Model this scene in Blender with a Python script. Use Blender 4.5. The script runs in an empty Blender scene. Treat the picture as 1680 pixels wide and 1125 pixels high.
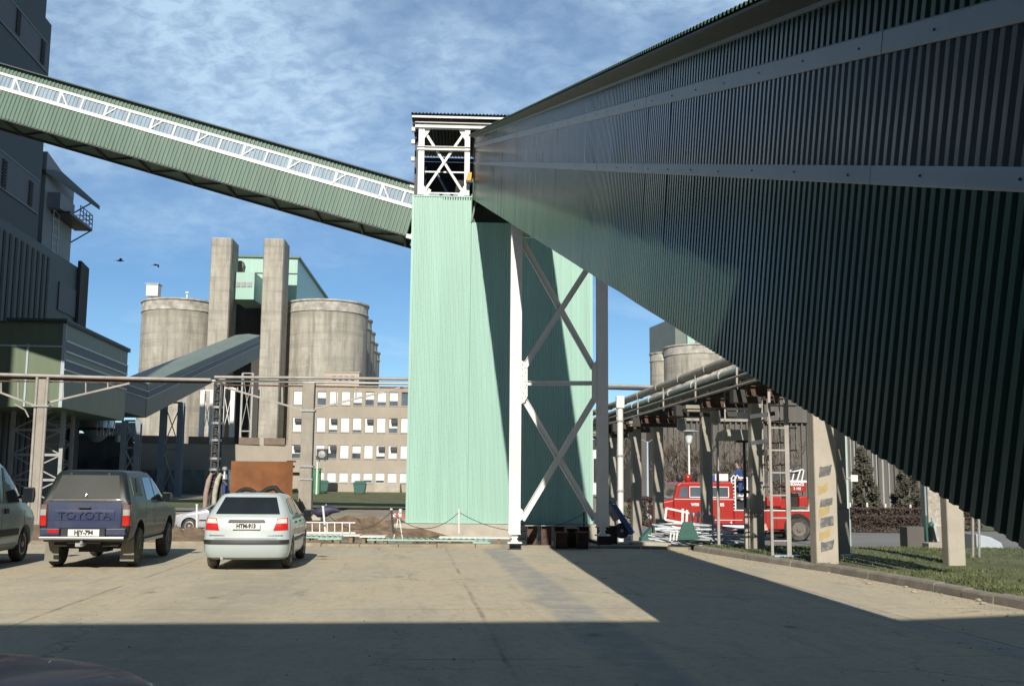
import bpy, bmesh, math, random
from mathutils import Vector, Matrix
V = Vector
R = math.radians
S = bpy.context.scene
COL = S.collection
random.seed(7)

# ------------------------------------------------------------------ camera
F_PX, CAM_H = 1750.0, 1.66
PITCH, ROLL = math.atan(230 / F_PX), 0.0085
CAM_R = Matrix.Rotation(R(90) + PITCH, 3, 'X') @ Matrix.Rotation(ROLL, 3, 'Z')
cam = bpy.data.cameras.new('camera')
cam.sensor_width = 36.0
cam.lens = 36.0 * F_PX / 1680.0
cam.clip_start, cam.clip_end = 0.05, 6000
cam_o = bpy.data.objects.new('camera', cam)
COL.objects.link(cam_o)
cam_o.matrix_world = Matrix.Translation((0, 0, CAM_H)) @ CAM_R.to_4x4()
S.camera = cam_o

# ------------------------------------------------------------------ sun and sky
SUN_V = V((-0.050, -1.6, 1.0)).normalized()          # towards the sun: behind the camera
SUN_EL = math.asin(SUN_V.z)
sun = bpy.data.lights.new('sun', 'SUN')
sun.energy, sun.angle, sun.color = 5.0, R(0.5), (1.0, 0.93, 0.82)
sun_o = bpy.data.objects.new('sun', sun)
COL.objects.link(sun_o)
sun_o.rotation_euler = SUN_V.to_track_quat('Z', 'Y').to_euler()

S.view_settings.view_transform = 'Standard'
S.view_settings.look = 'None'
S.view_settings.exposure = 0.02
S.view_settings.gamma = 1.0

class NT:
    """tiny node-tree helper"""
    def __init__(s, nt):
        s.t = nt; nt.nodes.clear()
    def n(s, typ, ins=None, **kw):
        nd = s.t.nodes.new(typ)
        for k, v in kw.items():
            setattr(nd, k, v)
        for k, v in (ins or {}).items():
            s.put(nd.inputs[k], v)
        return nd
    def put(s, sock, v):
        if isinstance(v, bpy.types.NodeSocket):
            s.t.links.new(v, sock)
        elif isinstance(v, bpy.types.Node):
            s.t.links.new(v.outputs[0], sock)
        else:
            if sock.type == 'RGBA' and len(v) == 3:
                v = (*v, 1)
            sock.default_value = v
    def math(s, op, a, b=0.0, c=None):
        nd = s.n('ShaderNodeMath', operation=op)
        s.put(nd.inputs[0], a); s.put(nd.inputs[1], b)
        if c is not None: s.put(nd.inputs[2], c)
        return nd.outputs[0]
    def mix(s, f, a, b, blend='MIX'):
        nd = s.n('ShaderNodeMix', data_type='RGBA', blend_type=blend)
        s.put(nd.inputs[0], f); s.put(nd.inputs[6], a); s.put(nd.inputs[7], b)
        return nd.outputs[2]
    def ramp(s, f, lo, hi, interp='LINEAR'):
        nd = s.n('ShaderNodeMapRange', {0: f, 1: lo, 2: hi}, clamp=True)
        return nd.outputs[0]
    def noise(s, vec, scale, detail=3, rough=.55, dist=0.0):
        return s.n('ShaderNodeTexNoise', {'Vector': vec, 'Scale': scale, 'Detail': detail, 'Roughness': rough, 'Distortion': dist}).outputs[0]
    def mapping(s, vec, scale=(1, 1, 1), rot=(0, 0, 0), loc=(0, 0, 0)):
        return s.n('ShaderNodeMapping', {'Vector': vec, 'Scale': scale, 'Rotation': rot, 'Location': loc}).outputs[0]

W = bpy.data.worlds.new('World')
S.world = W
W.use_nodes = True
w = NT(W.node_tree)
sky = w.n('ShaderNodeTexSky', sky_type='NISHITA', sun_disc=False, sun_elevation=SUN_EL,
          sun_rotation=math.atan2(SUN_V.x, SUN_V.y), altitude=1200, air_density=1.0, dust_density=0.05, ozone_density=3.0)
gen = w.n('ShaderNodeTexCoord').outputs['Generated']
sep = w.n('ShaderNodeSeparateXYZ', {0: gen})
zc = w.math('MAXIMUM', sep.outputs[2], 0.02)
zc2 = w.math('ADD', zc, 0.30)
pl = w.n('ShaderNodeCombineXYZ', {0: w.math('DIVIDE', sep.outputs[0], zc2), 1: w.math('DIVIDE', sep.outputs[1], zc2), 2: 0.0}).outputs[0]
fine = w.noise(w.mapping(pl, (1.0, 1.15, 1), (0, 0, .5)), 27.0, 5, .62, .3)
big = w.noise(w.mapping(pl, (1, 1, 1), (0, 0, .3), (3.1, 1.7, 0)), 2.4, 4, .55, .2)
streak = w.noise(w.mapping(pl, (.8, 1.7, 1), (0, 0, .9), (0, 4.2, 0)), 3.2, 5, .62, .4)
body = w.ramp(big, .34, .58)
puff = w.math('MULTIPLY', w.ramp(fine, .38, .60), body)
veil = w.math('MULTIPLY', w.ramp(streak, .40, .70), .55)
elev_mask = w.math('MULTIPLY', w.ramp(w.math('ADD', sep.outputs[2], w.math('MULTIPLY', w.math('SUBTRACT', big, .5), .12)), .18, .30), w.ramp(sep.outputs[1], -.1, .25))
cl = w.math('MULTIPLY', w.math('MAXIMUM', w.math('ADD', w.math('MULTIPLY', puff, .32), w.math('ADD', w.math('MULTIPLY', body, .36), .12)), w.math('MULTIPLY', veil, .8)), elev_mask)
low = w.math('MULTIPLY', w.math('MULTIPLY', w.ramp(streak, .52, .72), .28), w.ramp(sep.outputs[2], .03, .12))
cl = w.math('MINIMUM', w.math('MAXIMUM', cl, low), .85)
tint = w.mix(1.0, sky.outputs[0], (.86, 1.08, 1.20), 'MULTIPLY')
skyc = w.mix(cl, tint, (7.0, 9.4, 11.6))
deep = w.math('MULTIPLY', w.math('SUBTRACT', 1.0, w.math('MULTIPLY', w.ramp(sep.outputs[2], .42, .85), .5)), w.math('SUBTRACT', 1.0, w.math('MULTIPLY', w.ramp(w.math('MULTIPLY', sep.outputs[1], -1.0), -.15, .35), .45)))
skyc = w.mix(1.0, skyc, w.n('ShaderNodeCombineColor', {0: deep, 1: deep, 2: deep}).outputs[0], 'MULTIPLY')
bg = w.n('ShaderNodeBackground', {'Color': skyc, 'Strength': 0.086})
w.n('ShaderNodeOutputWorld', {'Surface': bg})

# ------------------------------------------------------------------ coordinates
TH = math.atan(0.0926)                                # the site grid is turned a few degrees
TT = R(2.8)
def at(px, py, d):
    """world point seen at photo pixel (px, py) that stands d metres down the view axis"""
    r = CAM_R @ V(((px - 840) / F_PX, (562.5 - py) / F_PX, -1))
    return V((0, 0, CAM_H)) + r * (d / r.y)
def on(px, py, z=0.0):
    r = CAM_R @ V(((px - 840) / F_PX, (562.5 - py) / F_PX, -1))
    return V((0, 0, CAM_H)) + r * ((z - CAM_H) / r.z)
def sm(a, b, x):
    t = min(1, max(0, (x - a) / (b - a))); return t * t * (3 - 2 * t)
def lerp(a, b, t): return a + (b - a) * t
def pw(x, pts):
    if x <= pts[0][0]: return pts[0][1]
    for (x0, y0), (x1, y1) in zip(pts, pts[1:]):
        if x <= x1: return lerp(y0, y1, (x - x0) / (x1 - x0))
    return pts[-1][1]
ZL = [(29, -.02), (42, -.50), (48, -.55), (51, -.42), (55, .1), (90, .35), (125, .55), (200, .6), (1500, .5)]
ZR = [(24, .02), (29, -.06), (40, -.62), (48, -.76), (62, -.76), (95, -.2), (150, .2), (1500, .4)]
def zg(x, y):
    if y < 14: return -.02
    k = sm(2.5, 5.0, x)
    return lerp(pw(y, ZL), pw(y, ZR), k)

# ------------------------------------------------------------------ mesh helpers
class MB:
    def __init__(s): s.v = []; s.f = []; s.m = []; s.mi = 0
    def add(s, vs, fs):
        o = len(s.v); s.v += [V(p) for p in vs]
        for f in fs: s.f.append([i + o for i in f]); s.m.append(s.mi)
        return s
    def box(s, a, b):
        x0, y0, z0 = a; x1, y1, z1 = b
        return s.add([(x0, y0, z0), (x1, y0, z0), (x1, y1, z0), (x0, y1, z0), (x0, y0, z1), (x1, y0, z1), (x1, y1, z1), (x0, y1, z1)],
                     [(0, 3, 2, 1), (4, 5, 6, 7), (0, 1, 5, 4), (1, 2, 6, 5), (2, 3, 7, 6), (3, 0, 4, 7)])
    def cbox(s, c, sx, sy, sz, rz=0):
        M = Matrix.Rotation(rz, 3, 'Z'); c = V(c)
        vs = [c + M @ V((i * sx / 2, j * sy / 2, k * sz / 2)) for k in (-1, 1) for i, j in ((-1, -1), (1, -1), (1, 1), (-1, 1))]
        return s.add(vs, [(0, 3, 2, 1), (4, 5, 6, 7), (0, 1, 5, 4), (1, 2, 6, 5), (2, 3, 7, 6), (3, 0, 4, 7)])
    def bar(s, p, q, w, h, up=(0, 0, 1)):
        p, q = V(p), V(q); d = (q - p).normalized(); up = V(up)
        if abs(d.dot(up)) > .98: up = V((0, 1, 0))
        a = d.cross(up).normalized(); b = a.cross(d)
        vs = [c + a * (i * w / 2) + b * (j * h / 2) for c in (p, q) for i, j in ((-1, -1), (1, -1), (1, 1), (-1, 1))]
        return s.add(vs, [(0, 1, 2, 3), (7, 6, 5, 4), (4, 5, 1, 0), (5, 6, 2, 1), (6, 7, 3, 2), (7, 4, 0, 3)])
    def hbeam(s, p, q, w, h, t=.02, up=(0, 0, 1)):
        p, q = V(p), V(q); d = (q - p).normalized(); up = V(up)
        if abs(d.dot(up)) > .98: up = V((0, 1, 0))
        a = d.cross(up).normalized(); b = a.cross(d)
        s.bar(p + b * (h / 2 - t / 2), q + b * (h / 2 - t / 2), w, t, up)
        s.bar(p - b * (h / 2 - t / 2), q - b * (h / 2 - t / 2), w, t, up)
        return s.bar(p, q, t, h - 2 * t, up)
    def tube(s, pts, r, n=8, caps=True):
        pts = [V(p) for p in pts]; rs = r if isinstance(r, (list, tuple)) else [r] * len(pts)
        vs = []; fs = []; prev = None
        for i, p in enumerate(pts):
            d = (pts[min(i + 1, len(pts) - 1)] - pts[max(i - 1, 0)]).normalized()
            u = V((0, 0, 1)) if abs(d.z) < .95 else V((1, 0, 0))
            if prev is not None:
                a = prev - d * prev.dot(d); a = a.normalized() if a.length > 1e-4 else d.cross(u).normalized()
            else: a = d.cross(u).normalized()
            prev = a; b = d.cross(a)
            for k in range(n):
                t = 2 * math.pi * k / n
                vs.append(p + (a * math.cos(t) + b * math.sin(t)) * rs[i])
        for i in range(len(pts) - 1):
            for k in range(n):
                fs.append((i * n + k, i * n + (k + 1) % n, (i + 1) * n + (k + 1) % n, (i + 1) * n + k))
        if caps:
            fs.append(tuple(range(n - 1, -1, -1))); fs.append(tuple((len(pts) - 1) * n + k for k in range(n)))
        return s.add(vs, fs)
    def lathe(s, prof, c=(0, 0, 0), n=32, axis='Z'):
        vs = []; fs = []; c = V(c)
        for r, h in prof:
            for k in range(n):
                t = 2 * math.pi * k / n
                p = (r * math.cos(t), r * math.sin(t), h)
                if axis == 'X': p = (h, r * math.cos(t), r * math.sin(t))
                if axis == 'Y': p = (r * math.sin(t), h, r * math.cos(t))
                vs.append(c + V(p))
        for i in range(len(prof) - 1):
            for k in range(n):
                fs.append((i * n + k, i * n + (k + 1) % n, (i + 1) * n + (k + 1) % n, (i + 1) * n + k))
        fs.append(tuple(range(n - 1, -1, -1))); fs.append(tuple((len(prof) - 1) * n + k for k in range(n)))
        return s.add(vs, fs)
    def prism(s, poly, off):
        poly = [V(p) for p in poly]; off = V(off); n = len(poly)
        return s.add(poly + [p + off for p in poly],
                     [tuple(range(n - 1, -1, -1)), tuple(range(n, 2 * n))] + [(i, (i + 1) % n, n + (i + 1) % n, n + i) for i in range(n)])
    def quad(s, a, b, c, d): return s.add([a, b, c, d], [(0, 1, 2, 3)])
    def corr(s, o, u, v, n, length, pitch, depth, duty=.58, flank=.16, top=None, thick=0, jit=0.0, sheet=11):
        """ribbed sheet: starts at o, runs along unit u, stands along v, ribs bulge towards unit n"""
        o, u, v, n = V(o), V(u), V(v), V(n)
        xs = []; k = 0; x = 0.0
        while x < length - 1e-6:
            fl = flank * pitch; tp = duty * pitch - fl
            for dx, h in ((0, 0), (fl, 1), (fl + tp, 1), (2 * fl + tp, 0)):
                if x + dx <= length: xs.append((x + dx, h))
            x += pitch
        xs.append((length, 0))
        vs = []; rj = random.Random(int(length * 100)); ph = {}
        for x, h in xs:
            k = int(x / (pitch * sheet)); f = x / (pitch * sheet) - k
            if k not in ph: ph[k] = (rj.uniform(-1, 1), rj.uniform(-1, 1), rj.uniform(-1, 1))
            j0 = jit * (ph[k][0] * (f - .5) * 2 + .35 * math.sin(x * 2.7)); j1 = jit * (ph[k][1] * (f - .5) * 2 + .35 * math.sin(x * 1.9 + 1))
            b = o + u * x + n * (h * depth + j0); c = o + u * x + n * (h * depth + j1)
            vv = v if top is None else v * top(x)
            vs += [b, c + vv]
        fs = [(2 * i, 2 * i + 2, 2 * i + 3, 2 * i + 1) for i in range(len(xs) - 1)]
        return s.add(vs, fs)
    def build(s, name, mats, parent=None, local=False, smooth=None, bevel=0, seg=2):
        me = bpy.data.meshes.new(name)
        if parent is not None and not local:
            M = wm(parent).inverted(); vs = [M @ p for p in s.v]
        else: vs = s.v
        me.from_pydata([tuple(p) for p in vs], [], s.f)
        for m in (mats if isinstance(mats, (list, tuple)) else [mats]): me.materials.append(m)
        if any(s.m): me.polygons.foreach_set('material_index', s.m)
        bm = bmesh.new(); bm.from_mesh(me); bmesh.ops.recalc_face_normals(bm, faces=bm.faces) if name not in OPEN else None
        bm.to_mesh(me); bm.free()
        if smooth is not None:
            me.polygons.foreach_set('use_smooth', [True] * len(me.polygons))
            me.set_sharp_from_angle(angle=R(smooth))
        me.update()
        o = bpy.data.objects.new(name, me); COL.objects.link(o)
        if parent is not None: o.parent = parent
        if bevel:
            b = o.modifiers.new('bevel', 'BEVEL'); b.width = bevel; b.segments = seg; b.limit_method = 'ANGLE'; b.angle_limit = R(40)
        return o
OPEN = set()
def wm(o):
    M = Matrix.Identity(4)
    while o is not None:
        M = o.matrix_basis @ M; o = o.parent
    return M
def tag(o, label=None, cat=None, group=None, kind=None):
    if label: o['label'] = label
    if cat: o['category'] = cat
    if group: o['group'] = group
    if kind: o['kind'] = kind
    return o
def thing(name, label, cat, loc=(0, 0, 0), rz=0, group=None):
    o = bpy.data.objects.new(name, None); COL.objects.link(o)
    o.location = loc; o.rotation_euler = (0, 0, rz); o.empty_display_size = .3
    return tag(o, label, cat, group)
def copy_tree(o, parent=None, label=None, loc=None, rz=None):
    c = o.copy(); COL.objects.link(c); c.parent = parent
    if label: c['label'] = label
    if loc is not None: c.location = loc
    if rz is not None: c.rotation_euler = (0, 0, rz)
    for ch in [q for q in o.children]: copy_tree(ch, c)
    return c
def text_mesh(name, body, size, mat, parent, M, depth=.004, bold=0.0, sx=1.0):
    cu = bpy.data.curves.new(name, 'FONT'); cu.body = body; cu.size = size; cu.extrude = depth
    cu.align_x = 'CENTER'; cu.align_y = 'CENTER'; cu.offset = bold; cu.resolution_u = 3
    t = bpy.data.objects.new(name, cu); COL.objects.link(t)
    dg = bpy.context.evaluated_depsgraph_get()
    me = bpy.data.meshes.new_from_object(t.evaluated_get(dg))
    bpy.data.objects.remove(t); bpy.data.curves.remove(cu)
    me.transform(M @ Matrix.Diagonal((sx, 1, 1, 1))); me.materials.clear(); me.materials.append(mat); me.name = name
    o = bpy.data.objects.new(name, me); COL.objects.link(o); o.parent = parent
    return o

# ------------------------------------------------------------------ materials
def mat(name, col, rough=.6, metal=0.0, var=.12, vs=2.5, bump=0.0, bs=30.0, coat=0.0, spec=.5, col2=None, stretch=(1, 1, 1), dirt=None, dirt_amt=.4, dirt_scale=1.2, dirt_stretch=(1, 1, 1), trans=0.0, bands=0.0):
    m = bpy.data.materials.new(name); m.use_nodes = True
    t = NT(m.node_tree)
    oc = t.n('ShaderNodeTexCoord').outputs['Object']
    nz = t.noise(t.mapping(oc, stretch), vs, 4, .6)
    dark = tuple(c * (1 - var) for c in col); lite = tuple(min(1, c * (1 + var)) for c in (col2 or col))
    base = t.mix(t.ramp(nz, .3, .7), dark, lite)
    if dirt:
        dn = t.noise(t.mapping(oc, dirt_stretch, loc=(3, 5, 1)), dirt_scale, 5, .65)
        base = t.mix(t.math('MULTIPLY', t.ramp(dn, .48, .75), dirt_amt), base, dirt)
    if bands:
        bz = t.noise(t.mapping(oc, (.05, .05, 1.0)), 1.1, 4, .75)
        base = t.mix(t.math('MULTIPLY', t.ramp(bz, .50, .64), bands), base, tuple(c * .55 for c in col))
        bz2 = t.noise(t.mapping(oc, (1, 1, .9), loc=(9, 2, 4)), .5, 6, .7)
        base = t.mix(t.math('MULTIPLY', t.ramp(bz2, .55, .70), bands), base, tuple(min(1, c * 1.35) for c in col))
    p = t.n('ShaderNodeBsdfPrincipled', {'Base Color': base, 'Roughness': rough, 'Metallic': metal, 'Coat Weight': coat, 'Coat Roughness': .05, 'Specular IOR Level': spec, 'Transmission Weight': trans})
    if bump:
        bn = t.noise(oc, bs, 4, .6)
        b = t.n('ShaderNodeBump', {'Height': bn, 'Strength': bump, 'Distance': .02})
        t.put(p.inputs['Normal'], b.outputs[0])
    t.n('ShaderNodeOutputMaterial', {'Surface': p})
    return m

M_MINT = mat('mint_cladding', (.375, .585, .50), .38, var=.06, vs=.5, stretch=(6, 6, .25), dirt=(.30, .42, .36), dirt_amt=.25, dirt_scale=.8, dirt_stretch=(3, 3, .3))
M_GREEN = mat('shaded_green_cladding', (.052, .098, .070), .24, var=.10, vs=.35, stretch=(5, 5, .4), dirt=(.095, .10, .085), dirt_amt=.5, dirt_scale=.9, dirt_stretch=(3, 3, .6))  # same green as the far gallery, darkened to carry the shade
M_POLYD = mat('shaded_translucent_sheet', (.17, .19, .205), .2, var=.14, vs=.6, stretch=(5, 5, .4), dirt=(.15, .14, .125), dirt_amt=.5, dirt_scale=.5)  # darker copy of the translucent sheet; shade is put into its colour
M_HOUSE = mat('olive_green_cladding', (.14, .185, .115), .5, var=.10, vs=.8, stretch=(4, 4, .3))
M_GREEN_L = mat('green_cladding_matt', (.125, .205, .16), .45, var=.12, vs=.8, stretch=(4, 4, .3), dirt=(.13, .19, .15), dirt_amt=.3, dirt_scale=.9)
M_POLY = mat('translucent_sheet', (.34, .43, .51), .22, var=.16, vs=1.2, stretch=(3, 3, .4))
M_STRIPD = mat('shaded_flashing', (.33, .385, .43), .4, var=.07, vs=1.5, dirt=(.20, .23, .25), dirt_amt=.4)  # near gallery flashing, toned down so its colour holds the shade
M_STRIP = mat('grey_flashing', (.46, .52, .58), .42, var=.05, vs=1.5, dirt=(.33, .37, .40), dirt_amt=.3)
M_WHITE = mat('white_paint', (.80, .80, .78), .45, var=.04, vs=2, dirt=(.55, .50, .42), dirt_amt=.25, dirt_scale=2.5)
M_STEELBLUE = mat('grey_blue_steel', (.27, .32, .37), .5, var=.1, vs=2)
M_DARKSTEEL = mat('dark_steel', (.055, .06, .065), .55, var=.3, vs=4)
M_GALV = mat('galvanised_steel', (.42, .44, .45), .42, .35, var=.2, vs=6)
M_RUST = mat('rusty_steel', (.075, .046, .037), .8, var=.35, vs=5, col2=(.115, .072, .055), bump=.3, bs=50)
M_RUSTBIN = mat('rust_brown_plate', (.215, .082, .026), .75, var=.3, vs=1.2, dirt=(.16, .07, .03), dirt_amt=.6, dirt_scale=1.6, dirt_stretch=(1.5, 1.5, .5), bump=.15, bs=25)
M_CONC = mat('weathered_concrete', (.36, .335, .285), .9, var=.16, vs=1.3, dirt=(.20, .19, .165), dirt_amt=.7, dirt_scale=.9, dirt_stretch=(1.6, 1.6, .35), bump=.5, bs=22)
M_CONC_L = mat('pale_concrete', (.47, .43, .36), .9, var=.12, vs=1.6, dirt=(.30, .28, .24), dirt_amt=.5, dirt_scale=1.1, dirt_stretch=(1.5, 1.5, .5), bump=.5, bs=25)
M_SILO = mat('silo_concrete', (.425, .40, .34), .92, var=.22, vs=.7, stretch=(1.6, 1.6, .35), dirt=(.17, .165, .145), dirt_amt=1.0, dirt_scale=.55, dirt_stretch=(1.7, 1.7, .13), bump=.5, bs=5, bands=.5)
M_SILOTOP = mat('pale_crust', (.48, .46, .41), .95, var=.3, vs=1.0, dirt=(.22, .21, .19), dirt_amt=.9, dirt_scale=.7)
M_STUCCO = mat('beige_render', (.41, .365, .30), .92, var=.08, vs=.5, dirt=(.33, .29, .23), dirt_amt=.5, dirt_scale=.5, dirt_stretch=(1, 1, .4), bump=.2, bs=8)
M_DARKBLD = mat('dark_blue_grey_cladding', (.050, .064, .068), .65, var=.10, vs=.25, stretch=(1, 1, .3))
M_DARKBLD2 = mat('dark_green_grey_cladding', (.06, .082, .08), .6, var=.10, vs=.25)
M_DARKCONC = mat('dark_concrete', (.072, .070, .067), .9, var=.25, vs=.3, stretch=(2, 2, .15), dirt=(.06, .06, .06), dirt_amt=.6, dirt_scale=.5, dirt_stretch=(2, 2, .1))  # dark base tone with vertical streaks
M_HALL = mat('grey_brown_panels', (.135, .128, .118), .9, var=.2, vs=.4, stretch=(2, 2, .3), dirt=(.09, .08, .075), dirt_amt=.6, dirt_scale=.5, dirt_stretch=(2, 2, .2))
M_GLASS = mat('dark_glass', (.018, .024, .028), .04, var=.3, vs=1, spec=.8)
M_GLASSC = mat('window_glass', (.10, .13, .16), .08, var=.5, vs=.35, spec=.7)
M_BLIND = mat('white_blind', (.83, .83, .82), .6, var=.03, vs=.4)
M_BLIND2 = mat('pale_blue_blind', (.62, .68, .75), .5, var=.05, vs=.4)
M_BLACK = mat('black_rubber', (.018, .018, .019), .75, var=.3, vs=8, bump=.2, bs=60)
M_TYRE = mat('dusty_tyre', (.055, .052, .047), .85, var=.3, vs=6, dirt=(.20, .175, .14), dirt_amt=.75, dirt_scale=3)
M_PLASTIC = mat('dark_plastic', (.03, .032, .034), .5, var=.15, vs=6)
M_SILVER = mat('silver_green_paint', (.46, .53, .54), .32, .0, var=.03, vs=1.5, coat=.6, dirt=(.45, .42, .35), dirt_amt=.35, dirt_scale=2.2)
M_BLUE = mat('dark_blue_paint', (.026, .040, .105), .42, var=.06, vs=2, coat=.5, dirt=(.12, .11, .10), dirt_amt=.45, dirt_scale=2)
M_PICKSIDE = mat('dusty_dark_paint', (.014, .020, .021), .45, var=.12, vs=2, coat=.15, dirt=(.04, .04, .034), dirt_amt=.45, dirt_scale=1.5)
M_CANOPY = mat('dusty_grey_window', (.038, .044, .039), .5, var=.1, vs=2, dirt=(.062, .063, .053), dirt_amt=.5, dirt_scale=2)
M_VAN = mat('grey_green_paint', (.40, .53, .53), .35, var=.05, vs=1.5, coat=.5, dirt=(.2, .2, .17), dirt_amt=.3)
M_SILV2 = mat('pale_silver_paint', (.55, .57, .62), .3, .2, var=.04, vs=1.5, coat=.7)
M_REDCAR = mat('dark_red_paint', (.085, .010, .014), .5, var=.1, vs=1.5, coat=.12, spec=.3)
M_RED = mat('fire_red_paint', (.40, .022, .015), .4, var=.12, vs=1.5, coat=.3, dirt=(.26, .05, .035), dirt_amt=.3)
M_LAMP_R = mat('red_lens', (.55, .02, .015), .15, var=.1, vs=20, coat=.6)
M_LAMP_W = mat('clear_lens', (.70, .66, .60), .12, var=.15, vs=25, coat=.6)
M_LAMP_O = mat('orange_lens', (.85, .36, .02), .3, var=.08, vs=10)
M_PLATE = mat('number_plate_white', (.78, .79, .77), .35, var=.03, vs=10)
M_INK = mat('black_lettering', (.012, .012, .012), .5, var=0)
M_LETW = mat('white_lettering', (.8, .8, .8), .5, var=0)
M_CHROME = mat('brushed_chrome', (.62, .63, .66), .2, .9, var=.05, vs=5)
M_YELLOW = mat('faded_yellow_paint', (.46, .34, .14), .85, var=.15, vs=6, dirt=(.40, .36, .29), dirt_amt=.95, dirt_scale=9)
M_BLACKP = mat('faded_black_paint', (.13, .135, .14), .85, var=.3, vs=6, dirt=(.38, .35, .29), dirt_amt=1.0, dirt_scale=11)
M_BLUEP = mat('blue_paint', (.05, .13, .33), .5, var=.12, vs=4, dirt=(.25, .25, .27), dirt_amt=.3, dirt_scale=5)
M_TEAL = mat('dark_teal_paint', (.04, .125, .105), .5, var=.1, vs=3)
M_PIPE = mat('pale_pipe_jacket', (.40, .375, .345), .6, .1, var=.18, vs=1.5, dirt=(.22, .17, .14), dirt_amt=.5, dirt_scale=1.5)
M_PIPEW = mat('foil_wrapped_pipe', (.52, .53, .50), .38, .3, var=.12, vs=2, dirt=(.34, .27, .22), dirt_amt=.4)
M_EAVE = mat('grey_green_eave', (.10, .115, .10), .6, var=.15, vs=1.5)
M_SOIL = mat('brown_soil', (.17, .125, .085), .95, var=.35, vs=3, bump=.8, bs=12)
M_WOOD = mat('weathered_wood', (.26, .18, .11), .85, var=.25, vs=4, stretch=(1, 8, 8))
M_SKIN = mat('skin', (.45, .25, .17), .55, var=.05)
M_OVERALL = mat('blue_workwear', (.03, .07, .24), .85, var=.15, vs=6)
M_HAIR = mat('dark_hair', (.02, .015, .012), .6, var=.2)
M_BARK = mat('grey_brown_bark', (.15, .12, .095), .9, var=.25, vs=5)
M_TWIG = mat('pale_twig', (.165, .14, .118), .9, var=.25, vs=3)
M_CONIF = mat('conifer_needles', (.062, .066, .044), .85, var=.4, vs=1.6, col2=(.095, .092, .065))
M_HEDGE = mat('wintry_hedge_twigs', (.055, .036, .03), .9, var=.4, vs=3, col2=(.09, .06, .05))
M_LATT = mat('grey_and_half_lit_paint', (.40, .41, .40), .55, var=.12, vs=2, dirt=(.25, .24, .22), dirt_amt=.5)  # grey paint that also dulls pale trestles standing only partly in sun
M_GRASSB = mat('grass_blade', (.065, .115, .03), .8, var=.35, vs=1.2, col2=(.14, .15, .065))
M_INT = mat('dark_interior', (.035, .036, .038), .8, var=.3, vs=1)
M_TANK = mat('shiny_tank_steel', (.55, .56, .57), .25, .7, var=.1, vs=2)
M_PALEBLUE = mat('pale_blue_tank', (.46, .56, .68), .4, var=.05)
M_TRIMR = mat('red_white_tape', (.62, .10, .07), .6, var=.1)

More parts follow.
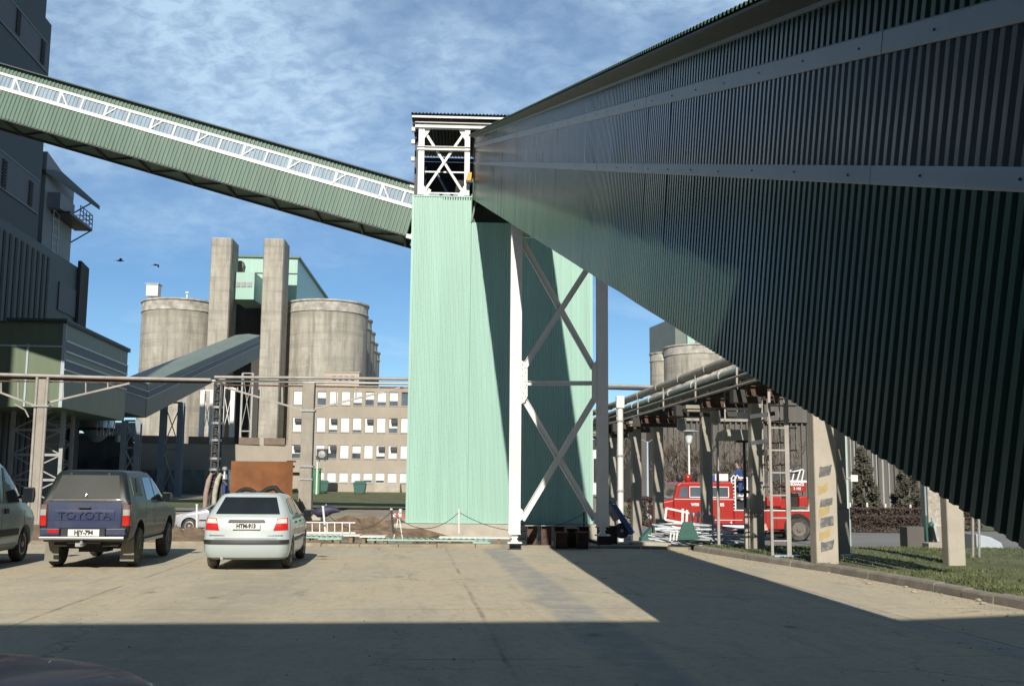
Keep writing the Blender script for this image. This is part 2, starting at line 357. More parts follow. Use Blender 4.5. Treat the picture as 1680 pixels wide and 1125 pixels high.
def ground_material():
    m = bpy.data.materials.new('dusty_concrete_yard'); m.use_nodes = True
    t = NT(m.node_tree)
    pos = t.n('ShaderNodeNewGeometry').outputs['Position']
    rot = t.mapping(pos, (1, 1, 1), (0, 0, -TH))
    sp = t.n('ShaderNodeSeparateXYZ', {0: rot})
    u, v = sp.outputs[0], sp.outputs[1]
    n1 = t.noise(pos, .22, 4, .6)
    n2 = t.noise(t.mapping(rot, (1.15, .75, 1)), .55, 6, .68, .4)
    n3 = t.noise(pos, 9.0, 5, .7)
    n4 = t.noise(pos, 60.0, 3, .6)
    wob = t.math('MULTIPLY', t.math('SUBTRACT', t.noise(pos, .6, 4, .7), .5), .35)
    c = t.mix(t.ramp(n1, .35, .65), (.56, .51, .395), (.60, .53, .39))
    c = t.mix(t.math('MULTIPLY', t.ramp(n2, .45, .72), .6), c, (.63, .515, .33))
    c = t.mix(t.math('MULTIPLY', t.ramp(n2, .50, .30), .38), c, (.34, .32, .265))
    c = t.mix(t.math('MULTIPLY', t.ramp(n3, .48, .70), .36), c, (.25, .225, .18))
    n7 = t.noise(t.mapping(pos, (1, .6, 1)), 3.2, 6, .72)
    c = t.mix(t.math('MULTIPLY', t.ramp(n7, .54, .70), .38), c, (.36, .32, .24))
    c = t.mix(t.math('MULTIPLY', t.ramp(n7, .46, .32), .5), c, (.66, .58, .43))
    c = t.mix(t.math('MULTIPLY', t.ramp(n4, .55, .72), .40), c, (.50, .46, .38))
    n5 = t.noise(t.mapping(rot, (2.6, .30, 1)), 1.3, 5, .7)
    c = t.mix(t.math('MULTIPLY', t.ramp(n5, .54, .74), .35), c, (.21, .195, .16))
    n6 = t.noise(pos, 150.0, 2, .6)
    c = t.mix(t.math('MULTIPLY', t.ramp(n6, .50, .70), .28), c, (.16, .15, .125))
    # trench repairs: two paler bluish strips that run with the grid
    def band(u0, wdt, soft, colr, amt, c):
        du = t.math('ABSOLUTE', t.math('SUBTRACT', t.math('ADD', u, t.math('MULTIPLY', wob, .9)), u0))
        k = t.math('MULTIPLY', t.ramp(du, wdt + soft, wdt), amt)
        k = t.math('MULTIPLY', k, t.ramp(t.noise(pos, 1.6, 4, .65), .30, .55))
        return t.mix(k, c, colr)
    c = band(2.15, .24, .14, (.30, .315, .31), .75, c)
    c = band(6.1, .13, .10, (.37, .375, .365), .6, c)
    c = band(-2.6, .5, .5, (.33, .31, .25), .4, c)
    # slab joints, dirt-filled and interrupted
    def joint(coord, off, per, wdt, amt, c):
        q = t.math('ADD', t.math('ADD', coord, -off + per * 40), t.math('MULTIPLY', wob, .25))
        fr = t.math('ABSOLUTE', t.math('SUBTRACT', t.math('MODULO', q, per), per * .5))
        k = t.ramp(t.math('SUBTRACT', per * .5, fr), wdt * 1.6, wdt * .4)
        k = t.math('MULTIPLY', k, t.ramp(t.noise(pos, .45, 5, .75), .40, .62))
        return t.mix(t.math('MULTIPLY', k, amt), c, (.10, .09, .07)), k
    c, k1 = joint(u, .92, 5.42, .026, .55, c)
    c, k2 = joint(v, 14.5, 4.1, .018, .5, c)
    # meandering hairline cracks
    wv = t.n('ShaderNodeVectorMath', {0: pos, 1: t.n('ShaderNodeVectorMath', {0: t.n('ShaderNodeTexNoise', {'Vector': pos, 'Scale': .7, 'Detail': 5.0, 'Roughness': .7}).outputs['Color'], 1: (1.6, 1.6, 0)}, operation='MULTIPLY').outputs[0]}, operation='ADD').outputs[0]
    ve = t.n('ShaderNodeTexVoronoi', {'Vector': wv, 'Scale': .16}, feature='DISTANCE_TO_EDGE').outputs['Distance']
    ck = t.math('MULTIPLY', t.ramp(ve, .0042, .0012), t.ramp(t.noise(pos, .35, 4, .7), .47, .60))
    c = t.mix(t.math('MULTIPLY', ck, .5), c, (.10, .09, .07))
    # faint dark tyre arcs
    ty = t.math('ABSOLUTE', t.math('SUBTRACT', t.math('MODULO', t.math('ADD', t.math('ADD', u, t.math('MULTIPLY', v, .22)), t.math('ADD', t.math('MULTIPLY', wob, 3.0), 80.0)), 3.1), 1.5))
    tk = t.math('MULTIPLY', t.ramp(ty, .16, .05), t.ramp(t.noise(pos, .5, 5, .7), .48, .66))
    c = t.mix(t.math('MULTIPLY', tk, .33), c, (.19, .175, .14))
    # oil spots
    vor = t.n('ShaderNodeTexVoronoi', {'Vector': t.mapping(pos, (1, .6, 1)), 'Scale': .8, 'Randomness': 1.0}).outputs['Distance']
    c = t.mix(t.math('MULTIPLY', t.ramp(t.math('ADD', vor, t.math('MULTIPLY', n3, .12)), .15, .09), .55), c, (.12, .11, .095))
    h = t.math('ADD', t.math('MULTIPLY', n3, .6), t.math('MULTIPLY', n4, .5))
    h = t.math('SUBTRACT', h, t.math('MULTIPLY', t.math('MAXIMUM', k1, k2), 1.2))
    b = t.n('ShaderNodeBump', {'Height': h, 'Strength': .55, 'Distance': .03})
    p = t.n('ShaderNodeBsdfPrincipled', {'Base Color': c, 'Roughness': .93, 'Specular IOR Level': .25, 'Normal': b.outputs[0]})
    t.n('ShaderNodeOutputMaterial', {'Surface': p})
    return m
M_YARD = ground_material()
M_EARTH = mat('trampled_earth', (.29, .255, .20), .95, var=.22, vs=.8, dirt=(.17, .14, .10), dirt_amt=.6, dirt_scale=.4, bump=.7, bs=9)
M_ROAD = mat('grey_asphalt', (.20, .20, .195), .9, var=.14, vs=.5, dirt=(.30, .28, .24), dirt_amt=.5, dirt_scale=.4, bump=.3, bs=40)
M_LAWN = mat('winter_lawn', (.070, .105, .034), .95, var=.3, vs=.9, col2=(.125, .135, .06), dirt=(.21, .175, .11), dirt_amt=.75, dirt_scale=1.4, bump=1.0, bs=35)
M_KERBB = mat('buried_kerb_stone', (.33, .285, .21), .92, var=.25, vs=2, dirt=(.19, .165, .125), dirt_amt=.7, dirt_scale=1.3, bump=.6, bs=25)
M_GRIT = mat('loose_grit', (.33, .28, .20), .95, var=.5, vs=9)
M_KERB = mat('dirty_kerb_stone', (.27, .245, .205), .92, var=.2, vs=3, dirt=(.13, .12, .105), dirt_amt=.6, dirt_scale=2, bump=.6, bs=25)
# ================================================================== ground
def grid_sheet(name, xs, ys, zf, m, kind='structure', parent=None):
    b = MB(); n = len(xs)
    for y in ys:
        for x in xs: b.v.append(V((x, y, zf(x, y))))
    for j in range(len(ys) - 1):
        for i in range(n - 1):
            b.f.append([j * n + i, j * n + i + 1, (j + 1) * n + i + 1, (j + 1) * n + i]); b.m.append(0)
    o = b.build(name, m, parent, smooth=40)
    if kind: o['kind'] = kind
    return o
fr = lambda a, b, n: [a + (b - a) * i / n for i in range(n + 1)]
grid_sheet('ground', [-1500, -600, -200] + fr(-100, 100, 100) + [200, 600, 1500], [-60, -20, 0] + fr(10, 70, 60) + fr(75, 210, 27) + [400, 1500],
           lambda x, y: zg(x, y) - .05, M_EARTH)
KERB = [(7.9, 4.0), (7.75, 9.0), (7.35, 13.0), (7.07, 14.9), (6.75, 17.4), (6.25, 20.6), (5.55, 23.4), (5.05, 25.6), (4.62, 27.4)]
def kerb_x(y): return pw(y, [(b, a) for a, b in KERB])
LOT_Y = 28.0
b = MB(); ys = fr(-14, LOT_Y, 42)
for y in ys:
    xr = kerb_x(y); xs = fr(-42, xr, 30)
    for x in xs: b.v.append(V((x, y, .006 * math.sin(x * .7) * math.sin(y * .5) + .004)))
for j in range(len(ys) - 1):
    for i in range(30):
        b.f.append([j * 31 + i, j * 31 + i + 1, (j + 1) * 31 + i + 1, (j + 1) * 31 + i]); b.m.append(0)
tag(b.build('parking_lot', M_YARD, smooth=60), kind='structure')
# kerb stones: curved run along the lawn and the straight run at the back of the yard
def kerb_run(name, pts, wdt, hz, m, side):
    b = MB(); L = 0; rr = random.Random(3)
    out = []
    for (x0, y0), (x1, y1) in zip(pts, pts[1:]):
        p, q = V((x0, y0, 0)), V((x1, y1, 0)); n = max(1, round((q - p).length / 1.0))
        for i in range(n): out.append((p.lerp(q, i / n), p.lerp(q, (i + 1) / n)))
    for p, q in out:
        d = (q - p).normalized(); nn = V((d.y, -d.x, 0)) * side; j = rr.uniform(-.012, .012); k = rr.uniform(-.015, .015)
        p = p + d * .008; q = q - d * .008; p += nn * j; q += nn * j
        z = lambda c: 0
        prof = [(0, -.08), (.02, hz + k - .03), (.045, hz + k), (wdt - .01, hz + k + .005), (wdt, -.12)]
        b.prism([p + nn * a + V((0, 0, h)) for a, h in prof], q - p)
    return tag(b.build(name, m), kind='structure')
kerb_run('kerb', KERB, .24, .135, M_KERB, 1)
kerb_run('kerb', [(4.62, 27.45), (4.2, 28.15), (3.6, 28.3), (1.2, 28.25), (-.2, 28.2)], .35, .10, M_KERB, 1) if False else None
kerb_run('kerb', [(-42, 28.05), (-.9, 28.1), (3.4, 28.2), (4.55, 27.7)], .32, .075, M_KERBB, -1)
b = MB(); rr = random.Random(77)                      # loose grit swept against the kerbs and over the yard
for i in range(3000):
    q = rr.random()
    if q < .5: y = rr.uniform(11, 27.5); x = kerb_x(y) - .05 - abs(rr.gauss(0, .45))
    elif q < .8: x = rr.uniform(-16, 4.2); y = 27.9 - abs(rr.gauss(0, .6))
    else: y = rr.uniform(6, 27); x = rr.uniform(-.55 * y, min(.45 * y, kerb_x(y) - .2))
    s = rr.choice((.005, .006, .008, .010, .014)) * (1.3 if rr.random() < .08 else 1); a = rr.uniform(0, 6.28)
    p = [V((x + math.cos(a + t) * s * rr.uniform(.8, 1.4), y + math.sin(a + t) * s * rr.uniform(.8, 1.4), .008)) for t in (0, 1.57, 3.14, 4.71)]
    b.add(p + [V((x, y, .008 + s * rr.uniform(.6, 1.1)))], [(0, 1, 4), (1, 2, 4), (2, 3, 4), (3, 0, 4)])
tag(b.build('gravel', M_GRIT), kind='stuff')
# lawn behind the kerb
def lawn_z(x, y):
    e = sm(0, 6, x - kerb_x(y)) if y < 27.4 else sm(0, 6, x - 4.6)
    return max(.125 - .02 * max(0, x - kerb_x(y)), zg(x, y) + .04) if y < 22 else lerp(.125, zg(x, y) + .05, sm(22, 34, y))
b = MB(); ys = fr(2, 40.5, 44); NX = 36
for y in ys:
    xl = (kerb_x(y) + .2) if y < 27.4 else 4.9 + (y - 27.4) * .09
    for i in range(NX + 1):
        x = xl + (i / NX) ** 1.4 * (44 - xl)
        b.v.append(V((x, y, lawn_z(x, y) + (.02 * math.sin(x * 2.1 + y) * math.sin(y * 1.7) if i else 0))))
for j in range(len(ys) - 1):
    for i in range(NX): b.f.append([j * (NX + 1) + i, j * (NX + 1) + i + 1, (j + 1) * (NX + 1) + i + 1, (j + 1) * (NX + 1) + i]); b.m.append(0)
tag(b.build('lawn', M_LAWN, smooth=60), kind='structure')
b = MB(); rr = random.Random(11)
for _ in range(26000):
    y = 12.5 + rr.random() ** 1.3 * 19; x = kerb_x(y) + .22 + rr.random() ** 1.5 * 9.5
    if y > 27 and x < 5.4: continue
    if math.sin(x * 1.3 + y * .7) * math.sin(y * 1.1 - x * .4) + rr.random() * 1.2 < .1: continue
    z = lawn_z(x, y); h = rr.uniform(.02, .06) * (1.3 if rr.random() < .12 else 1); a = rr.uniform(0, 6.28); wd = rr.uniform(.008, .02)
    dx, dy = math.cos(a) * wd, math.sin(a) * wd; lx, ly = rr.uniform(-.04, .04), rr.uniform(-.04, .04)
    b.add([(x - dx, y - dy, z), (x + dx, y + dy, z), (x + lx, y + ly, z + h)], [(0, 1, 2)])
tag(b.build('grass', M_GRASSB), kind='stuff')
# plant roads
grid_sheet('road', fr(3.2, 70, 60), fr(40.5, 60, 20), lambda x, y: zg(x, y) + .012, M_ROAD)
grid_sheet('road', fr(-40, 1.5, 40), fr(44.6, 50.2, 10), lambda x, y: zg(x, y) + .012, M_ROAD)
grid_sheet('road', fr(-60, -13, 24), fr(56, 74, 12), lambda x, y: zg(x, y) + .014, M_ROAD)
grid_sheet('lawn', fr(-24, 3, 26), fr(62, 122, 24), lambda x, y: zg(x, y) + .02, M_LAWN)
grid_sheet('lawn', fr(8, 70, 30), fr(60.4, 94, 24), lambda x, y: zg(x, y) + .03, M_LAWN)
# low hills beyond the plant
b = MB(); rr = random.Random(4); n = 60
for i in range(n + 1):
    a = R(-60 + 120 * i / n); r = 1250
    h = 22 + 14 * math.sin(i * .35) + 9 * math.sin(i * .9 + 1) + rr.uniform(-2, 2)
    for k, (f, hh) in enumerate(((.72, -2), (.86, h * .55), (1, h), (1.2, -5))):
        b.v.append(V((math.sin(a) * r * f, math.cos(a) * r * f, hh)))
for i in range(n):
    for k in range(3): b.f.append([i * 4 + k, (i + 1) * 4 + k, (i + 1) * 4 + k + 1, i * 4 + k + 1]); b.m.append(0)
M_HILL = mat('wooded_hill', (.11, .12, .12), .95, var=.3, vs=.02)
tag(b.build('hills', M_HILL, smooth=60), kind='structure')

# ================================================================== near gallery (right)
GA = (CAM_R @ V(((678 - 840) / F_PX, (562.5 - 265) / F_PX, -1))).normalized()
GE = V((GA.y, -GA.x, 0)).normalized()                 # to the right of the gallery
GW = GE.cross(GA).normalized()                        # up, square to the slope
CPH = math.hypot(GA.x, GA.y)
A_OFF, G_WID = 2.57, 2.35
S0, S1 = -3.2, 45.35
def gp(s, l, h): return V((0, 0, CAM_H)) + GE * (A_OFF + l) + GA * s + GW * h
HB, HL0, HL1, HU0, HU1, HT, HR = -1.485, -.034, .071, .671, .799, 1.084, 1.150
gal = thing('conveyor_gallery', 'large shaded green ribbed gallery rising from the right foreground to the mint tower', 'gallery', gp(0, 1.1, HB))
LEN = S1 - S0
b = MB()
b.corr(gp(S0, 0, HB), GA, GW * (HL0 + .03 - HB), -GE, LEN, .097, .027, flank=.10, jit=.007)
b.corr(gp(S0, 0, HU1 - .03), GA, GW * (HT - HU1 + .03), -GE, LEN, .097, .027, flank=.10, jit=.005)
OPEN |= {'side_cladding', 'window_band', 'far_cladding', 'roof_sheet', 'tower_cladding'}
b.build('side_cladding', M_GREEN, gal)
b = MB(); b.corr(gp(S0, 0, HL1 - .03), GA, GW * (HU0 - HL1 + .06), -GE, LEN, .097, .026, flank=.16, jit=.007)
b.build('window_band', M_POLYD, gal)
for h0, h1 in ((HL0, HL1), (HU0, HU1)):
    b = MB(); rr = random.Random(int(h0 * 100) + 50)
    s = S0; seg = 0
    while s < S1 - .1:
        e = min(S1, s + 3.0); j = rr.uniform(-.004, .004)
        b.prism([gp(s, -.034 + j, h0), gp(s, -.040 + j, h0 + .01), gp(s, -.040 + j, h1 - .01), gp(s, -.034 + j, h1), gp(s, -.022, h1), gp(s, -.022, h0)], GA * (e - s - .004))
        s = e
    b.mi = 1; s = S0 + .3
    while s < S1:
        c = gp(s, -.041, (h0 + h1) / 2 + rr.uniform(-.008, .008))
        b.prism([c + GA * .007 * math.cos(t) + GW * .007 * math.sin(t) for t in [i * math.pi / 3 for i in range(6)]], -GE * .008)
        s += .9
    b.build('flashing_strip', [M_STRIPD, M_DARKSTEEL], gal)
b = MB()
b.corr(gp(S0, G_WID, HB), GA, GW * (HT - HB), GE, LEN, .097, .027, flank=.10)
b.build('far_cladding', M_GREEN, gal)
b = MB()                                              # floor plate and frame seen from below
b.prism([gp(S0, .03, HB + .10), gp(S0, G_WID - .03, HB + .10), gp(S0, G_WID - .03, HB + .16), gp(S0, .03, HB + .16)], GA * LEN)
b.build('floor_plate', M_EAVE, gal)
b = MB(); s = S0 + .4
while s < S1:
    b.hbeam(gp(s, .02, HB + .05), gp(s, G_WID - .02, HB + .05), .10, .10, .012, GW); s += 1.5
b.bar(gp(S0, .03, HB + .04), gp(S1, .03, HB + .04), .05, .10, GW); b.bar(gp(S0, G_WID - .03, HB + .04), gp(S1, G_WID - .03, HB + .04), .05, .10, GW)
b.build('floor_frame', M_STEELBLUE, gal)
OVH = .30
def roof_h(l): return HR + .20 * (1 - abs(l - G_WID / 2) / (G_WID / 2 + OVH))
b = MB()
def ribs_roof(b, s0, s1, l0, l1, pitch, depth):
    s = s0; row = []
    while s < s1:
        for ds, k in ((0, 0), (.2, 1), (.5, 1), (.7, 0)): row.append((s + ds * pitch, k * depth))
        s += pitch
    vs = [];
    for q, dh in row: vs += [gp(q, l0, roof_h(l0) + dh), gp(q, l1, roof_h(l1) + dh)]
    b.add(vs, [(2 * i, 2 * i + 2, 2 * i + 3, 2 * i + 1) for i in range(len(row) - 1)])
ribs_roof(b, S0, S1, -OVH, G_WID / 2, .105, .03); ribs_roof(b, S0, S1, G_WID / 2, G_WID + OVH, .105, .03)
b.build('roof_sheet', M_GREEN, gal)
for l0, l1 in ((-OVH + .012, -.02), (G_WID + .02, G_WID + OVH - .012)):   # boarded eave under the overhang
    b = MB()
    for k in range(0, 20):
        s = S0 + k * LEN / 20; e = S0 + (k + 1) * LEN / 20
        b.prism([gp(s, l0, HR - .035), gp(s, l1, HT - .005 if l0 < 0 else HR - .035), gp(s, l1, HT + .02 if l0 < 0 else HR - .02), gp(s, l0, HR - .012)], GA * (e - s))
    b.build('eave_board', M_EAVE, gal)
b = MB(); b.bar(gp(S0, -.035, HT - .015), gp(S1, -.035, HT - .015), .03, .035, GW); b.build('wall_trim', M_STRIPD, gal)
# pale frame round the upper end of the side wall
b = MB(); b.bar(gp(S1 - .02, -.03, HB), gp(S1 - .02, -.03, HT), .05, .10, GA); b.build('end_trim', M_GREEN_L, gal)

# ================================================================== transfer tower
TFL = at(667, 858, 43.6)
ET, NTW = V((math.cos(TT), math.sin(TT), 0)), V((math.sin(TT), -math.cos(TT), 0))   # right, and towards the camera
def tp(x, z, y=0.0): return V((TFL.x, TFL.y, 0)) + ET * x - NTW * y + V((0, 0, z))   # y counts into the tower
def t_on(px, py):
    """x, z on the tower's front plane"""
    r = CAM_R @ V(((px - 840) / F_PX, (562.5 - py) / F_PX, -1)); o = V((0, 0, CAM_H))
    k = (V((TFL.x, TFL.y, 0)) - o).dot(NTW) / r.dot(NTW); p = o + r * k
    return (p - V((TFL.x, TFL.y, 0))).dot(ET), p.z
TW = t_on(970.5, 700)[0]; TD = 6.4
Z0 = t_on(800, 858)[1]; ZT = t_on(720, 322)[1]; ZR0 = t_on(720, 196)[1]
XN, ZN = t_on(774, 365)
tow = thing('transfer_tower', 'tall mint green ribbed transfer tower with an open white steel frame on top', 'tower', tp(TW / 2, Z0, TD / 2), TT)
b = MB()
b.corr(tp(0, Z0), ET, V((0, 0, ZT - Z0)), NTW, XN, .105, .028, jit=.008, sheet=10)
b.corr(tp(XN, Z0), ET, V((0, 0, ZN - Z0)), NTW, TW - XN, .105, .028, jit=.008, sheet=10)
XE = XN + 3.3
b.corr(tp(XE, ZN), ET, V((0, 0, ZT - ZN)), NTW, TW - XE, .105, .028)
b.corr(tp(0, Z0, TD), -NTW, V((0, 0, 0)), -ET, .1, .1, .02) if False else None
b.corr(tp(0, Z0, 0), -NTW, V((0, 0, ZT - Z0)), -ET, TD, .105, .028)
b.corr(tp(TW, Z0, 0), -NTW, V((0, 0, ZR0 - Z0)), ET, TD, .105, .028)
b.corr(tp(0, Z0, TD), ET, V((0, 0, ZR0 - Z0)), -NTW, TW, .105, .028)
b.build('tower_cladding', M_MINT, tow)
b = MB()
b.prism([tp(-.03, ZT - .03), tp(XN, ZT - .03), tp(XN, ZT + .02), tp(-.03, ZT + .02)], NTW * .045)
b.prism([tp(.0, Z0 - .01), tp(TW, Z0 - .01), tp(TW, Z0 + .02), tp(0, Z0 + .02)], NTW * .06)
b.prism([tp(-.05, Z0), tp(.06, Z0), tp(.06, ZT), tp(-.05, ZT)], NTW * .035)
b.prism([tp(TW - .06, Z0), tp(TW + .05, Z0), tp(TW + .05, ZN + 3), tp(TW - .06, ZN + 3)], NTW * .035)
b.build('corner_trim', M_MINT, tow)
# concrete base slab
ZB = zg(0, 43) - .05
b = MB(); b.prism([tp(-.5, ZB), tp(TW + .25, ZB), tp(TW + .25, Z0 - .03), tp(-.5, Z0 - .03)], -NTW * (TD + .4)); 
b.v = [p + NTW * .30 for p in b.v]
b.build('base_slab', M_CONC_L, tow, bevel=.02)
# opening below the gallery
b = MB()
zo = t_on(781, 322)[1]
b.prism([tp(XN, ZN, .9), tp(XE, ZN, .9), tp(XE, ZT, .9), tp(XN, ZT, .9)], -NTW * .1)
b.prism([tp(XN, ZN - .03, .05), tp(XE, ZN - .03, .05), tp(XE, ZN, .9), tp(XN, ZN, .9)], V((0, 0, -.03)))
b.build('opening_lining', M_EAVE, tow)
b = MB(); xo, zz = t_on(781, 325)
b.bar(tp(XN - .02, ZN, -.03), tp(xo + .02, zz, -.03), .07, .06, NTW); b.build('opening_trim', M_GREEN_L, tow)
# open frame above the cladding
fx = lambda px, py: t_on(px, py)
XP0, XP1 = fx(691, 260)[0], fx(766.5, 260)[0]
zb0, zb1 = ZT + .06, fx(720, 209)[1]
def post(nm, x, y, w, m=M_WHITE, z1=None):
    b = MB(); b.hbeam(tp(x, zb0, y), tp(x, z1 or zb1, y), w, w * .9, .02, NTW); return b.build(nm, m, tow)
post('frame_post', XP0, .12, .25); post('frame_post', XP1, .12, .22)
for x in (.12,): post('rear_post', x, .75, .26, M_DARKSTEEL)
for x in (.2, TW * .5, TW - .25): post('rear_post', x, TD - .5, .26, M_STEELBLUE)
zt_b, zm_b = fx(720, 206)[1], fx(720, 243.5)[1]
b = MB(); b.hbeam(tp(XP0 - .28, zt_b, .05), tp(TW - .1, zt_b, .05), .26, .24, .02); b.build('top_beam', M_WHITE, tow)
b = MB(); b.hbeam(tp(XP0 - .18, zm_b, .05), tp(XP1 + .12, zm_b, .05), .2, .17, .02); b.build('middle_beam', M_WHITE, tow)
zc_b, zl_b = fx(727, 262)[1], fx(700, 316)[1]
zu = fx(700, 213)[1]
for (xa, za, xb, zb_) in ((XP0 + .1, zl_b, XP1 - .1, zu), (XP0 + .1, zu, XP1 - .1, zl_b)):
    b = MB(); b.bar(tp(xa, za, .12 if za < zb_ else .17), tp(xb, zb_, .12 if za < zb_ else .17), .105, .05, NTW)
    b.build('cross_brace', M_WHITE, tow)
for x, z, sx, sz in ((XP0, zl_b - .1, 1, 1), (XP1, zl_b - .1, -1, 1), (XP0, zu + .1, 1, -1), (XP1, zu + .1, -1, -1)):
    b = MB(); b.prism([tp(x, z, .09), tp(x + sx * .36, z, .09), tp(x + sx * .36, z + sz * .08, .09), tp(x + sx * .12, z + sz * .46, .09), tp(x, z + sz * .46, .09)], -NTW * .02); b.build('gusset_plate', M_WHITE, tow)
b = MB()
for pz, y in ((278, .4), (314, .3)):
    z = fx(720, pz)[1]; b.bar(tp(XP0, z, y), tp(XP1, z, y), .05, .06)
b.build('guard_rail', M_GALV, tow)
b = MB(); z = fx(720, 307)[1]
b.tube([tp(XP0, z, 1.4), tp(XP1 + 2, z, 1.4)], .11, 10)
for x0, x1 in ((XP0 + .6, XP0 + 1.4), (XP0 + 2.4, XP0 + 1.5)): b.bar(tp(x0, z + 1.1, 1.6), tp(x1, ZT + .05, 1.6), .08, .08)
b.build('conveyor_roller', M_STEELBLUE, tow)
b = MB()
b.prism([tp(.0, ZT - .15, 0), tp(TW, ZT - .15, 0), tp(TW, ZT - .05, 0), tp(0, ZT - .05, 0)], -NTW * TD)
b.prism([tp(.1, ZT, TD - .3), tp(TW - .1, ZT, TD - .3), tp(TW - .1, ZR0, TD - .3), tp(.1, ZR0, TD - .3)], -NTW * .05)
b.prism([tp(1.6, ZT, 2.4), tp(TW - .4, ZT, 2.4), tp(TW - .4, ZT + 1.9, 2.4), tp(1.9, ZT + 2.1, 2.4)], -NTW * 2)
for z in (ZT + .9, ZT + 1.7, ZT + 2.5): b.bar(tp(.2, z, 3.0), tp(TW - .2, z, 3.0), .1, .16)
b.build('interior', M_INT, tow)
ZR1 = fx(720, 190)[1]
b = MB(); zr = fx(720, 194.5)[1]
b.prism([tp(-.12, zr - .04, -.2), tp(TW + .2, zr - .04, -.2), tp(TW + .2, zr + .04, -.2), tp(-.12, zr + .04, -.2)], -NTW * .06)
b.build('roof_edge_beam', M_WHITE, tow)
b = MB()
x = -.15; row = []
while x < TW + .25:
    for dx, k in ((0, 0), (.2, .6), (.35, 1), (.5, .6), (.7, 0)): row.append((x + dx * .15, k * .05))
    x += .15
vs = []
for q, dh in row: vs += [tp(q, ZR1 - .02 + dh, -.3), tp(q, ZR1 + .25 + dh, TD + .2)]
b.add(vs, [(2 * i, 2 * i + 2, 2 * i + 3, 2 * i + 1) for i in range(len(row) - 1)])
b.build('roof_sheet', M_DARKBLD2, tow)
b = MB(); b.prism([tp(-.1, zr - .25, .02), tp(TW, zr - .25, .02), tp(TW, zr - .07, .02), tp(-.1, zr - .07, .02)], -NTW * .1); b.build('roof_beam', M_RUST, tow)
for z in (ZT + 1.6, ZT + 2.35, ZT + 2.9):
    b = MB(); b.cbox(tp(-.06, z, .1), .14, .2, .16, TT); b.build('cable_bracket', M_WHITE, tow)
# orange lamp on the frame
x, z = fx(769, 300)
la = thing('warning_lamp', 'small orange lamp box at the corner of the open tower frame', 'lamp', tp(x, z, -.25), TT)
b = MB(); b.prism([tp(x - .13, z, -.18), tp(x + .10, z, -.18), tp(x + .13, z + .36, -.18), tp(x - .02, z + .36, -.18)], NTW * .16); b.build('lamp_box', M_LAMP_O, la, bevel=.015)
b = MB(); b.cbox(tp(x, z - .05, -.26), .24, .2, .07, TT); b.bar(tp(x, z + .02, -.2), tp(XP1, z + .02, .0), .05, .05); b.build('bracket', M_PLASTIC, la)

# ================================================================== white trestle under the near gallery
DL = 27.2
EG = V((math.cos(TH), math.sin(TH), 0)); NG = V((math.sin(TH), -math.cos(TH), 0))
LP0 = at(844.5, 800, DL); LP0.z = 0
def lp(x, z, y=0): return LP0 + EG * x - NG * y + V((0, 0, z))
def l_on(px, py):
    r = CAM_R @ V(((px - 840) / F_PX, (562.5 - py) / F_PX, -1)); o = V((0, 0, CAM_H))
    p = o + r * ((LP0 - o).dot(NG) / r.dot(NG)); return (p - LP0).dot(EG), p.z
LX = l_on(988, 700)[0]
def gal_bottom_z(p):
    s = (p.x * GA.x + p.y * GA.y) / (CPH * CPH); return CAM_H + GA.z * s + HB / CPH * 1.0
tr = thing('support_trestle', 'white steel two-legged trestle with crossed braces carrying the dark gallery', 'trestle', lp(LX / 2, 0), TH)
WL = .275
for x, pz, nm in ((0, 876, 'leg'), (LX, 864, 'leg')):
    zb_ = l_on(844, pz)[1] if x == 0 else l_on(988, pz)[1]
    zt_ = gal_bottom_z(lp(x, 0)) - .02 - (0 if x == 0 else .0)
    b = MB()
    b.cbox(lp(x, (zb_ + zt_) / 2 + .0, -.12), WL, .014, zt_ - zb_, TH); b.cbox(lp(x, (zb_ + zt_) / 2, .12), WL, .014, zt_ - zb_, TH)
    b.cbox(lp(x, (zb_ + zt_) / 2, 0), .014, .226, zt_ - zb_, TH)
    b.cbox(lp(x, zb_ + .01, 0), WL + .02, .28, .02, TH)
    leg = b.build('leg', M_WHITE, tr)
    b = MB(); z = zb_
    b.prism([lp(x - .05, z, -.06), lp(x + .05, z, -.06), lp(x + .09, z - .06, -.06), lp(x + .05, z - .11, -.06), lp(x + .1, z - .19, -.06), lp(x - .1, z - .19, -.06), lp(x - .05, z - .11, -.06), lp(x - .09, z - .06, -.06)], -NG * .12)
    b.cbox(lp(x, z - .205, 0), .36, .3, .03, TH)
    b.build('bearing', M_WHITE, leg)
def brace(p0, p1, w=.15, y=0.0, nm='cross_brace'):
    (x0, z0), (x1, z1) = l_on(*p0), l_on(*p1)
    b = MB(); b.hbeam(lp(x0, z0, y), lp(x1, z1, y), .10, w, .012, NG.cross(V((x1 - x0, 0, z1 - z0)))); return b.build(nm, M_WHITE, tr)
brace((858, 398), (974, 604), y=.02); brace((972, 428), (860, 602), y=-.03)
brace((860, 655), (976, 852), y=.02); brace((976, 652), (856, 852), y=-.03)
brace((852, 628.5), (980, 628.5), .11, nm='strut'); brace((846, 386), (985, 387), .12, nm='strut')
for pts in ([(852, 590), (860, 594), (865, 606), (865, 650), (860, 660), (852, 664)], [(982, 588), (975, 594), (970, 604), (970, 650), (975, 660), (982, 664)], [(850, 830), (857, 836), (857, 850), (850, 858)], [(982, 835), (974, 842), (974, 858), (982, 862)]):
    b = MB(); b.prism([lp(*l_on(*q), -.065) for q in pts], NG * .016); b.build('gusset_plate', M_WHITE, tr)
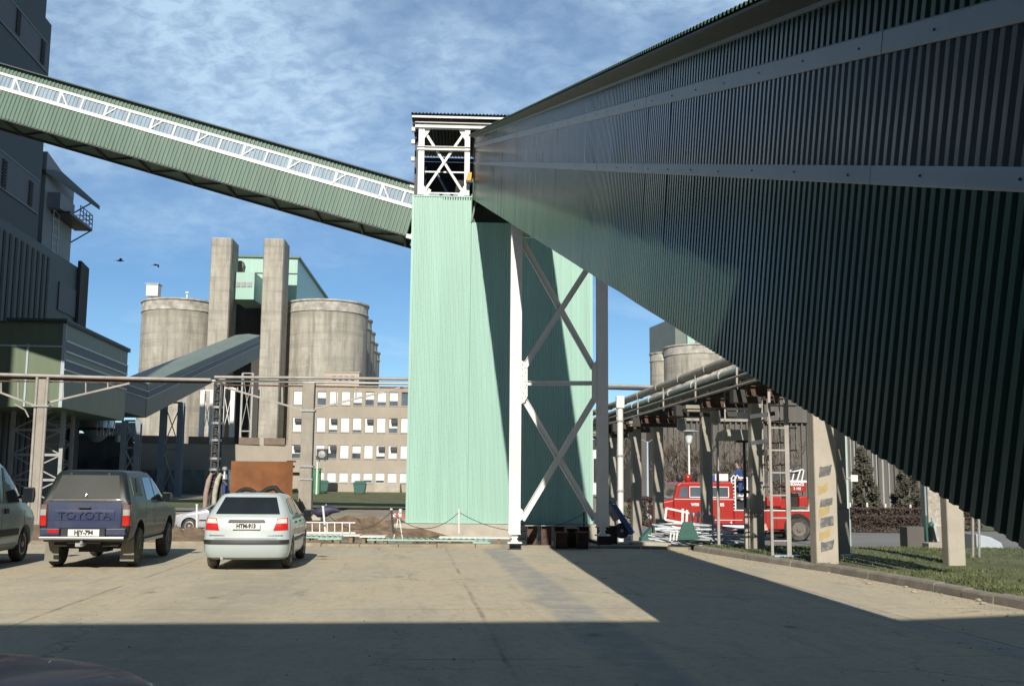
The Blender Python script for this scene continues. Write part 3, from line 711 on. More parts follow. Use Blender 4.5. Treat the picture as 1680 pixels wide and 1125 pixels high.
for px, py in [(857, 598), (861, 603), (857, 606), (861, 611), (857, 617), (861, 626), (863, 631), (861, 636), (858, 645), (862, 650), (857, 653), (862, 656)]:
    x, z = l_on(px, py); b = MB(); b.lathe([(.014, 0), (.014, -.02), (.008, -.026)], lp(x, z, -.083), 6, 'Y'); b.build('bolt', M_GALV, tr)

# ================================================================== far gallery (left)
A1 = at(0, 194, 44.4); XB = at(667, 386.5, 45.2)
U = (XB - A1).normalized(); NL = V((math.sin(TT), -math.cos(TT), 0)); NL = (NL - U * NL.dot(U)).normalized(); UP = NL.cross(U) * -1
if UP.z < 0: UP = -UP
LL = 31.0
def fp(s, l, h): return XB - U * s - NL * l + UP * h          # s runs up the slope to the left, l to the back
HG = (at(0, 106.5, 44.4) - A1).length * abs(UP.z)
HG = (at(0, 106.5, 44.4) - A1).dot(UP)
fr_ = lambda py: HG * (1 - (py - 106.5) / 87.5)
g2 = thing('conveyor_gallery', 'light green gallery with a pale window band sloping down from the left to the tower', 'gallery', fp(12, 1.1, 0))
b = MB()
b.corr(fp(0, 0, 0), -U, UP * fr_(146), NL, LL, .17, .035, jit=.008, sheet=6)
b.corr(fp(0, 0, fr_(121)), -U, UP * (HG - fr_(121)), NL, LL, .17, .035)
b.build('side_cladding', M_GREEN_L, g2)
b = MB(); b.corr(fp(0, 0, fr_(146)), -U, UP * (fr_(121) - fr_(146)), NL, LL, .17, .035); b.build('window_band', M_POLY, g2)
for a, c in ((118.7, 123), (141.7, 147.6)):
    b = MB(); b.prism([fp(0, -.05, fr_(c)), fp(0, -.05, fr_(a)), fp(0, -.02, fr_(a)), fp(0, -.02, fr_(c))], -U * LL); b.build('white_rail', M_WHITE, g2)
for k in range(15):
    s = .62 + k * 2.07
    b = MB(); b.bar(fp(s, -.052, fr_(145)), fp(s - .02, -.052, fr_(121)), .075, .012, NL); b.build('mullion', M_WHITE, g2)
    b = MB(); b.bar(fp(s + 1.0, -.047, fr_(145)), fp(s + 1.0, -.047, fr_(121)), .12, .006, NL); b.build('sheet_lap', M_BLIND2, g2)
    p0, p1 = (s + .55, s + .08) if (k < 7 and k != 0) else (s + .08, s + .5)
    b = MB(); b.bar(fp(p0 + .5, -.054, fr_(143)), fp(p1 + .5, -.054, fr_(122)), .055, .01, NL); b.build('diagonal_brace', M_WHITE, g2)
b = MB(); b.prism([fp(-.02, -.18, HG), fp(-.02, 1.15, HG + .16), fp(-.02, 2.5, HG), fp(-.02, 2.5, HG + .05), fp(-.02, 1.15, HG + .21), fp(-.02, -.18, HG + .05)], -U * LL)
b.build('roof', M_DARKBLD2, g2)
b = MB(); b.corr(fp(0, 2.35, 0), -U, UP * HG, -NL, LL, .17, .035); b.build('far_cladding', M_GREEN_L, g2)
b = MB(); b.prism([fp(.1, 0.02, .06), fp(.1, 2.33, .06), fp(.1, 2.33, .1), fp(.1, .02, .1)], -U * LL); b.build('floor_plate', M_GREEN_L, g2)
b = MB()
b.bar(fp(0, .05, .02), fp(LL, .05, .02), .1, .12, UP); b.bar(fp(-.1, 2.3, .02), fp(LL, 2.3, .02), .1, .12, UP)
for k in range(16):
    s = .15 + k * 2.0
    b.bar(fp(s, .05, .0), fp(s, 2.3, .0), .1, .1, UP); b.bar(fp(s, .1, .01), fp(s + 2, 2.25, .01), .06, .06, UP)
b.build('floor_frame', M_DARKSTEEL, g2)
for a_, c_, w1_, h1_, u_ in ((fp(-.45, -.02, HG - .10), fp(.5, -.02, HG - .10), .08, .14, UP), (fp(-.45, -.02, fr_(136)), fp(.1, -.02, fr_(136)), .06, .08, UP), (fp(-.5, -.02, -.02), fp(.0, -.02, -.02), .16, .18, UP),
                             (fp(-.35, .1, .7), fp(-.15, .1, 0), .08, .08, (0, 0, 1)), (fp(-.2, .1, .2), fp(-.45, .1, .9), .05, .12, (0, 0, 1)), (fp(-.35, -.02, fr_(124)), fp(-.35, -.02, HG), .07, .07, (0, 0, 1))):
    b = MB(); b.bar(a_, c_, w1_, h1_, u_); b.build('end_bracket', M_WHITE, g2)

# ================================================================== hall behind the camera that shades the foreground
def hall():
    H = 12.9; e = V((math.cos(R(5.8)), math.sin(R(5.8)), 0)); n = V((-e.y, e.x, 0))
    ky = 1.6
    base = V((1.83, 13.42 - H * ky, 0)) + V((-H * .05, 0, 0))
    h = thing('industrial_hall', 'grey industrial hall behind the viewpoint whose roof edge shades the yard', 'hall', base - n * 6)
    def q(x, y, z): return base + e * x + n * y + V((0, 0, z))
    b = MB(); b.prism([q(-70, 0, -.3), q(30, 0, -.3), q(30, 0, H), q(-70, 0, H)], -n * 14); b.build('wall', M_DARKCONC, h)  # unseen wall, coloured dark to keep bounced light off the yard
    b = MB(); b.prism([q(3.0, .0, H + .002), q(30, 0, H + .002), q(30, 0, H + 1.3), q(7.5, 0, H + .75)], -n * 3); b.build('roof_parapet', M_DARKCONC, h)
    for k in range(14):
        b = MB(); b.prism([q(-66 + k * 6.5, .02, 3), q(-62.5 + k * 6.5, .02, 3), q(-62.5 + k * 6.5, .02, 8), q(-66 + k * 6.5, .02, 8)], n * .03); b.build('window', M_GLASSC, h)
hall()
# ================================================================== background plant
def face_box(b, p, q, dep, z0, z1, n=None):
    """a block whose front runs p->q (xy) and goes back dep"""
    p, q = V((p.x, p.y, 0)), V((q.x, q.y, 0)); d = (q - p).normalized(); n = V((-d.y, d.x, 0))
    return b.prism([p + V((0, 0, z0)), q + V((0, 0, z0)), q + V((0, 0, z1)), p + V((0, 0, z1))], n * dep)
GD = V((-math.sin(TH), math.cos(TH), 0))              # along the grid, away from the camera
ED = V((math.cos(TH), math.sin(TH), 0))
E2 = V((math.cos(TT), math.sin(TT), 0)); N2 = V((-math.sin(TT), math.cos(TT), 0))
def along(px_near, d_near, px_far, py=600):
    """far end (distance) of a grid-direction wall that starts at px_near/d_near and ends at px_far"""
    p = at(px_near, py, d_near); r = CAM_R @ V(((px_far - 840) / F_PX, (562.5 - py) / F_PX, -1)); k = r.x / r.y
    # p.x + g.x*t = k*(p.y + g.y*t)
    t = (p.x - k * p.y) / (k * GD.y - GD.x); return p, p + GD * t

# ---- dark mill tower on the far left
pf = at(70, 260, 74); 
def mill_pt(s, z): return V((pf.x, pf.y, 0)) - GD * s + V((0, 0, z))
zt = at(88, 42, 74).z; zlow = at(68, 408, 74).z
mill = thing('mill_tower', 'tall dark slate mill tower with strips of louvres at the left edge of the photo', 'building', mill_pt(6, 0), TH)
b = MB(); b.prism([mill_pt(0, 0), mill_pt(49, 0), mill_pt(49, zt), mill_pt(0, zt)], -ED * 16)
b.prism([mill_pt(1.3, zt), mill_pt(49, zt), mill_pt(49, zt + 6), mill_pt(1.3, zt + 6)], -ED * 16)
b.build('wall', M_DARKBLD, mill)
def mband(z0, z1, m, nm, off=.05, s0=0.4, s1=22):
    b = MB(); b.prism([mill_pt(s0, z0), mill_pt(s1, z0), mill_pt(s1, z1), mill_pt(s0, z1)], ED * off); return b.build(nm, m, mill)
M_DARKBAND = mat('plum_grey_panel', (.085, .085, .10), .6, var=.08, vs=.3)
M_BANDLINE = mat('pale_joint', (.15, .18, .20), .6, var=.05)
def mz(px, py):
    """height on the mill's right face"""
    r = CAM_R @ V(((px - 840) / F_PX, (562.5 - py) / F_PX, -1)); o = V((0, 0, CAM_H)); q = o + r * ((V((pf.x, pf.y, 0)) - o).dot(ED) / r.dot(ED))
    return -(q - V((pf.x, pf.y, 0))).dot(GD), q.z
for (ya, yb) in ((59, 104), (300, 352)):
    za, zb_ = mz(66, ya)[1], mz(62, yb)[1]
    mband(zb_, za, M_DARKBAND, 'panel_band')
    mband(za - .06, za + .06, M_BANDLINE, 'joint_line', .08); mband(zb_ - .06, zb_ + .06, M_BANDLINE, 'joint_line', .08)
for (px, y0, y1) in ((30, 17, 60), (70, 66, 108), (7, 262, 312), (50, 297, 340)):
    s, za = mz(px, y0); _, zb_ = mz(px, y1)
    b = MB(); n = 9
    for k in range(n):
        z0 = lerp(zb_, za, (k + .15) / n); z1 = lerp(zb_, za, (k + .8) / n)
        b.prism([mill_pt(s - .35, z0), mill_pt(s + .35, z0), mill_pt(s + .35, z1), mill_pt(s - .35, z1)], ED * .12)
    b.build('louvre_strip', M_INT, mill)
b = MB(); b.prism([mill_pt(-.02, -.5), mill_pt(49, -.5), mill_pt(49, zlow), mill_pt(-.02, zlow)], ED * .10)
for k in range(24): b.prism([mill_pt(.2 + k * .9, 0), mill_pt(.5 + k * .9, 0), mill_pt(.5 + k * .9, zlow - .2), mill_pt(.2 + k * .9, zlow - .2)], ED * .115)
b.build('concrete_base', M_DARKCONC, mill)

# ---- stair annex with a lean-to roof and balcony
p0, p1 = along(70, 75.5, 118, 370)
zr_ = at(108, 330, p1.y).z; zb_ = at(108, 440, p1.y).z
ann = thing('stair_annex', 'pale stair annex with an overhanging roof and a railed balcony behind the mill tower', 'annex', (p1.x, p1.y, 0), TH)
def ap(t, z, o=0): return V((p0.x, p0.y, 0)).lerp(V((p1.x, p1.y, 0)), t) + ED * o + V((0, 0, z))
b = MB(); b.prism([ap(0, 0), ap(1, 0), ap(1, zr_ + 1), ap(0, zr_ + 2)], -ED * 6); b.build('wall', mat('pale_annex_wall', (.26, .29, .30), .7, var=.1, vs=.4), ann)
b = MB(); za = at(72, 276, p0.y).z; ze = at(148, 322, p1.y + 1).z
L_ = (p1 - p0).length
b.prism([ap(-.1, za, -2), ap(.35, za + .2, .4), ap(1.15, za - 1.0, 1.75), ap(1.15, za - 1.15, 1.75), ap(-.1, za - .5, .2)], V((0, 0, .18)))
b.build('roof', M_DARKBLD2, ann)
zbal = at(118, 375, p1.y).z
b = MB(); b.prism([ap(.25, zbal), ap(1.12, zbal), ap(1.12, zbal + .2), ap(.25, zbal + .2)], ED * 1.35)
b.build('balcony_floor', M_DARKSTEEL, ann)
b = MB(); b.prism([ap(.1, zbal + .2), ap(.62, zbal + .2), ap(.62, zbal + 1.25), ap(.1, zbal + 1.35)], ED * .9); b.build('parapet', mat('plum_parapet', (.24, .24, .28), .7, var=.1), ann)
b = MB()
for h in (.55, .9, 1.25):
    b.bar(ap(.62, zbal + h, 1.33), ap(1.11, zbal + h, 1.33), .05, .05); b.bar(ap(1.11, zbal + h, 0), ap(1.11, zbal + h, 1.33), .05, .05)
for k in range(5): b.bar(ap(.62 + k * .122, zbal + .2, 1.33), ap(.62 + k * .122, zbal + 1.25, 1.33), .05, .05)
b.build('railing', M_DARKSTEEL, ann)
b = MB(); b.bar(ap(1, zbal - 1.1), ap(1.1, zbal, 1.25), .1, .1); b.build('strut', M_DARKSTEEL, ann)
b = MB(); b.bar(ap(1, zr_ - 1.0), ap(1.1, zr_ + .2, 1.4), .1, .1); b.build('strut', M_DARKSTEEL, ann)
b = MB()
for k in range(8):
    z = lerp(zb_ - 1, zbal, k / 7); b.bar(ap(.10, z, .5), ap(.28, z, .5), .04, .04)
b.bar(ap(.10, zb_ - 2, .5), ap(.10, zbal, .5), .06, .06); b.bar(ap(.28, zb_ - 2, .5), ap(.28, zbal, .5), .06, .06)
b.build('ladder', M_GALV, ann)

# ---- dark block below
q0, q1 = along(-40, 60, 138, 490)
zq = at(138, 447, q1.y).z; 
blk = thing('concrete_block_building', 'dark blank concrete building below the mill tower, left of the silos', 'building', (q1.x, q1.y, 0), TH)
def bp(t, z, o=0): return V((q0.x, q0.y, 0)).lerp(V((q1.x, q1.y, 0)), t) + ED * o + V((0, 0, z))
b = MB(); b.prism([bp(0, 0), bp(1, 0), bp(1, zq), bp(0, zq)], -ED * 14); b.build('wall', M_DARKBLD2, blk)
b = MB()
b.prism([bp(.90, 0), bp(1.0, 0), bp(1.0, zq + .3), bp(.90, zq + .5)], ED * .25); b.build('corner_pier', M_DARKCONC, blk)
b = MB(); zA = at(100, 490, q1.y - 4).z
b.prism([bp(.70, zA - 1.1), bp(.89, zA - 1.1), bp(.89, zA + .9), bp(.70, zA + .9)], ED * .08); b.build('panel_band', M_DARKBAND, blk)
b = MB()
for k in range(12): b.prism([bp(.02 + k * .05, 0), bp(.04 + k * .05, 0), bp(.04 + k * .05, zq - .6), bp(.02 + k * .05, zq - .6)], ED * .04)
b.build('rib', M_DARKCONC, blk)

# ---- green cladding house with the V-shaped gallery
h0, h1 = along(106, 60, 210, 575)
zt0 = at(107, 531, 60).z; zb0_ = at(107, 668, 60).z
hs = thing('drive_house', 'green clad drive house on steel legs with banded side wall, left of the silos', 'building', (h0.x, h0.y, 0), TH)
def hp(t, z, o=0): return V((h0.x, h0.y, 0)).lerp(V((h1.x, h1.y, 0)), t) + ED * o + V((0, 0, z))
b = MB(); b.prism([hp(0, zb0_), hp(1, zb0_), hp(1, zt0), hp(0, zt0)], -ED * 6.5)
b.build('wall', M_HOUSE, hs)
b = MB(); b.prism([hp(-.02, zt0, .12), hp(1.02, zt0, .12), hp(1.02, zt0 + .06, .12), hp(-.02, zt0 + .06, .12)], -ED * 6.9)
b.prism([hp(-.02, zt0 + .1, -3.2)] + [hp(-.02, zt0 + .1, .12), hp(1.02, zt0 + .1, .12), hp(1.02, zt0 + .1, -3.2)], V((0, 0, .15)))
b.build('roof', M_DARKBLD2, hs)
M_HBAND = mat('grey_band', (.11, .125, .14), .6, var=.05)
for (ya, yb) in ((560, 577), (591, 607)):
    za = at(109, ya, 60.3).z; zc_ = at(109, yb, 60.3).z
    b = MB(); b.prism([hp(.0, zc_), hp(.995, zc_), hp(.995, za), hp(.0, za)], ED * .06); b.build('wall_band', M_HBAND, hs)
    for z_ in (za, zc_):
        b = MB(); b.prism([hp(.0, z_ - .05), hp(.995, z_ - .05), hp(.995, z_ + .05), hp(.0, z_ + .05)], ED * .09); b.build('band_edge', M_STRIP, hs)
b = MB()
b.prism([hp(0, zb0_, .05), hp(0, zt0, .05), hp(0, zt0, -.14), hp(0, zb0_, -.14)], -GD * .06)
b.prism([hp(0, zb0_, -1.95), hp(0, zt0 - 1.2, -1.95), hp(0, zt0 - 1.2, -2.05), hp(0, zb0_, -2.05)], -GD * .06)
b.prism([hp(0, zt0 - 1.35, .05), hp(0, zt0 - 1.25, .05), hp(0, zt0 - 1.25, -3.6), hp(0, zt0 - 1.35, -3.6)], -GD * .05)
b.build('pale_trim', M_STRIP, hs)

# V gallery: dips from the house, then climbs into the silos
def gal_run(b, c, wdt, hgt):
    for (p, q) in zip(c, c[1:]):
        d = (q - p).normalized(); side = d.cross(V((0, 0, 1))).normalized() * wdt / 2; up = V((0, 0, hgt))
        b.prism([p - side, p + side, p + side + up, p - side + up], q - p)
vg = thing('conveyor_gallery', 'grey-green V-shaped gallery dipping behind the pipe bridge and climbing between the silo towers', 'gallery', at(237, 690, 74))
c0, c1, c2 = at(150, 661, 71), at(239, 685, 80), at(425, 587, 118)
c0, c1, c2 = [q_ - V((d_.y, -d_.x, 0)).normalized() * 1.3 for q_, d_ in ((c0, c1 - c0), (c1, c2 - c0), (c2, c2 - c1))]
b = MB(); gal_run(b, [c0, c1, c2], 2.6, 2.47)
vgw = b.build('wall', mat('grey_green_gallery', (.12, .15, .135), .5, var=.08, vs=.3), vg)
b = MB()
for p, q in ((c0, c1), (c1, c2)):
    d = (q - p).normalized(); side = d.cross(V((0, 0, 1))).normalized()
    b.prism([p - side * 1.36 + V((0, 0, 2.47)), p + side * 1.36 + V((0, 0, 2.47)), p + side * 1.36 + V((0, 0, 2.55)), p + V((0, 0, 2.70)), p - side * 1.36 + V((0, 0, 2.55))], q - p)
b.build('roof', mat('pale_green_roof', (.19, .235, .205), .5, var=.08, vs=.4), vg)
b = MB()
for p, q in ((c0, c1), (c1, c2)):
    d = (q - p).normalized(); side = d.cross(V((0, 0, 1))).normalized()
    b.prism([p + side * 1.3 + V((0, 0, 1.45)), p + side * 1.34 + V((0, 0, 1.45)), p + side * 1.34 + V((0, 0, 1.95)), p + side * 1.3 + V((0, 0, 1.95))], q - p)
b.build('wall_band', M_HBAND, vg)
for h_ in (1.42, 1.95):
    b = MB()
    for p, q in ((c0, c1), (c1, c2)):
        d = (q - p).normalized(); side = d.cross(V((0, 0, 1))).normalized()
        b.prism([p + side * 1.3 + V((0, 0, h_)), p + side * 1.36 + V((0, 0, h_)), p + side * 1.36 + V((0, 0, h_ + .05)), p + side * 1.3 + V((0, 0, h_ + .05))], q - p)
    b.build('band_edge', M_STRIP, vg)
# steel legs under the house and the V gallery
def lattice_leg(label, pxs, pyt, pyb, d, m, wdt=.28, braces=2, group='steel trestles under the far galleries', sill=True):
    ps = [at(px, pyb, d) for px in pxs]; z0 = zg(ps[0].x, ps[0].y); z1 = at(pxs[0], pyt, d).z
    t = thing('steel_trestle', label, 'trestle', (sum(p.x for p in ps) / len(ps), ps[0].y, z0), 0, group)
    for p in ps:
        b = MB(); b.hbeam(V((p.x, p.y, z0)), V((p.x, p.y, z1)), wdt, wdt, .03, (0, 1, 0)); b.build('leg', m, t)
    for k in range(braces):
        za, zb = lerp(z0, z1, k / braces), lerp(z0, z1, (k + 1) / braces)
        for f in (0, 1):
            b = MB(); b.bar(V((ps[0].x, d + .05 * f, (za, zb)[f])), V((ps[1].x, d + .05 * f, (zb, za)[f])), .07, .07); b.build('brace', m, t)
        b = MB(); b.bar(V((ps[0].x, d, zb)), V((ps[1].x, d, zb)), .1, .14); b.build('tie', m, t)
    return t
lattice_leg('grey lattice trestle under the drive house at the left edge', (14, 97), 664, 800, 63.5, M_LATT, .22, 4)
lattice_leg('white lattice trestle under the drive house, second from the left edge', (60, 113), 665, 800, 68, M_LATT, .2, 5)
lattice_leg('slate trestle under the bottom bend of the V-shaped gallery', (199, 222), 690, 805, 72, M_STEELBLUE, .35, 3)
lattice_leg('slate X-braced trestle standing right of the bottom bend', (262, 291), 660, 812, 89, M_STEELBLUE, .5, 2)
lattice_leg('white lattice trestle left of the black pipe mast', (328, 344), 640, 760, 121, M_WHITE, .5, 2)
lattice_leg('white lattice trestle between the pipe mast and the stair towers', (361, 378), 636, 760, 124, M_WHITE, .5, 2)
# silver tank and pale blue tank under the house
p = at(160, 695, 77); tk = thing('steel_tank', 'shiny steel tank with a lattice frame under the drive house', 'tank', p)
b = MB(); b.lathe([(.1, 1.75), (.9, 1.6), (1.2, 1.2), (1.2, -.3), (.5, -1.1), (.2, -1.3)], p, 28); b.build('tank_body', M_TANK, tk, smooth=40)
b = MB(); b.lathe([(1.32, .62), (1.32, .42)], p, 28); b.lathe([(1.3, -.35), (1.3, -.5)], p, 28); b.build('tank_band', M_INT, tk)
b = MB()
for k in range(6):
    x = p.x + .5 + k * .22; b.bar(V((x, p.y - 1.3, p.z - .9)), V((x + (.2 if k % 2 else -.1), p.y - 1.3, p.z + .9)), .05, .05)
b.build('lattice_frame', M_GALV, tk)
for v in tk.children: pass
p = at(213, 703, 84); t2 = thing('blue_tank', 'pale blue capsule tank behind the slate trestle under the V-shaped gallery', 'tank', p)
b = MB(); b.tube([p + V((x, 0, 0)) for x in (-1.5, -1.4, .55, .75, .8)], [.1, .5, .5, .35, .1], 14); b.build('tank_shell', M_PALEBLUE, t2, smooth=50)
for dx in (-.9, .4):
    b = MB(); b.cbox(p + V((dx, 0, -.75)), .2, .6, .6); b.build('saddle', M_STEELBLUE, t2)
p0s, p1s = at(-60, 780, 88), at(216, 780, 93)
sd = thing('dark_shed', 'long dark shed in shade behind the steel trestles under the drive house', 'shed', (p0s.x + 10, p0s.y, 0))
b = MB(); face_box(b, p0s, p1s, 9, -.3, at(150, 716, 92).z); b.build('wall', M_DARKCONC, sd)  # the shed's shade is put into its dark wall colour
b = MB(); face_box(b, p0s - V((.4, .4, 0)), p1s + V((.4, -.4, 0)), 9.8, at(150, 716, 92).z, at(150, 711, 92).z); b.build('roof', M_DARKBLD2, sd)
for k in range(5):
    a, c = at(20 + k * 40, 800, 88.6 + k * .8), at(46 + k * 40, 800, 89 + k * .8); b = MB(); face_box(b, a, c, .08, .4, 3.6); b.build('shed_door', M_INT, sd)

# ---- silos
DS = 150.0
def silo(label, pxc, r_px, pyt, d, group='grey concrete silos of the left battery', base=None, detail=True):
    c = at(pxc, 640, d); r = r_px / F_PX * d; z1 = at(pxc, pyt, d - r).z; z0 = base if base is not None else .3
    s = thing('concrete_silo', label, 'silo', (c.x, c.y, z0), 0, group)
    b = MB(); b.lathe([(r, z0), (r, z1 - 1.6)], (c.x, c.y, 0), 56); b.build('shaft', M_SILO, s, smooth=40)
    b = MB(); b.lathe([(r + .12, z1 - 1.6), (r + .12, z1 - 1.45), (r + .03, z1 - 1.40), (r + .03, z1 - .25), (r + .20, z1 - .2), (r + .20, z1 + .02), (r - .4, z1 + .05)], (c.x, c.y, 0), 56)
    b.build('rim', M_SILOTOP if detail else M_SILO, s, smooth=40)
    return s, c, r, z1
s1, cs1, rs1, zs1 = silo('concrete silo with a white box on its rim, left of the twin stair towers', 290, 61, 488, DS)
s2, cs2, rs2, zs2 = silo('front concrete silo right of the twin stair towers', 533, 67, 490, DS)
for k, lab in enumerate(('second silo in the row behind the right front silo', 'third silo in the row behind the right front silo', 'fourth silo in the row behind the right front silo', 'rearmost silo in the row behind the right front silo')):
    c = cs2 + GD * 14 * (k + 1); px = 840 + c.x / c.y * F_PX
    silo(lab, px, rs2 * F_PX / c.y, 0, c.y)[0]
# fix heights of the row: rebuild is avoided by giving every silo the same top
for o in [o for o in COL.objects if o.get('category') == 'silo' and 'in the row' in o['label']]:
    for ch in o.children:
        zs = [v.co.z for v in ch.data.vertices]; top = max(zs); sh = (zs2 - o.location.z) - top
        for v in ch.data.vertices:
            if ch.name.startswith('rim') or v.co.z > .5: v.co.z += sh + (.05 if ch.name.startswith('rim') else 0)
p = at(252, 478, DS - 3); wb = thing('roof_cabin', 'small white cabin on the rim of the left silo', 'cabin', p, TT)
b = MB(); b.cbox(p + V((0, 0, .05)), 1.6, 1.6, 1.6, TT); b.build('cabin_wall', M_WHITE, wb)
b = MB(); b.cbox(p + V((0, 0, .93)), 1.9, 1.9, .14, TT); b.build('cabin_roof', M_GALV, wb)
p = at(307, 484, DS - 4); vt = thing('roof_vent', 'tiny white vent pipe on top of the left silo', 'vent', p)
b = MB(); b.tube([p + V((0, 0, -.4)), p + V((0, 0, .25))], .12, 8); b.lathe([(.3, .25), (.2, .45), (.02, .5)], p, 10); b.build('vent_pipe', M_WHITE, vt)

# ---- stair towers
def stair_tower(label, x0, x1, pyt, xs):
    p, q = at(x0, 600, DS - 9), at(x1, 600, DS - 9 + (x1 - x0) * .004); z = at(x0, pyt, DS - 9).z
    t = thing('stair_tower', label, 'tower', ((p.x + q.x) / 2, p.y, 0), TT, 'twin concrete stair towers between the silos')
    dep = 4.6; zb = .3
    e = (V((q.x, q.y, 0)) - V((p.x, p.y, 0))); n = V((-e.y, e.x, 0)).normalized(); e = e.normalized(); Lw = (V((q.x, q.y, 0)) - V((p.x, p.y, 0))).length
    P = V((p.x, p.y, 0)); o = lambda x, y, zz: P + e * x + n * y + V((0, 0, zz))
    r = .45; prof = [(r, 0), (Lw - r, 0), (Lw - .12, .12), (Lw, r), (Lw, dep), (0, dep), (0, r), (.12, .12)]
    b = MB(); b.prism([o(x, y, zb) for x, y in prof], V((0, 0, z - zb))); b.build('shaft', M_SILO, t)
    b = MB(); b.prism([o(x * 1.0, y, z) for x, y in prof], V((0, 0, .12))); b.build('coping', M_SILOTOP, t)
    return o
stair_tower('left of the twin concrete stair towers', 336.5, 371.5, 391, 0)
stair_tower('right of the twin concrete stair towers', 424, 459, 392.5, 0)
# dark recess between the towers and the mint head house
hp0, hp1 = at(378, 500, DS + 2), at(486, 500, DS + 2.5)
hh = thing('head_house', 'mint green head house on top of the silos behind the twin stair towers', 'building', hp0, TT)
zA, zB, zC = at(400, 422, DS + 2).z, at(400, 497, DS + 2).z, zs2
b = MB(); face_box(b, hp0, hp1, 62, zB, zA); b.build('wall', M_MINT, hh)
b = MB(); face_box(b, hp0 - V((.3, .3, 0)), hp1 + V((.3, -.3, 0)), 63, zA, zA + .3); b.build('roof_edge', M_GREEN_L, hh)
b = MB(); z = at(400, 448, DS + 2).z; face_box(b, hp0 - V((0, .1, 0)), hp1 - V((0, .1, 0)), .08, z, z + .12); b.build('wall_seam', M_DARKSTEEL, hh)
b = MB(); face_box(b, hp0 - V((0, -1, 0)), hp1 - V((0, -1, 0)), 40, .3, zB - .02); b.build('dark_recess', M_DARKCONC, hh)  # solid dark block; its colour stands for the shade in the gap
p = at(401, 471, DS - 5); gb = thing('louvred_plant_box', 'mint green plant box with three grey louvres between the stair towers', 'plant box', p, TT)
zz0, zz1 = at(400, 493, DS - 5).z, at(400, 449, DS - 5).z
x0, x1 = at(381, 470, DS - 6), at(417, 470, DS - 6)
b = MB(); face_box(b, x0, x1, 7.5, zz0, zz1); b.build('box_wall', M_MINT, gb)
for k in range(3):
    a, c = at(386 + k * 9.6, 462, DS - 6.06), at(394 + k * 9.6, 471, DS - 6.06)
    b = MB(); face_box(b, V((a.x, a.y, 0)), V((c.x, a.y + .02, 0)), .04, c.z, a.z)
    for j in range(5): z = lerp(c.z, a.z, (j + .5) / 5); b.bar(V((a.x, a.y - .03, z)), V((c.x, a.y - .03, z)), .05, .05)
    b.build('louvre', M_GALV, gb)
p = at(391, 438, DS - 3); bb = thing('brown_hopper', 'small brown hopper above the mint plant box', 'hopper', p, TT)
b = MB(); b.prism([p + V((-.6, 0, -.9)), p + V((.5, 0, -.9)), p + V((.7, 0, .3)), p + V((.45, 0, .9)), p + V((-.6, 0, .9))], V((0, 1.4, 0))); b.build('hopper_body', mat('brown_sheet', (.27, .22, .18), .8), bb)
# steel inside the recess
lattice_leg('white zigzag brace frame in the dark gap between the stair towers', (394, 411), 612, 720, DS - 12, M_LATT, .24, 2)

# ---- low beige building and its long dark neighbour
l0, l1 = at(205, 780, 103), at(478, 780, 107.5)
lb = thing('low_service_building', 'long low beige rendered building with planters along its roof edge', 'building', (l0.x, l0.y, .3))
zr = at(420, 729, 106).z
b = MB(); face_box(b, l0, l1, 10, -.2, zr); b.build('wall', M_STUCCO, lb)
for k in range(6):
    xa = 226 + k * 41.5; a, c = at(xa, 720, 103.2 + k * .68), at(xa + 34, 720, 103.2 + k * .68 + .5)
    b = MB(); face_box(b, a, c, 1.2, zr + .01, at(400, 716.5, 105).z); b.build('roof_planter', mat('brown_planter', (.22, .17, .135), .9, var=.15, vs=2) if k == 0 else bpy.data.materials['brown_planter'], lb)
b = MB()
for k in range(7):
    xa = 232 + k * 22; a, c = at(xa, 790, 102.9), at(xa + 15, 790, 103.2); face_box(b, a, c, .08, at(xa, 805, 103).z, at(xa, 770, 103).z)
b.build('window_row', M_GLASSC, lb)

# ---- four-storey office block
O0, O1 = at(474, 700, 124), at(720, 700, 124 + .7)
od = (V((O1.x, O1.y, 0)) - V((O0.x, O0.y, 0))).normalized(); on_ = V((-od.y, od.x, 0))
off = thing('office_block', 'four-storey beige office block with rows of white blinds, left of the mint tower', 'building', (O0.x, O0.y, .5), TT)
def op(px, py, y=0.0):
    r = CAM_R @ V(((px - 840) / F_PX, (562.5 - py) / F_PX, -1)); o = V((0, 0, CAM_H))
    k = (V((O0.x, O0.y, 0)) - o).dot(on_) / r.dot(on_); return o + r * k + on_ * y
zr = op(560, 634).z; zbase = op(560, 806).z - .3
b = MB(); x0 = op(474, 700).x; P0 = V((O0.x, O0.y, 0)); W_ = 21.0
# wall built as piers and spandrels so that the windows sit in real openings
rows = [(642, 664.5), (685, 709), (730, 752), (775, 791.5)]
zrow = [(op(560, b_).z, op(560, a_).z) for a_, b_ in rows]
cols = [487 + 19.75 * k for k in range(11)]
xs = [((op(c - 7.2, 700) - P0).dot(od), (op(c + 7.2, 700) - P0).dot(od)) for c in cols]
def wbox(b, xa, xb, za, zb, y0=0.0, y1=.35): b.prism([P0 + od * xa + on_ * y0 + V((0, 0, za)), P0 + od * xb + on_ * y0 + V((0, 0, za)), P0 + od * xb + on_ * y0 + V((0, 0, zb)), P0 + od * xa + on_ * y0 + V((0, 0, zb))], on_ * (y1 - y0))
zz = [zbase] + [z for r in sorted(zrow) for z in r] + [zr]
for k in range(0, len(zz), 2): wbox(b, -.0, W_, zz[k], zz[k + 1])
for (za, zb) in zrow:
    xa = 0.0
    for (a, c) in xs: wbox(b, xa, a, za, zb, .001, .349); xa = c
    wbox(b, xa, W_, za, zb, .001, .349)
wbox(b, .02, W_ - .02, zbase, zr - .02, .6, 12)
b.build('wall', M_STUCCO, off)
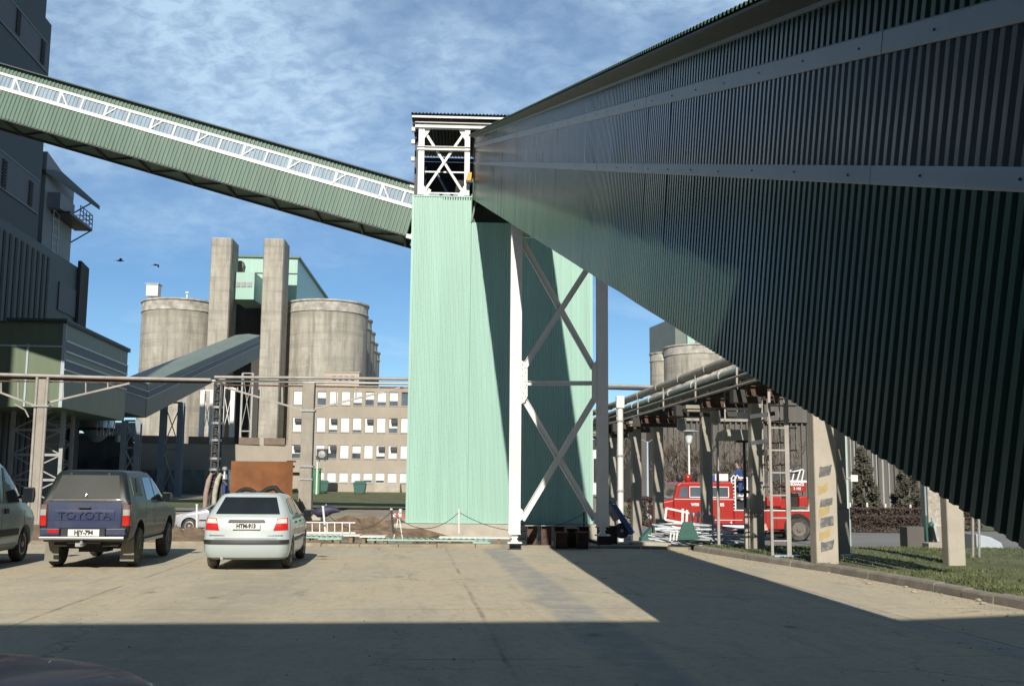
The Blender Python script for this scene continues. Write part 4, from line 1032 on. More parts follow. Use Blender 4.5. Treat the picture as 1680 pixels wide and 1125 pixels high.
b = MB(); wbox(b, -.15, W_ + .1, zr, zr + .12, -.12, 12.2); b.build('roof_coping', M_CONC_L, off)
b = MB(); wbox(b, -.02, .06, zbase, zr - .1, -.03, .02); wbox(b, (op(474.5, 700) - P0).dot(od) + .25, (op(474.5, 700) - P0).dot(od) + .35, zbase, zr - .1, -.05, .0); b.build('downpipe', M_STUCCO, off)
rr = random.Random(21)
OPENW = {(0, 2), (0, 6), (0, 7), (0, 8), (0, 9), (1, 8), (2, 0), (2, 1), (2, 5), (2, 3)}
ACS = {(1, 0), (1, 3), (1, 6), (2, 0), (2, 3), (2, 7), (2, 8), (1, 8)}
for ri, (za, zb) in enumerate(zrow[:]):
    for ci, (a, c) in enumerate(xs):
        if ri == 3 and ci < 2: continue
        b = MB()
        t_ = .045
        for (xa, xb, zc0, zc1) in ((a + .01, c - .01, za + .01, za + t_), (a + .01, c - .01, zb - t_, zb - .01), (a + .01, a + t_, za + t_, zb - t_), (c - t_, c - .01, za + t_, zb - t_)): wbox(b, xa, xb, zc0, zc1, .12, .2)
        wf = b.build('window', M_WHITE if ri == 3 else M_CONC, off)
        b = MB(); wbox(b, a + t_, c - t_, za + t_, zb - t_, .19, .22); b.build('pane', M_GLASSC, wf)
        if (ri, ci) in OPENW:
            f = rr.uniform(.1, .75)
            if f > .2:
                b = MB(); wbox(b, a + t_, c - t_, lerp(zb - t_, za + t_, 1 - f), zb - t_, .155, .185); b.build('blind', M_BLIND if rr.random() < .6 else M_BLIND2, wf)
        else:
            b = MB(); wbox(b, a + t_, c - t_, za + t_ + (.0 if rr.random() < .8 else .25), zb - t_, .06, .10); b.build('blind', M_BLIND2 if (ri == 3 and rr.random() < .8) else M_BLIND, wf)
        b = MB(); wbox(b, a - .06, c + .06, za - .07, za - .005, -.07, .1); b.build('sill', M_CONC_L, wf)
        if (ri, ci) in ACS:
            b = MB(); wbox(b, a + .28, c - .02, zb - .62, zb - .12, -.38, -.03); b.build('air_conditioner', M_DARKSTEEL, off, bevel=.03)
b = MB(); xa = (op(527, 612) - P0).dot(od); xb = (op(585, 612) - P0).dot(od); zh = op(556, 606.5).z
wbox(b, xa, xb, zr + .05, zh, 3, 8); b.build('roof_house', mat('pale_pink_render', (.50, .42, .35), .9, var=.06), off)
for k in range(4):
    b = MB(); wbox(b, xa + .95 + k * .72, xa + 1.4 + k * .72, zh - .95, zh - .45, 2.96, 2.998); b.build('roof_house_window', M_GLASSC, off)
b = MB(); wbox(b, xa - .1, xb + .1, zh, zh + .1, 2.9, 8.1); b.build('roof_house_roof', M_CONC_L, off)
b = MB(); a, c = op(617, 795), op(658, 795); wbox(b, (a - P0).dot(od), (c - P0).dot(od), zbase, op(620, 793).z, -2.2, -.02); b.build('porch', M_CONC_L, off)
# bins, cupboard and pole in front of the office
def little(name, label, cat, px, py, d, fn, group=None):
    p = at(px, py, d); p.z = zg(p.x, p.y) + .03
    t = thing(name, label, cat, p, 0, group); fn(t, p); return t
def bin_(t, p):
    b = MB(); b.prism([p + V((-.5, 0, .12)), p + V((.5, 0, .12)), p + V((.62, 0, 1.0)), p + V((.35, 0, 1.15)), p + V((-.35, 0, 1.15)), p + V((-.62, 0, 1.0))], V((0, .9, 0))); b.build('bin_body', M_TEAL, t)
    b = MB(); b.prism([p + V((-.66, -.05, 1.0)), p + V((.66, -.05, 1.0)), p + V((.4, -.05, 1.3)), p + V((-.4, -.05, 1.3))], V((0, 1.0, 0))); b.build('bin_lid', M_TEAL, t)
    for sx in (-.4, .4):
        b = MB(); b.lathe([(.09, -.04), (.09, .04)], p + V((sx, .1, .09)), 10, 'X'); b.build('wheel', M_BLACK, t)
little('waste_bin', 'dark green wheeled bin beside the white pole at the office wall', 'bin', 528, 811, 110, bin_, 'green bins in front of the office')
little('waste_bin', 'dark green wheeled bin alone in front of the office wall', 'bin', 589, 815, 108, bin_, 'green bins in front of the office')
def pole_(t, p):
    b = MB(); b.tube([p, p + V((0, 0, 3.2))], .09, 8); b.build('pole', M_WHITE, t)
    b = MB(); b.cbox(p + V((.0, 0, 3.2)), .3, .2, .12); b.build('cap', M_GALV, t)
little('white_pole', 'thin white pole at the left end of the office ground floor', 'pole', 519, 812, 104, pole_)
def cup_(t, p):
    b = MB(); b.cbox(p + V((0, 0, 1.2)), 1.3, .6, 2.4); b.build('cabinet', mat('bright_green_paint', (.06, .26, .12), .5), t)
    b = MB(); b.cbox(p + V((0, -.32, 1.2)), .5, .03, 2.2); b.build('door', mat('bright_green_door', (.05, .22, .10), .5), t)
    b = MB(); b.cbox(p + V((0, 0, 2.45)), 1.4, .7, .1); b.build('cabinet_top', M_TEAL, t)
little('green_cabinet', 'bright green tall cabinet beside the concrete post', 'cabinet', 514, 812, 106, cup_)
def vent_(t, p):
    b = MB(); b.cbox(p + V((0, 0, 4.1)), 1.2, .7, 1.2); b.build('unit_body', M_DARKSTEEL, t, bevel=.04)
    b = MB(); b.lathe([(.4, 0), (.4, -.04), (.05, -.06)], p + V((0, -.36, 4.1)), 14, 'Y'); b.build('fan_grille', M_GALV, t)
    b = MB(); b.bar(p + V((-.3, 0, 0)), p + V((-.3, 0, 3.5)), .08, .08); b.bar(p + V((.3, 0, 0)), p + V((.3, 0, 3.5)), .08, .08); b.build('stand', M_GALV, t)
little('fan_unit', 'dark fan unit on a stand left of the ground floor windows', 'fan unit', 527, 812, 118, vent_)

# ---- right-hand silos and ribbed hall
silo('rear concrete silo of the right battery, behind the pipes', 1096, 29, 577, 200, 'grey concrete silos of the right battery')
silo('front concrete silo of the right battery, largest above the pipes', 1150, 60, 563, 178, 'grey concrete silos of the right battery')
p0_, p1_ = at(1108, 560, 190), at(1150, 560, 191)
h2 = thing('silo_head_house', 'grey green head house on top of the right silo battery', 'building', p0_)
b = MB(); face_box(b, p0_, p1_, 14, at(1120, 572, 190).z, at(1120, 520, 190).z); b.build('wall', mat('grey_green_sheet', (.19, .22, .20), .6, var=.08, vs=.4), h2)
b = MB(); face_box(b, at(1128, 560, 189), at(1140, 560, 189), 2, at(1120, 572, 190).z, at(1120, 548, 190).z); b.build('door_panel', M_MINT, h2)
H0, H1 = at(1040, 760, 100), at(1085, 760, 100.5)
hb = thing('panel_hall', 'dark ribbed concrete panel hall behind the fire engine and the bare bushes', 'hall', at(1300, 800, 100))
K0, K1 = at(1088, 760, 98), at(1640, 760, 102)
zt_ = at(1120, 690, 98).z; zt2 = at(1300, 640, 98).z
b = MB(); face_box(b, K0, K1, 30, -.4, zt_); b.build('wall', M_HALL, hb)
Q0 = at(1236, 760, 98.5); b = MB(); face_box(b, Q0, K1, 29, zt_ - .01, zt2); b.build('upper_wall', M_HALL, hb)
b = MB(); e = V((K1.x - K0.x, K1.y - K0.y, 0)); n = 62; ee = e.normalized()
for k in range(n):
    q = V((K0.x, K0.y, 0)) + e * (k / n); b.cbox(q + V((0, -.1, zt_ / 2)), .16, .3, zt_, math.atan2(ee.y, ee.x))
b.build('wall_rib', M_HALL, hb)
b = MB(); face_box(b, K0 - V((.3, .4, 0)), K1 - V((0, .4, 0)), .4, zt_ + .002, zt_ + .25); b.build('ledge', M_CONC, hb)
J0, J1 = at(1046, 760, 104), at(1074, 760, 104.2)
hc = thing('grey_annex', 'plain grey annex at the left end of the ribbed hall', 'annex', at(1060, 800, 104))
b = MB(); face_box(b, J0, J1, 20, -.4, at(1060, 694, 104).z); b.build('wall', M_HALL, hc)
b = MB(); face_box(b, J0 - V((.2, .2, 0)), J1 - V((-.2, .2, 0)), 20.4, at(1060, 694, 104).z, at(1060, 692, 104).z); b.build('roof', M_CONC, hc)
hw = thing('white_house', 'small white house with a dark roof seen behind the slate leg', 'house', at(985, 780, 160))
b = MB(); face_box(b, at(968, 780, 160), at(992, 780, 160.5), 8, 0, at(980, 735, 160).z); b.build('wall', M_WHITE, hw)
b = MB(); a, c = at(966, 735, 159.6), at(994, 735, 160.2); b.prism([a, c, (a + c) / 2 + V((0, 0, 1.6))], V((0, 9, 0))); b.build('roof', M_DARKCONC, hw)
b = MB(); face_box(b, at(974, 780, 159.9), at(981, 780, 159.9), .06, at(980, 790, 160).z, at(980, 752, 160).z); b.build('doorway', M_INT, hw)
# slim pale tubes drawn for the bright vertical bars before the hall
for k, (px, yt, yb) in enumerate(((1397, 704, 800), (1403, 708, 770), (1411, 712, 768), (1419, 716, 770), (1433, 736, 812), (1439, 741, 812), (1449, 748, 832), (1459, 752, 800))):
    p = at(px, 790, 82); z0 = zg(p.x, p.y)
    t = thing('pale_upright', ['leftmost thin pale upright beside the sign pole', 'thin pale upright, second from the sign pole', 'thin pale upright, third from the sign pole', 'thin pale upright, fourth from the sign pole', 'thin pale upright left of the gap between conifers', 'thin pale upright in the gap between conifers', 'thickest pale upright standing before the hedge', 'rightmost thin pale upright by the right conifer'][k], 'mast', (p.x, p.y, z0), 0, 'pale uprights in front of the ribbed hall')
    r_ = .075 if k == 6 else .045
    b = MB(); b.tube([V((p.x, p.y, z0)), V((p.x, p.y, z0 + 7.5))], r_, 7); b.build('upright_tube', M_LATT, t, smooth=50)
    b = MB(); b.cbox(V((p.x, p.y, z0 + .08)), .35, .35, .16); b.build('foot_plate', M_CONC, t)
# ================================================================== pipe bridge across the yard (far left to right)
DPB = 52.0
def bpt(px, py, off=0.0):
    d = DPB + (px - 500) / F_PX * DPB * math.tan(TT); return at(px, py, d + off)
pb = thing('pipe_bridge', 'thin rusty pipe bridge on brackets running across behind the parked cars', 'pipe bridge', bpt(300, 625))
b = MB(); b.tube([bpt(-60, 612.5), bpt(211, 620.5), bpt(346, 623)], .085, 8); b.build('pipe', M_PIPE, pb, smooth=50)
b = MB(); b.tube([bpt(-60, 617.5, .3), bpt(211, 625, .3), bpt(346, 627, .3)], .06, 8); b.build('pipe', M_RUST, pb, smooth=50)
b = MB(); b.tube([bpt(352, 618.5), bpt(500, 619.5), bpt(700, 622), bpt(1072, 634.5)], .075, 8); b.build('pipe', M_PIPE, pb, smooth=50)
b = MB(); b.tube([bpt(346, 624.5, .2), bpt(352, 624.5, .2), bpt(500, 626.5, .2), bpt(700, 629.5, .2), bpt(1072, 639, .2)], .06, 8); b.build('pipe', M_PIPEW, pb, smooth=50)
b = MB(); b.bar(bpt(353, 631, .1), bpt(663, 636, .1), .08, .07); b.bar(bpt(-60, 624, .1), bpt(213, 628, .1), .08, .06); b.build('angle_iron', M_RUST, pb)
def bracket(xl, xc, xr, yt, yc, hang):
    b = MB()
    for x in (xl, xr):
        if x is not None: b.bar(bpt(xc, yc, -.05), bpt(x, yt, -.05), .10, .085)
    for h in hang:
        e = xl if (h < xc) else xr
        b.bar(bpt(h, yt - 1), bpt(h, lerp(yc, yt, (h - xc) / (e - xc)), 0), .06, .06)
    b.build('bracket', M_PIPE, pb)
bracket(372, 502, 656, 636, 674, (390, 428, 463, 552, 584, 622))
bracket(-40, 58, 213, 628.5, 665, (2, 30, 104, 141, 177))
b = MB()
for k in range(4):
    t = k / 3; 
for p, q, r_ in (((64, 690), (70, 676), (88, 664)), ((48, 682), (40, 672), (22, 664))) and ((bpt(67, 690), bpt(71, 677), bpt(88, 664)), (bpt(47, 684), bpt(41, 672), bpt(24, 663))):
    b.tube([p, q, r_], .035, 6)
b.build('curved_stay', M_PIPE, pb)
def cpost(label, px, wpx, d, pytop, z0=None, taper=None, m=M_CONC, wide=None, group='concrete posts of the yard pipe bridge', off=0.0):
    p = at(px, 800, d); z0 = zg(p.x, p.y) - .1 if z0 is None else z0; z1 = at(px, pytop, d).z if pytop is not None else 3.9
    w_ = wpx / F_PX * d
    t = thing('concrete_post', label, 'post', (p.x, p.y, z0), TH if d < 48 else TT, group)
    b = MB(); b.cbox((p.x, p.y, (z0 + z1) / 2), w_, w_, z1 - z0, TH if d < 48 else TT)
    b.build('shaft', m, t, bevel=.03)
    return t, p, z0, z1, w_
t, p, z0, z1, w_ = cpost('tall pale concrete post with steel collars between the rusty bin and the office windows', 502, 19, DPB, 628)
for py in (674, 765, 786):
    b = MB(); z = at(502, py, DPB).z; b.cbox((p.x, p.y, z), w_ + .12, w_ + .12, .07, TT); b.build('steel_collar', M_GALV, t)
zf = at(502, 838, DPB).z
b = MB(); b.cbox((p.x + .1, p.y, zf - .2), w_ + .9, w_ + .8, .45, TT); b.build('footing', M_CONC_L, t, bevel=.03)
b = MB(); b.cbox((p.x, p.y, (at(502, 788, DPB).z + zf) / 2), w_ + .06, w_ + .06, at(502, 788, DPB).z - zf, TT); b.build('thick_base', M_CONC, t, bevel=.03)
t, p, z0, z1, w_ = cpost('pale concrete post with clamped pipes behind the van mirror', 60, 12, DPB - .8, 622)
for dx in (-.27, .24):
    b = MB(); b.tube([(p.x + dx, p.y - .1, z0), (p.x + dx, p.y - .1, z1 + .1)], .075, 8); b.build('riser_pipe', M_PIPE, t, smooth=50)
b = MB(); z = at(60, 668, DPB).z; b.cbox((p.x, p.y, z), .8, .5, .08, TT); b.build('steel_collar', M_GALV, t)
# black lattice mast with wrapped pipe ends
p = bpt(352, 800); z0 = zg(p.x, p.y); z1 = bpt(352, 628).z
ms = thing('pipe_mast', 'black latticed pipe mast with wrapped pink and cream pipe ends at its foot', 'mast', (p.x, p.y, z0))
b = MB()
for dx, dy in ((-.17, -.17), (.17, -.17), (.17, .17), (-.17, .17)): b.bar((p.x + dx, p.y + dy, z0), (p.x + dx, p.y + dy, z1), .07, .07)
b.build('mast_chord', M_DARKSTEEL, ms)
b = MB(); n = 16
for k in range(n):
    za, zb_ = lerp(z0, z1, k / n), lerp(z0, z1, (k + 1) / n); s_ = 1 if k % 2 else -1
    b.bar((p.x - .17 * s_, p.y - .18, za), (p.x + .17 * s_, p.y - .18, zb_), .05, .03); b.bar((p.x - .19, p.y - .17, zb_), (p.x + .19, p.y - .17, zb_), .04, .05)
b.build('lacing', M_DARKSTEEL, ms)
b = MB(); b.tube([(p.x - .05, p.y, z0 + .3), (p.x - .05, p.y, z1 - .1)], .11, 8); b.build('riser_pipe', M_DARKSTEEL, ms, smooth=50)
for py in (668, 694, 722, 752, 770):
    b = MB(); z = bpt(352, py).z; b.lathe([(.23, z - .06), (.26, z - .05), (.26, z + .05), (.23, z + .06)], (p.x - .03, p.y, 0), 12); b.build('flange', M_GALV, ms)
for dx, m in ((-.30, mat('pink_wrap', (.36, .27, .24), .8, var=.2, vs=6)), (.12, mat('cream_wrap', (.45, .43, .34), .8, var=.2, vs=6))):
    b = MB(); zt_ = bpt(352, 788).z
    b.tube([(p.x + dx + .22, p.y - .3, zt_ + .35), (p.x + dx + .1, p.y - .35, zt_), (p.x + dx, p.y - .35, zt_ - .6), (p.x + dx - .05, p.y - .35, z0 - .1)], [.07, .12, .12, .09], 10); b.build('wrapped_pipe', m, ms, smooth=60)
b = MB(); b.tube([bpt(362, 790), bpt(364, 800), bpt(366, 830)], .12, 8); b.tube([bpt(357, 790), bpt(366, 788), bpt(372, 796)], .10, 8); b.build('valve_pipe', M_DARKSTEEL, ms, smooth=60)
b = MB(); b.bar(bpt(350, 789), bpt(368, 789), .05, .05); b.build('tie_bar', M_YELLOW, ms)
# blue standpipe
p = bpt(367, 812); p.z = zg(p.x, p.y); hy = thing('standpipe', 'slim blue standpipe with a grey valve head left of the rusty bin', 'standpipe', p)
b = MB(); b.tube([p, p + V((0, 0, 2.0))], .075, 8); b.build('pipe', mat('cobalt_paint', (.04, .08, .38), .5), hy, smooth=50)
b = MB(); b.lathe([(.07, 2.0), (.15, 2.05), (.15, 2.2), (.06, 2.3), (.06, 2.45), (.13, 2.5), (.13, 2.62), (.04, 2.66)], p, 10); b.bar(p + V((-.25, 0, 2.25)), p + V((.12, 0, 2.25)), .07, .07); b.build('valve_head', M_GALV, hy, smooth=50)

# ================================================================== rusty bin
b0, b1 = at(378, 790, 46.6), at(480, 790, 47.1)
zb0, zb1 = zg(b0.x, b0.y), at(400, 756, 46.5).z
rb = thing('steel_bin', 'large open rust-brown steel bin behind the white hatchback', 'bin', ((b0.x + b1.x) / 2, b0.y + 1, zb0))
e = V((b1.x - b0.x, b1.y - b0.y, 0)); Lb = e.length; e.normalize(); n = V((-e.y, e.x, 0))
def bq(x, y, z): return V((b0.x, b0.y, 0)) + e * x + n * y + V((0, 0, z))
b = MB()
def wall_seg(pts, th=.05):
    for p_, q_ in zip(pts, pts[1:]): b.prism([p_, q_, q_ + V((0, 0, zb1 - zb0)), p_ + V((0, 0, zb1 - zb0))], n * th)
wall_seg([bq(0, 0, zb0), bq(Lb * .25, -.10, zb0), bq(Lb * .5, -.14, zb0), bq(Lb * .75, -.10, zb0), bq(Lb, 0, zb0)])
b.build('front_wall', M_RUSTBIN, rb, smooth=30)
b = MB(); b.prism([bq(Lb, 0, zb0), bq(Lb - .22, 2.2, zb0), bq(Lb - .22, 2.2, zb1 - .12), bq(Lb, 0, zb1 - .02)], -e * .05); b.build('side_wall', M_RUSTBIN, rb)
b = MB(); b.prism([bq(0, .05, zb0), bq(0, 2.2, zb0), bq(0, 2.2, zb1 - .1), bq(0, .05, zb1)], e * .05); b.build('side_wall', M_RUSTBIN, rb)
b = MB(); b.prism([bq(0, 2.2, zb0), bq(Lb - .24, 2.2, zb0), bq(Lb - .24, 2.2, zb1 - .3), bq(0, 2.2, zb1 - .1)], n * .05); b.build('rear_wall', M_RUST, rb)
b = MB(); b.bar(bq(Lb - .25, -.02, zb1 + .02), bq(Lb + .1, .4, zb1 + .02), .08, .06); b.bar(bq(Lb + .02, .3, zb1 - .2), bq(Lb - .16, 2.1, zb1 - .25), .1, .08); b.build('rim_bar', M_RUST, rb)
# dark hoses lying against the bin
hz = at(430, 806, 45.4).z
hs_ = thing('rubber_hose', 'thick black hose coiled in arcs in front of the rusty bin', 'hose', at(430, 812, 45.4))
b = MB()
b.tube([at(385 + k * 3.9, 812 - 10 * math.sin(k / 10 * math.pi), 45.4) for k in range(11)], .09, 8)
b.tube([at(424 + k * 5.6, 814 + (k * .9 if k > 5 else 0) - 14 * math.sin(min(1, k / 9) * math.pi), 45.2) for k in range(12)], .11, 8)
b.tube([at(385, 812, 45.4), at(384, 850, 45.4)], .09, 8); b.tube([at(485, 824, 45.2), at(492, 862, 45.2)], .11, 8); b.tube([at(424, 812, 45.4), at(424, 850, 45.4)], .09, 8)
b.build('hose_loop', M_BLACK, hs_, smooth=60)
b = MB(); b.lathe([(.14, 0), (.14, .22), (.10, .26)], at(424, 815, 45.35), 10); b.build('coupling', M_DARKSTEEL, hs_)

# ================================================================== pipe bridge to the right
PB_D = 28.0
def rp(px, py, s=0.0):
    """point on a pipe that passes pixel (px,py) at 28 m, moved s metres along the grid"""
    return at(px, py, PB_D) + GD * s
pr = thing('pipe_bridge', 'rusty overhead pipe bridge on concrete posts running back beside the slate trestle leg', 'pipe bridge', rp(1220, 650))
S_A, S_B = -14, 26
for py, r_, m, px in ((592, .13, M_PIPE, 1196), (604, .12, M_PIPEW, 1221), (634, .07, M_RUST, 1200), (648, .10, M_RUST, 1250)):
    b = MB(); b.tube([rp(px, py, S_A), rp(px, py, S_B)], r_, 12)
    s = S_A + 1
    while s < S_B:
        c = rp(px, py, s); b.tube([c, c + GD * .06], r_ + .025, 12); s += 3.0
    b.build('pipe', m, pr, smooth=40)
for px, py in ((1205, 624), (1262, 640), (1232, 632)):
    b = MB(); b.hbeam(rp(px, py, S_A), rp(px, py, S_B), .16, .30, .02); b.build('long_beam', M_DARKSTEEL, pr)
b = MB(); b.tube([rp(1185, 640, S_A), rp(1185, 640, S_B)], .035, 6); b.tube([rp(1185, 625, S_A), rp(1185, 625, S_B)], .03, 6); b.build('thin_pipe', M_PIPE, pr)
for k in range(9):
    s = -10 + k * 4
    b = MB(); c0_, c1_ = rp(1185, 652, s), rp(1275, 652, s); b.hbeam(c0_, c1_, .2, .26, .02); b.build('cross_beam', M_RUST, pr)
    b = MB(); b.bar(rp(1190, 646, s + 1), rp(1190, 588, s + 1), .045, .045); b.build('hanger', M_PIPE, pr)
    if k % 2:
        b = MB(); c = rp(1190, 657, s + .6); b.cbox(c, .9, .55, .10, TH); b.cbox(c + V((0, 0, -.09)), .8, .45, .08, TH); b.build('platform', M_CONC, pr)
    b = MB(); c = rp(1240, 658, s + 1.8); b.lathe([(.16, 0), (.16, -.35), (.05, -.42)], c, 10); b.build('valve', M_PIPE, pr)
b = MB()
c = rp(1196, 592, -1.2); b.tube([c + V((0, 0, 0)), c + V((0, 0, .42)), c + V((.12, -.05, .48)), c + V((.9, -.3, .5)), c + V((1.0, -.35, .42)), c + V((1.0, -.35, 0))], .05, 8); b.build('expansion_loop', M_WHITE, pr, smooth=50)
b = MB(); c = rp(1196, 592, -1.5); b.cbox(c + V((.12, -.1, .12)), .22, .3, .3, TH); b.build('pipe_saddle', M_WHITE, pr, bevel=.02)
for lab, px, wpx, d in (('dark concrete post of the pipe bridge beside the cage ladder', 1241, 19, 27.0), ('concrete post of the pipe bridge in front of the fire engine cab', 1159, 17, 32.5), ('concrete post of the pipe bridge just left of the fire engine nose', 1080, 15.5, 38.5), ('concrete post of the pipe bridge left of the twin-armed lamp', 1044, 15, 42.5), ('rearmost concrete post of the pipe bridge, half hidden by the downpipe', 1005, 11, 47.5)):
    t, p, z0, z1, w_ = cpost(lab, px, wpx, d, None, group='concrete posts of the right pipe bridge')
    b = MB(); b.cbox((p.x, p.y, z1 - .02), 1.9 if d > 30 else 1.2, .36, .34, TH); b.build('post_head', M_DARKCONC, t, bevel=.02)
    if px == 1241:
        b = MB(); b.bar((p.x - .28, p.y - .1, z0), (p.x - .28, p.y - .1, 1.1), .12, .12); b.build('stub_leg', M_CONC_L, t)
# white downpipe with hopper head
p = at(1018, 800, 37); zt_ = at(1018, 654, 37).z; z0 = zg(p.x, p.y)
dp = thing('downpipe', 'tall white downpipe with a square head right of the slate trestle leg', 'downpipe', (p.x, p.y, z0))
b = MB(); b.tube([(p.x, p.y, z0), (p.x, p.y, zt_ - .3)], .105, 12); b.build('pipe', M_WHITE, dp, smooth=50)
b = MB(); b.cbox((p.x, p.y, zt_ - .12), .28, .28, .42); b.build('square_head', M_WHITE, dp, bevel=.02)
for k in range(4):
    b = MB(); z = lerp(z0 + .6, zt_ - .8, k / 3); b.tube([(p.x, p.y, z), (p.x, p.y, z + .06)], .125, 12); b.build('pipe_joint', M_GALV, dp)
# near posts
def near_post(label, pxl, pxr, pyb, d, stripes):
    p = at((pxl + pxr) / 2, pyb, d); z0 = lawn_z(p.x, p.y) - .1; w_ = (pxr - pxl) / F_PX * d
    t = thing('concrete_post', label, 'post', (p.x, p.y, z0), TH, 'concrete posts on the lawn')
    b = MB(); b.cbox((p.x, p.y + w_ * .4, 2.0 + z0 / 2), w_, w_ * .8, 4.0 - z0, TH); b.build('shaft', M_CONC_L, t, bevel=.035, seg=3)
    if stripes:
        f = lambda x, z, o=.004: V((p.x, p.y, 0)) + ED * x + GD * (-o) + V((0, 0, z))
        sy = [(764, 783, 1), (795, 812, 0), (818, 832, 1), (832, 848, 0), (848, 866, 1), (870, 887, 0), (887, 905, 1)]
        for ya, yb, dk in sy:
            za, zb_ = at(1355, ya, d).z, at(1355, yb, d).z; x0, x1 = (-w_ * .28, w_ * .30) if dk else (-w_ * .34, w_ * .16)
            sl = .10 if not dk else .06
            rr = random.Random(ya)
            pts = [(x0, zb_), (lerp(x0, x1, .5) + rr.uniform(-.03, .03), zb_ + sl * .5 + rr.uniform(-.02, .02)), (x1 + rr.uniform(-.03, .02), zb_ + sl), (x1 + rr.uniform(-.03, .02), za + sl * .5), (lerp(x0, x1, .4), za - rr.uniform(0, .03)), (x0 + rr.uniform(-.01, .03), za - .02)]
            b = MB(); b.prism([f(x, z, .006) for x, z in pts], GD * .02); b.build('painted_stripe', M_BLACKP if dk else M_YELLOW, t)
    return t
near_post('thick concrete post with faded yellow and black stripes on the lawn', 1339, 1376, 921, 21.6, True)
near_post('plain concrete post on the lawn at the lower edge of the dark gallery', 1556, 1585, 924, 21.8, False)
p = at(1381, 880, 24.2); z0 = lawn_z(p.x, p.y)
t = thing('concrete_post', 'grey concrete post hidden behind the striped post, its base in shade', 'post', (p.x, p.y, z0), TH, 'concrete posts on the lawn')
b = MB(); b.cbox((p.x, p.y, 2.0), .22, .25, 4.2, TH); b.build('shaft', M_CONC, t, bevel=.03)
b = MB(); b.cbox((p.x, p.y, .62), .27, .30, 1.1, TH); b.build('dark_base', M_CONC, t, bevel=.02)

# ================================================================== cage ladder and scaffold under the gallery
p = at(1280, 860, 23.6); z0 = lawn_z(p.x, p.y); zt_ = at(1278, 648, 24.5).z
cl_ = thing('cage_ladder', 'rusty cage ladder with hoops between the dark post and the striped post', 'ladder', (p.x, p.y, z0), TH)
def cq(x, y, z): return V((p.x, p.y, 0)) + ED * x + GD * y + V((0, 0, z))
for x in (-.19, .19):
    b = MB(); b.bar(cq(x, 0, z0 - .05), cq(x, 0, zt_), .055 if x < 0 else .10, .06); b.build('rail', M_PIPE, cl_)
k = 0; z = z0 + .35
while z < zt_:
    b = MB(); b.bar(cq(-.19, -.01, z), cq(.42, -.01, z), .035, .035); b.build('rung', M_PIPE, cl_)
    b = MB(); b.tube([cq(.34 * math.cos(a) * .8, .05 + .62 * math.sin(a), z + .18) for a in [i * math.pi / 8 for i in range(9)]], .018, 5); b.build('hoop', M_RUST, cl_)
    z += .49; k += 1
for x, y in ((-.2, .45), (0, .66), (.2, .45)):
    b = MB(); b.bar(cq(x, y, z0 + 1.2), cq(x, y, zt_ - .1), .03, .015); b.build('cage_strip', M_PIPE, cl_)
for z in (at(1278, 682, 24.5).z, at(1278, 724, 24.5).z):
    b = MB(); b.bar(cq(-.6, .1, z - .08), cq(-.05, .05, z), .07, .09); b.build('wall_tie', M_DARKSTEEL, cl_)
b = MB(); b.tube([cq(.19 + .4 * (i / 5), .05, zt_ - .05 + .05 * math.sin(i)) for i in range(6)], .03, 6); b.build('bent_handle', M_PIPE, cl_)
# small platform with railing left of the dark post
p2 = at(1207, 712, 30); pf_ = thing('access_platform', 'small railed access platform with a pale toe board left of the dark post', 'platform', p2, TH)
def pq(x, y, z): return p2 + ED * x + GD * y + V((0, 0, z))
b = MB(); b.prism([pq(-.35, 0, -.16), pq(.45, 0, -.16), pq(.45, 0, .13), pq(-.25, 0, .13)], GD * .9); b.build('toe_board', M_CONC_L, pf_)
b = MB()
for x in (-.3, .42):
    b.bar(pq(x, 0, .1), pq(x, 0, 1.2), .04, .04)
for z in (.65, 1.18): b.bar(pq(-.3, 0, z), pq(.42, 0, z), .04, .04)
b.build('railing', M_PIPE, pf_)
for x in (-.42, .36):
    b = MB(); b.bar(pq(x, .4, -.16), pq(x, .4, -3.6), .07, .07); b.build('support_leg', M_PIPE if x < 0 else M_DARKSTEEL, pf_)
for z_, a_, c_ in ((-.16, .1, .12), (-1.6, .06, .08)):
    b = MB(); b.bar(pq(.1, .3, z_), pq(.9, .3, z_), a_, c_); b.build('bracket', M_DARKSTEEL, pf_)

# ================================================================== lamps, signs
p = at(1131.5, 830, 60); z0 = zg(p.x, p.y); zl = at(1131.5, 728, 60).z
lm = thing('street_lamp', 'white lantern street lamp with a flat disc cap behind the fire engine', 'street lamp', (p.x, p.y, z0))
b = MB(); b.tube([(p.x, p.y, z0), (p.x, p.y, zl)], [.08, .055], 8); b.build('pole', M_WHITE, lm, smooth=50)
b = MB(); b.lathe([(.10, zl), (.16, zl + .1), (.27, zl + .62), (.1, zl + .66)], (p.x, p.y, 0), 12); b.build('lantern', mat('milky_glass', (.72, .75, .72), .3), lm)
b = MB(); b.lathe([(.2, zl + .66), (.55, zl + .67), (.5, zl + .74), (.12, zl + .8)], (p.x, p.y, 0), 16); b.build('cap', M_GALV, lm)
p = at(1063, 830, 72); z0 = zg(p.x, p.y); zl = at(1063, 724, 72).z
lm = thing('street_lamp', 'slim pale street lamp with two thin curved arms, left of the lantern lamp', 'street lamp', (p.x, p.y, z0))
b = MB(); b.tube([(p.x, p.y, z0), (p.x, p.y, zl)], [.09, .06], 8); b.build('pole', M_PALEBLUE, lm, smooth=50)
for sx in (-1, 1):
    b = MB(); b.tube([(p.x, p.y, zl - .1), (p.x + .25 * sx, p.y, zl + .08), (p.x + .6 * sx, p.y, zl + .14), (p.x + .75 * sx, p.y, zl + .1)], .022, 5); b.build('arm', M_GALV, lm)
p = at(1391, 852, 38); z0 = zg(p.x, p.y); zt_ = at(1385, 640, 38).z
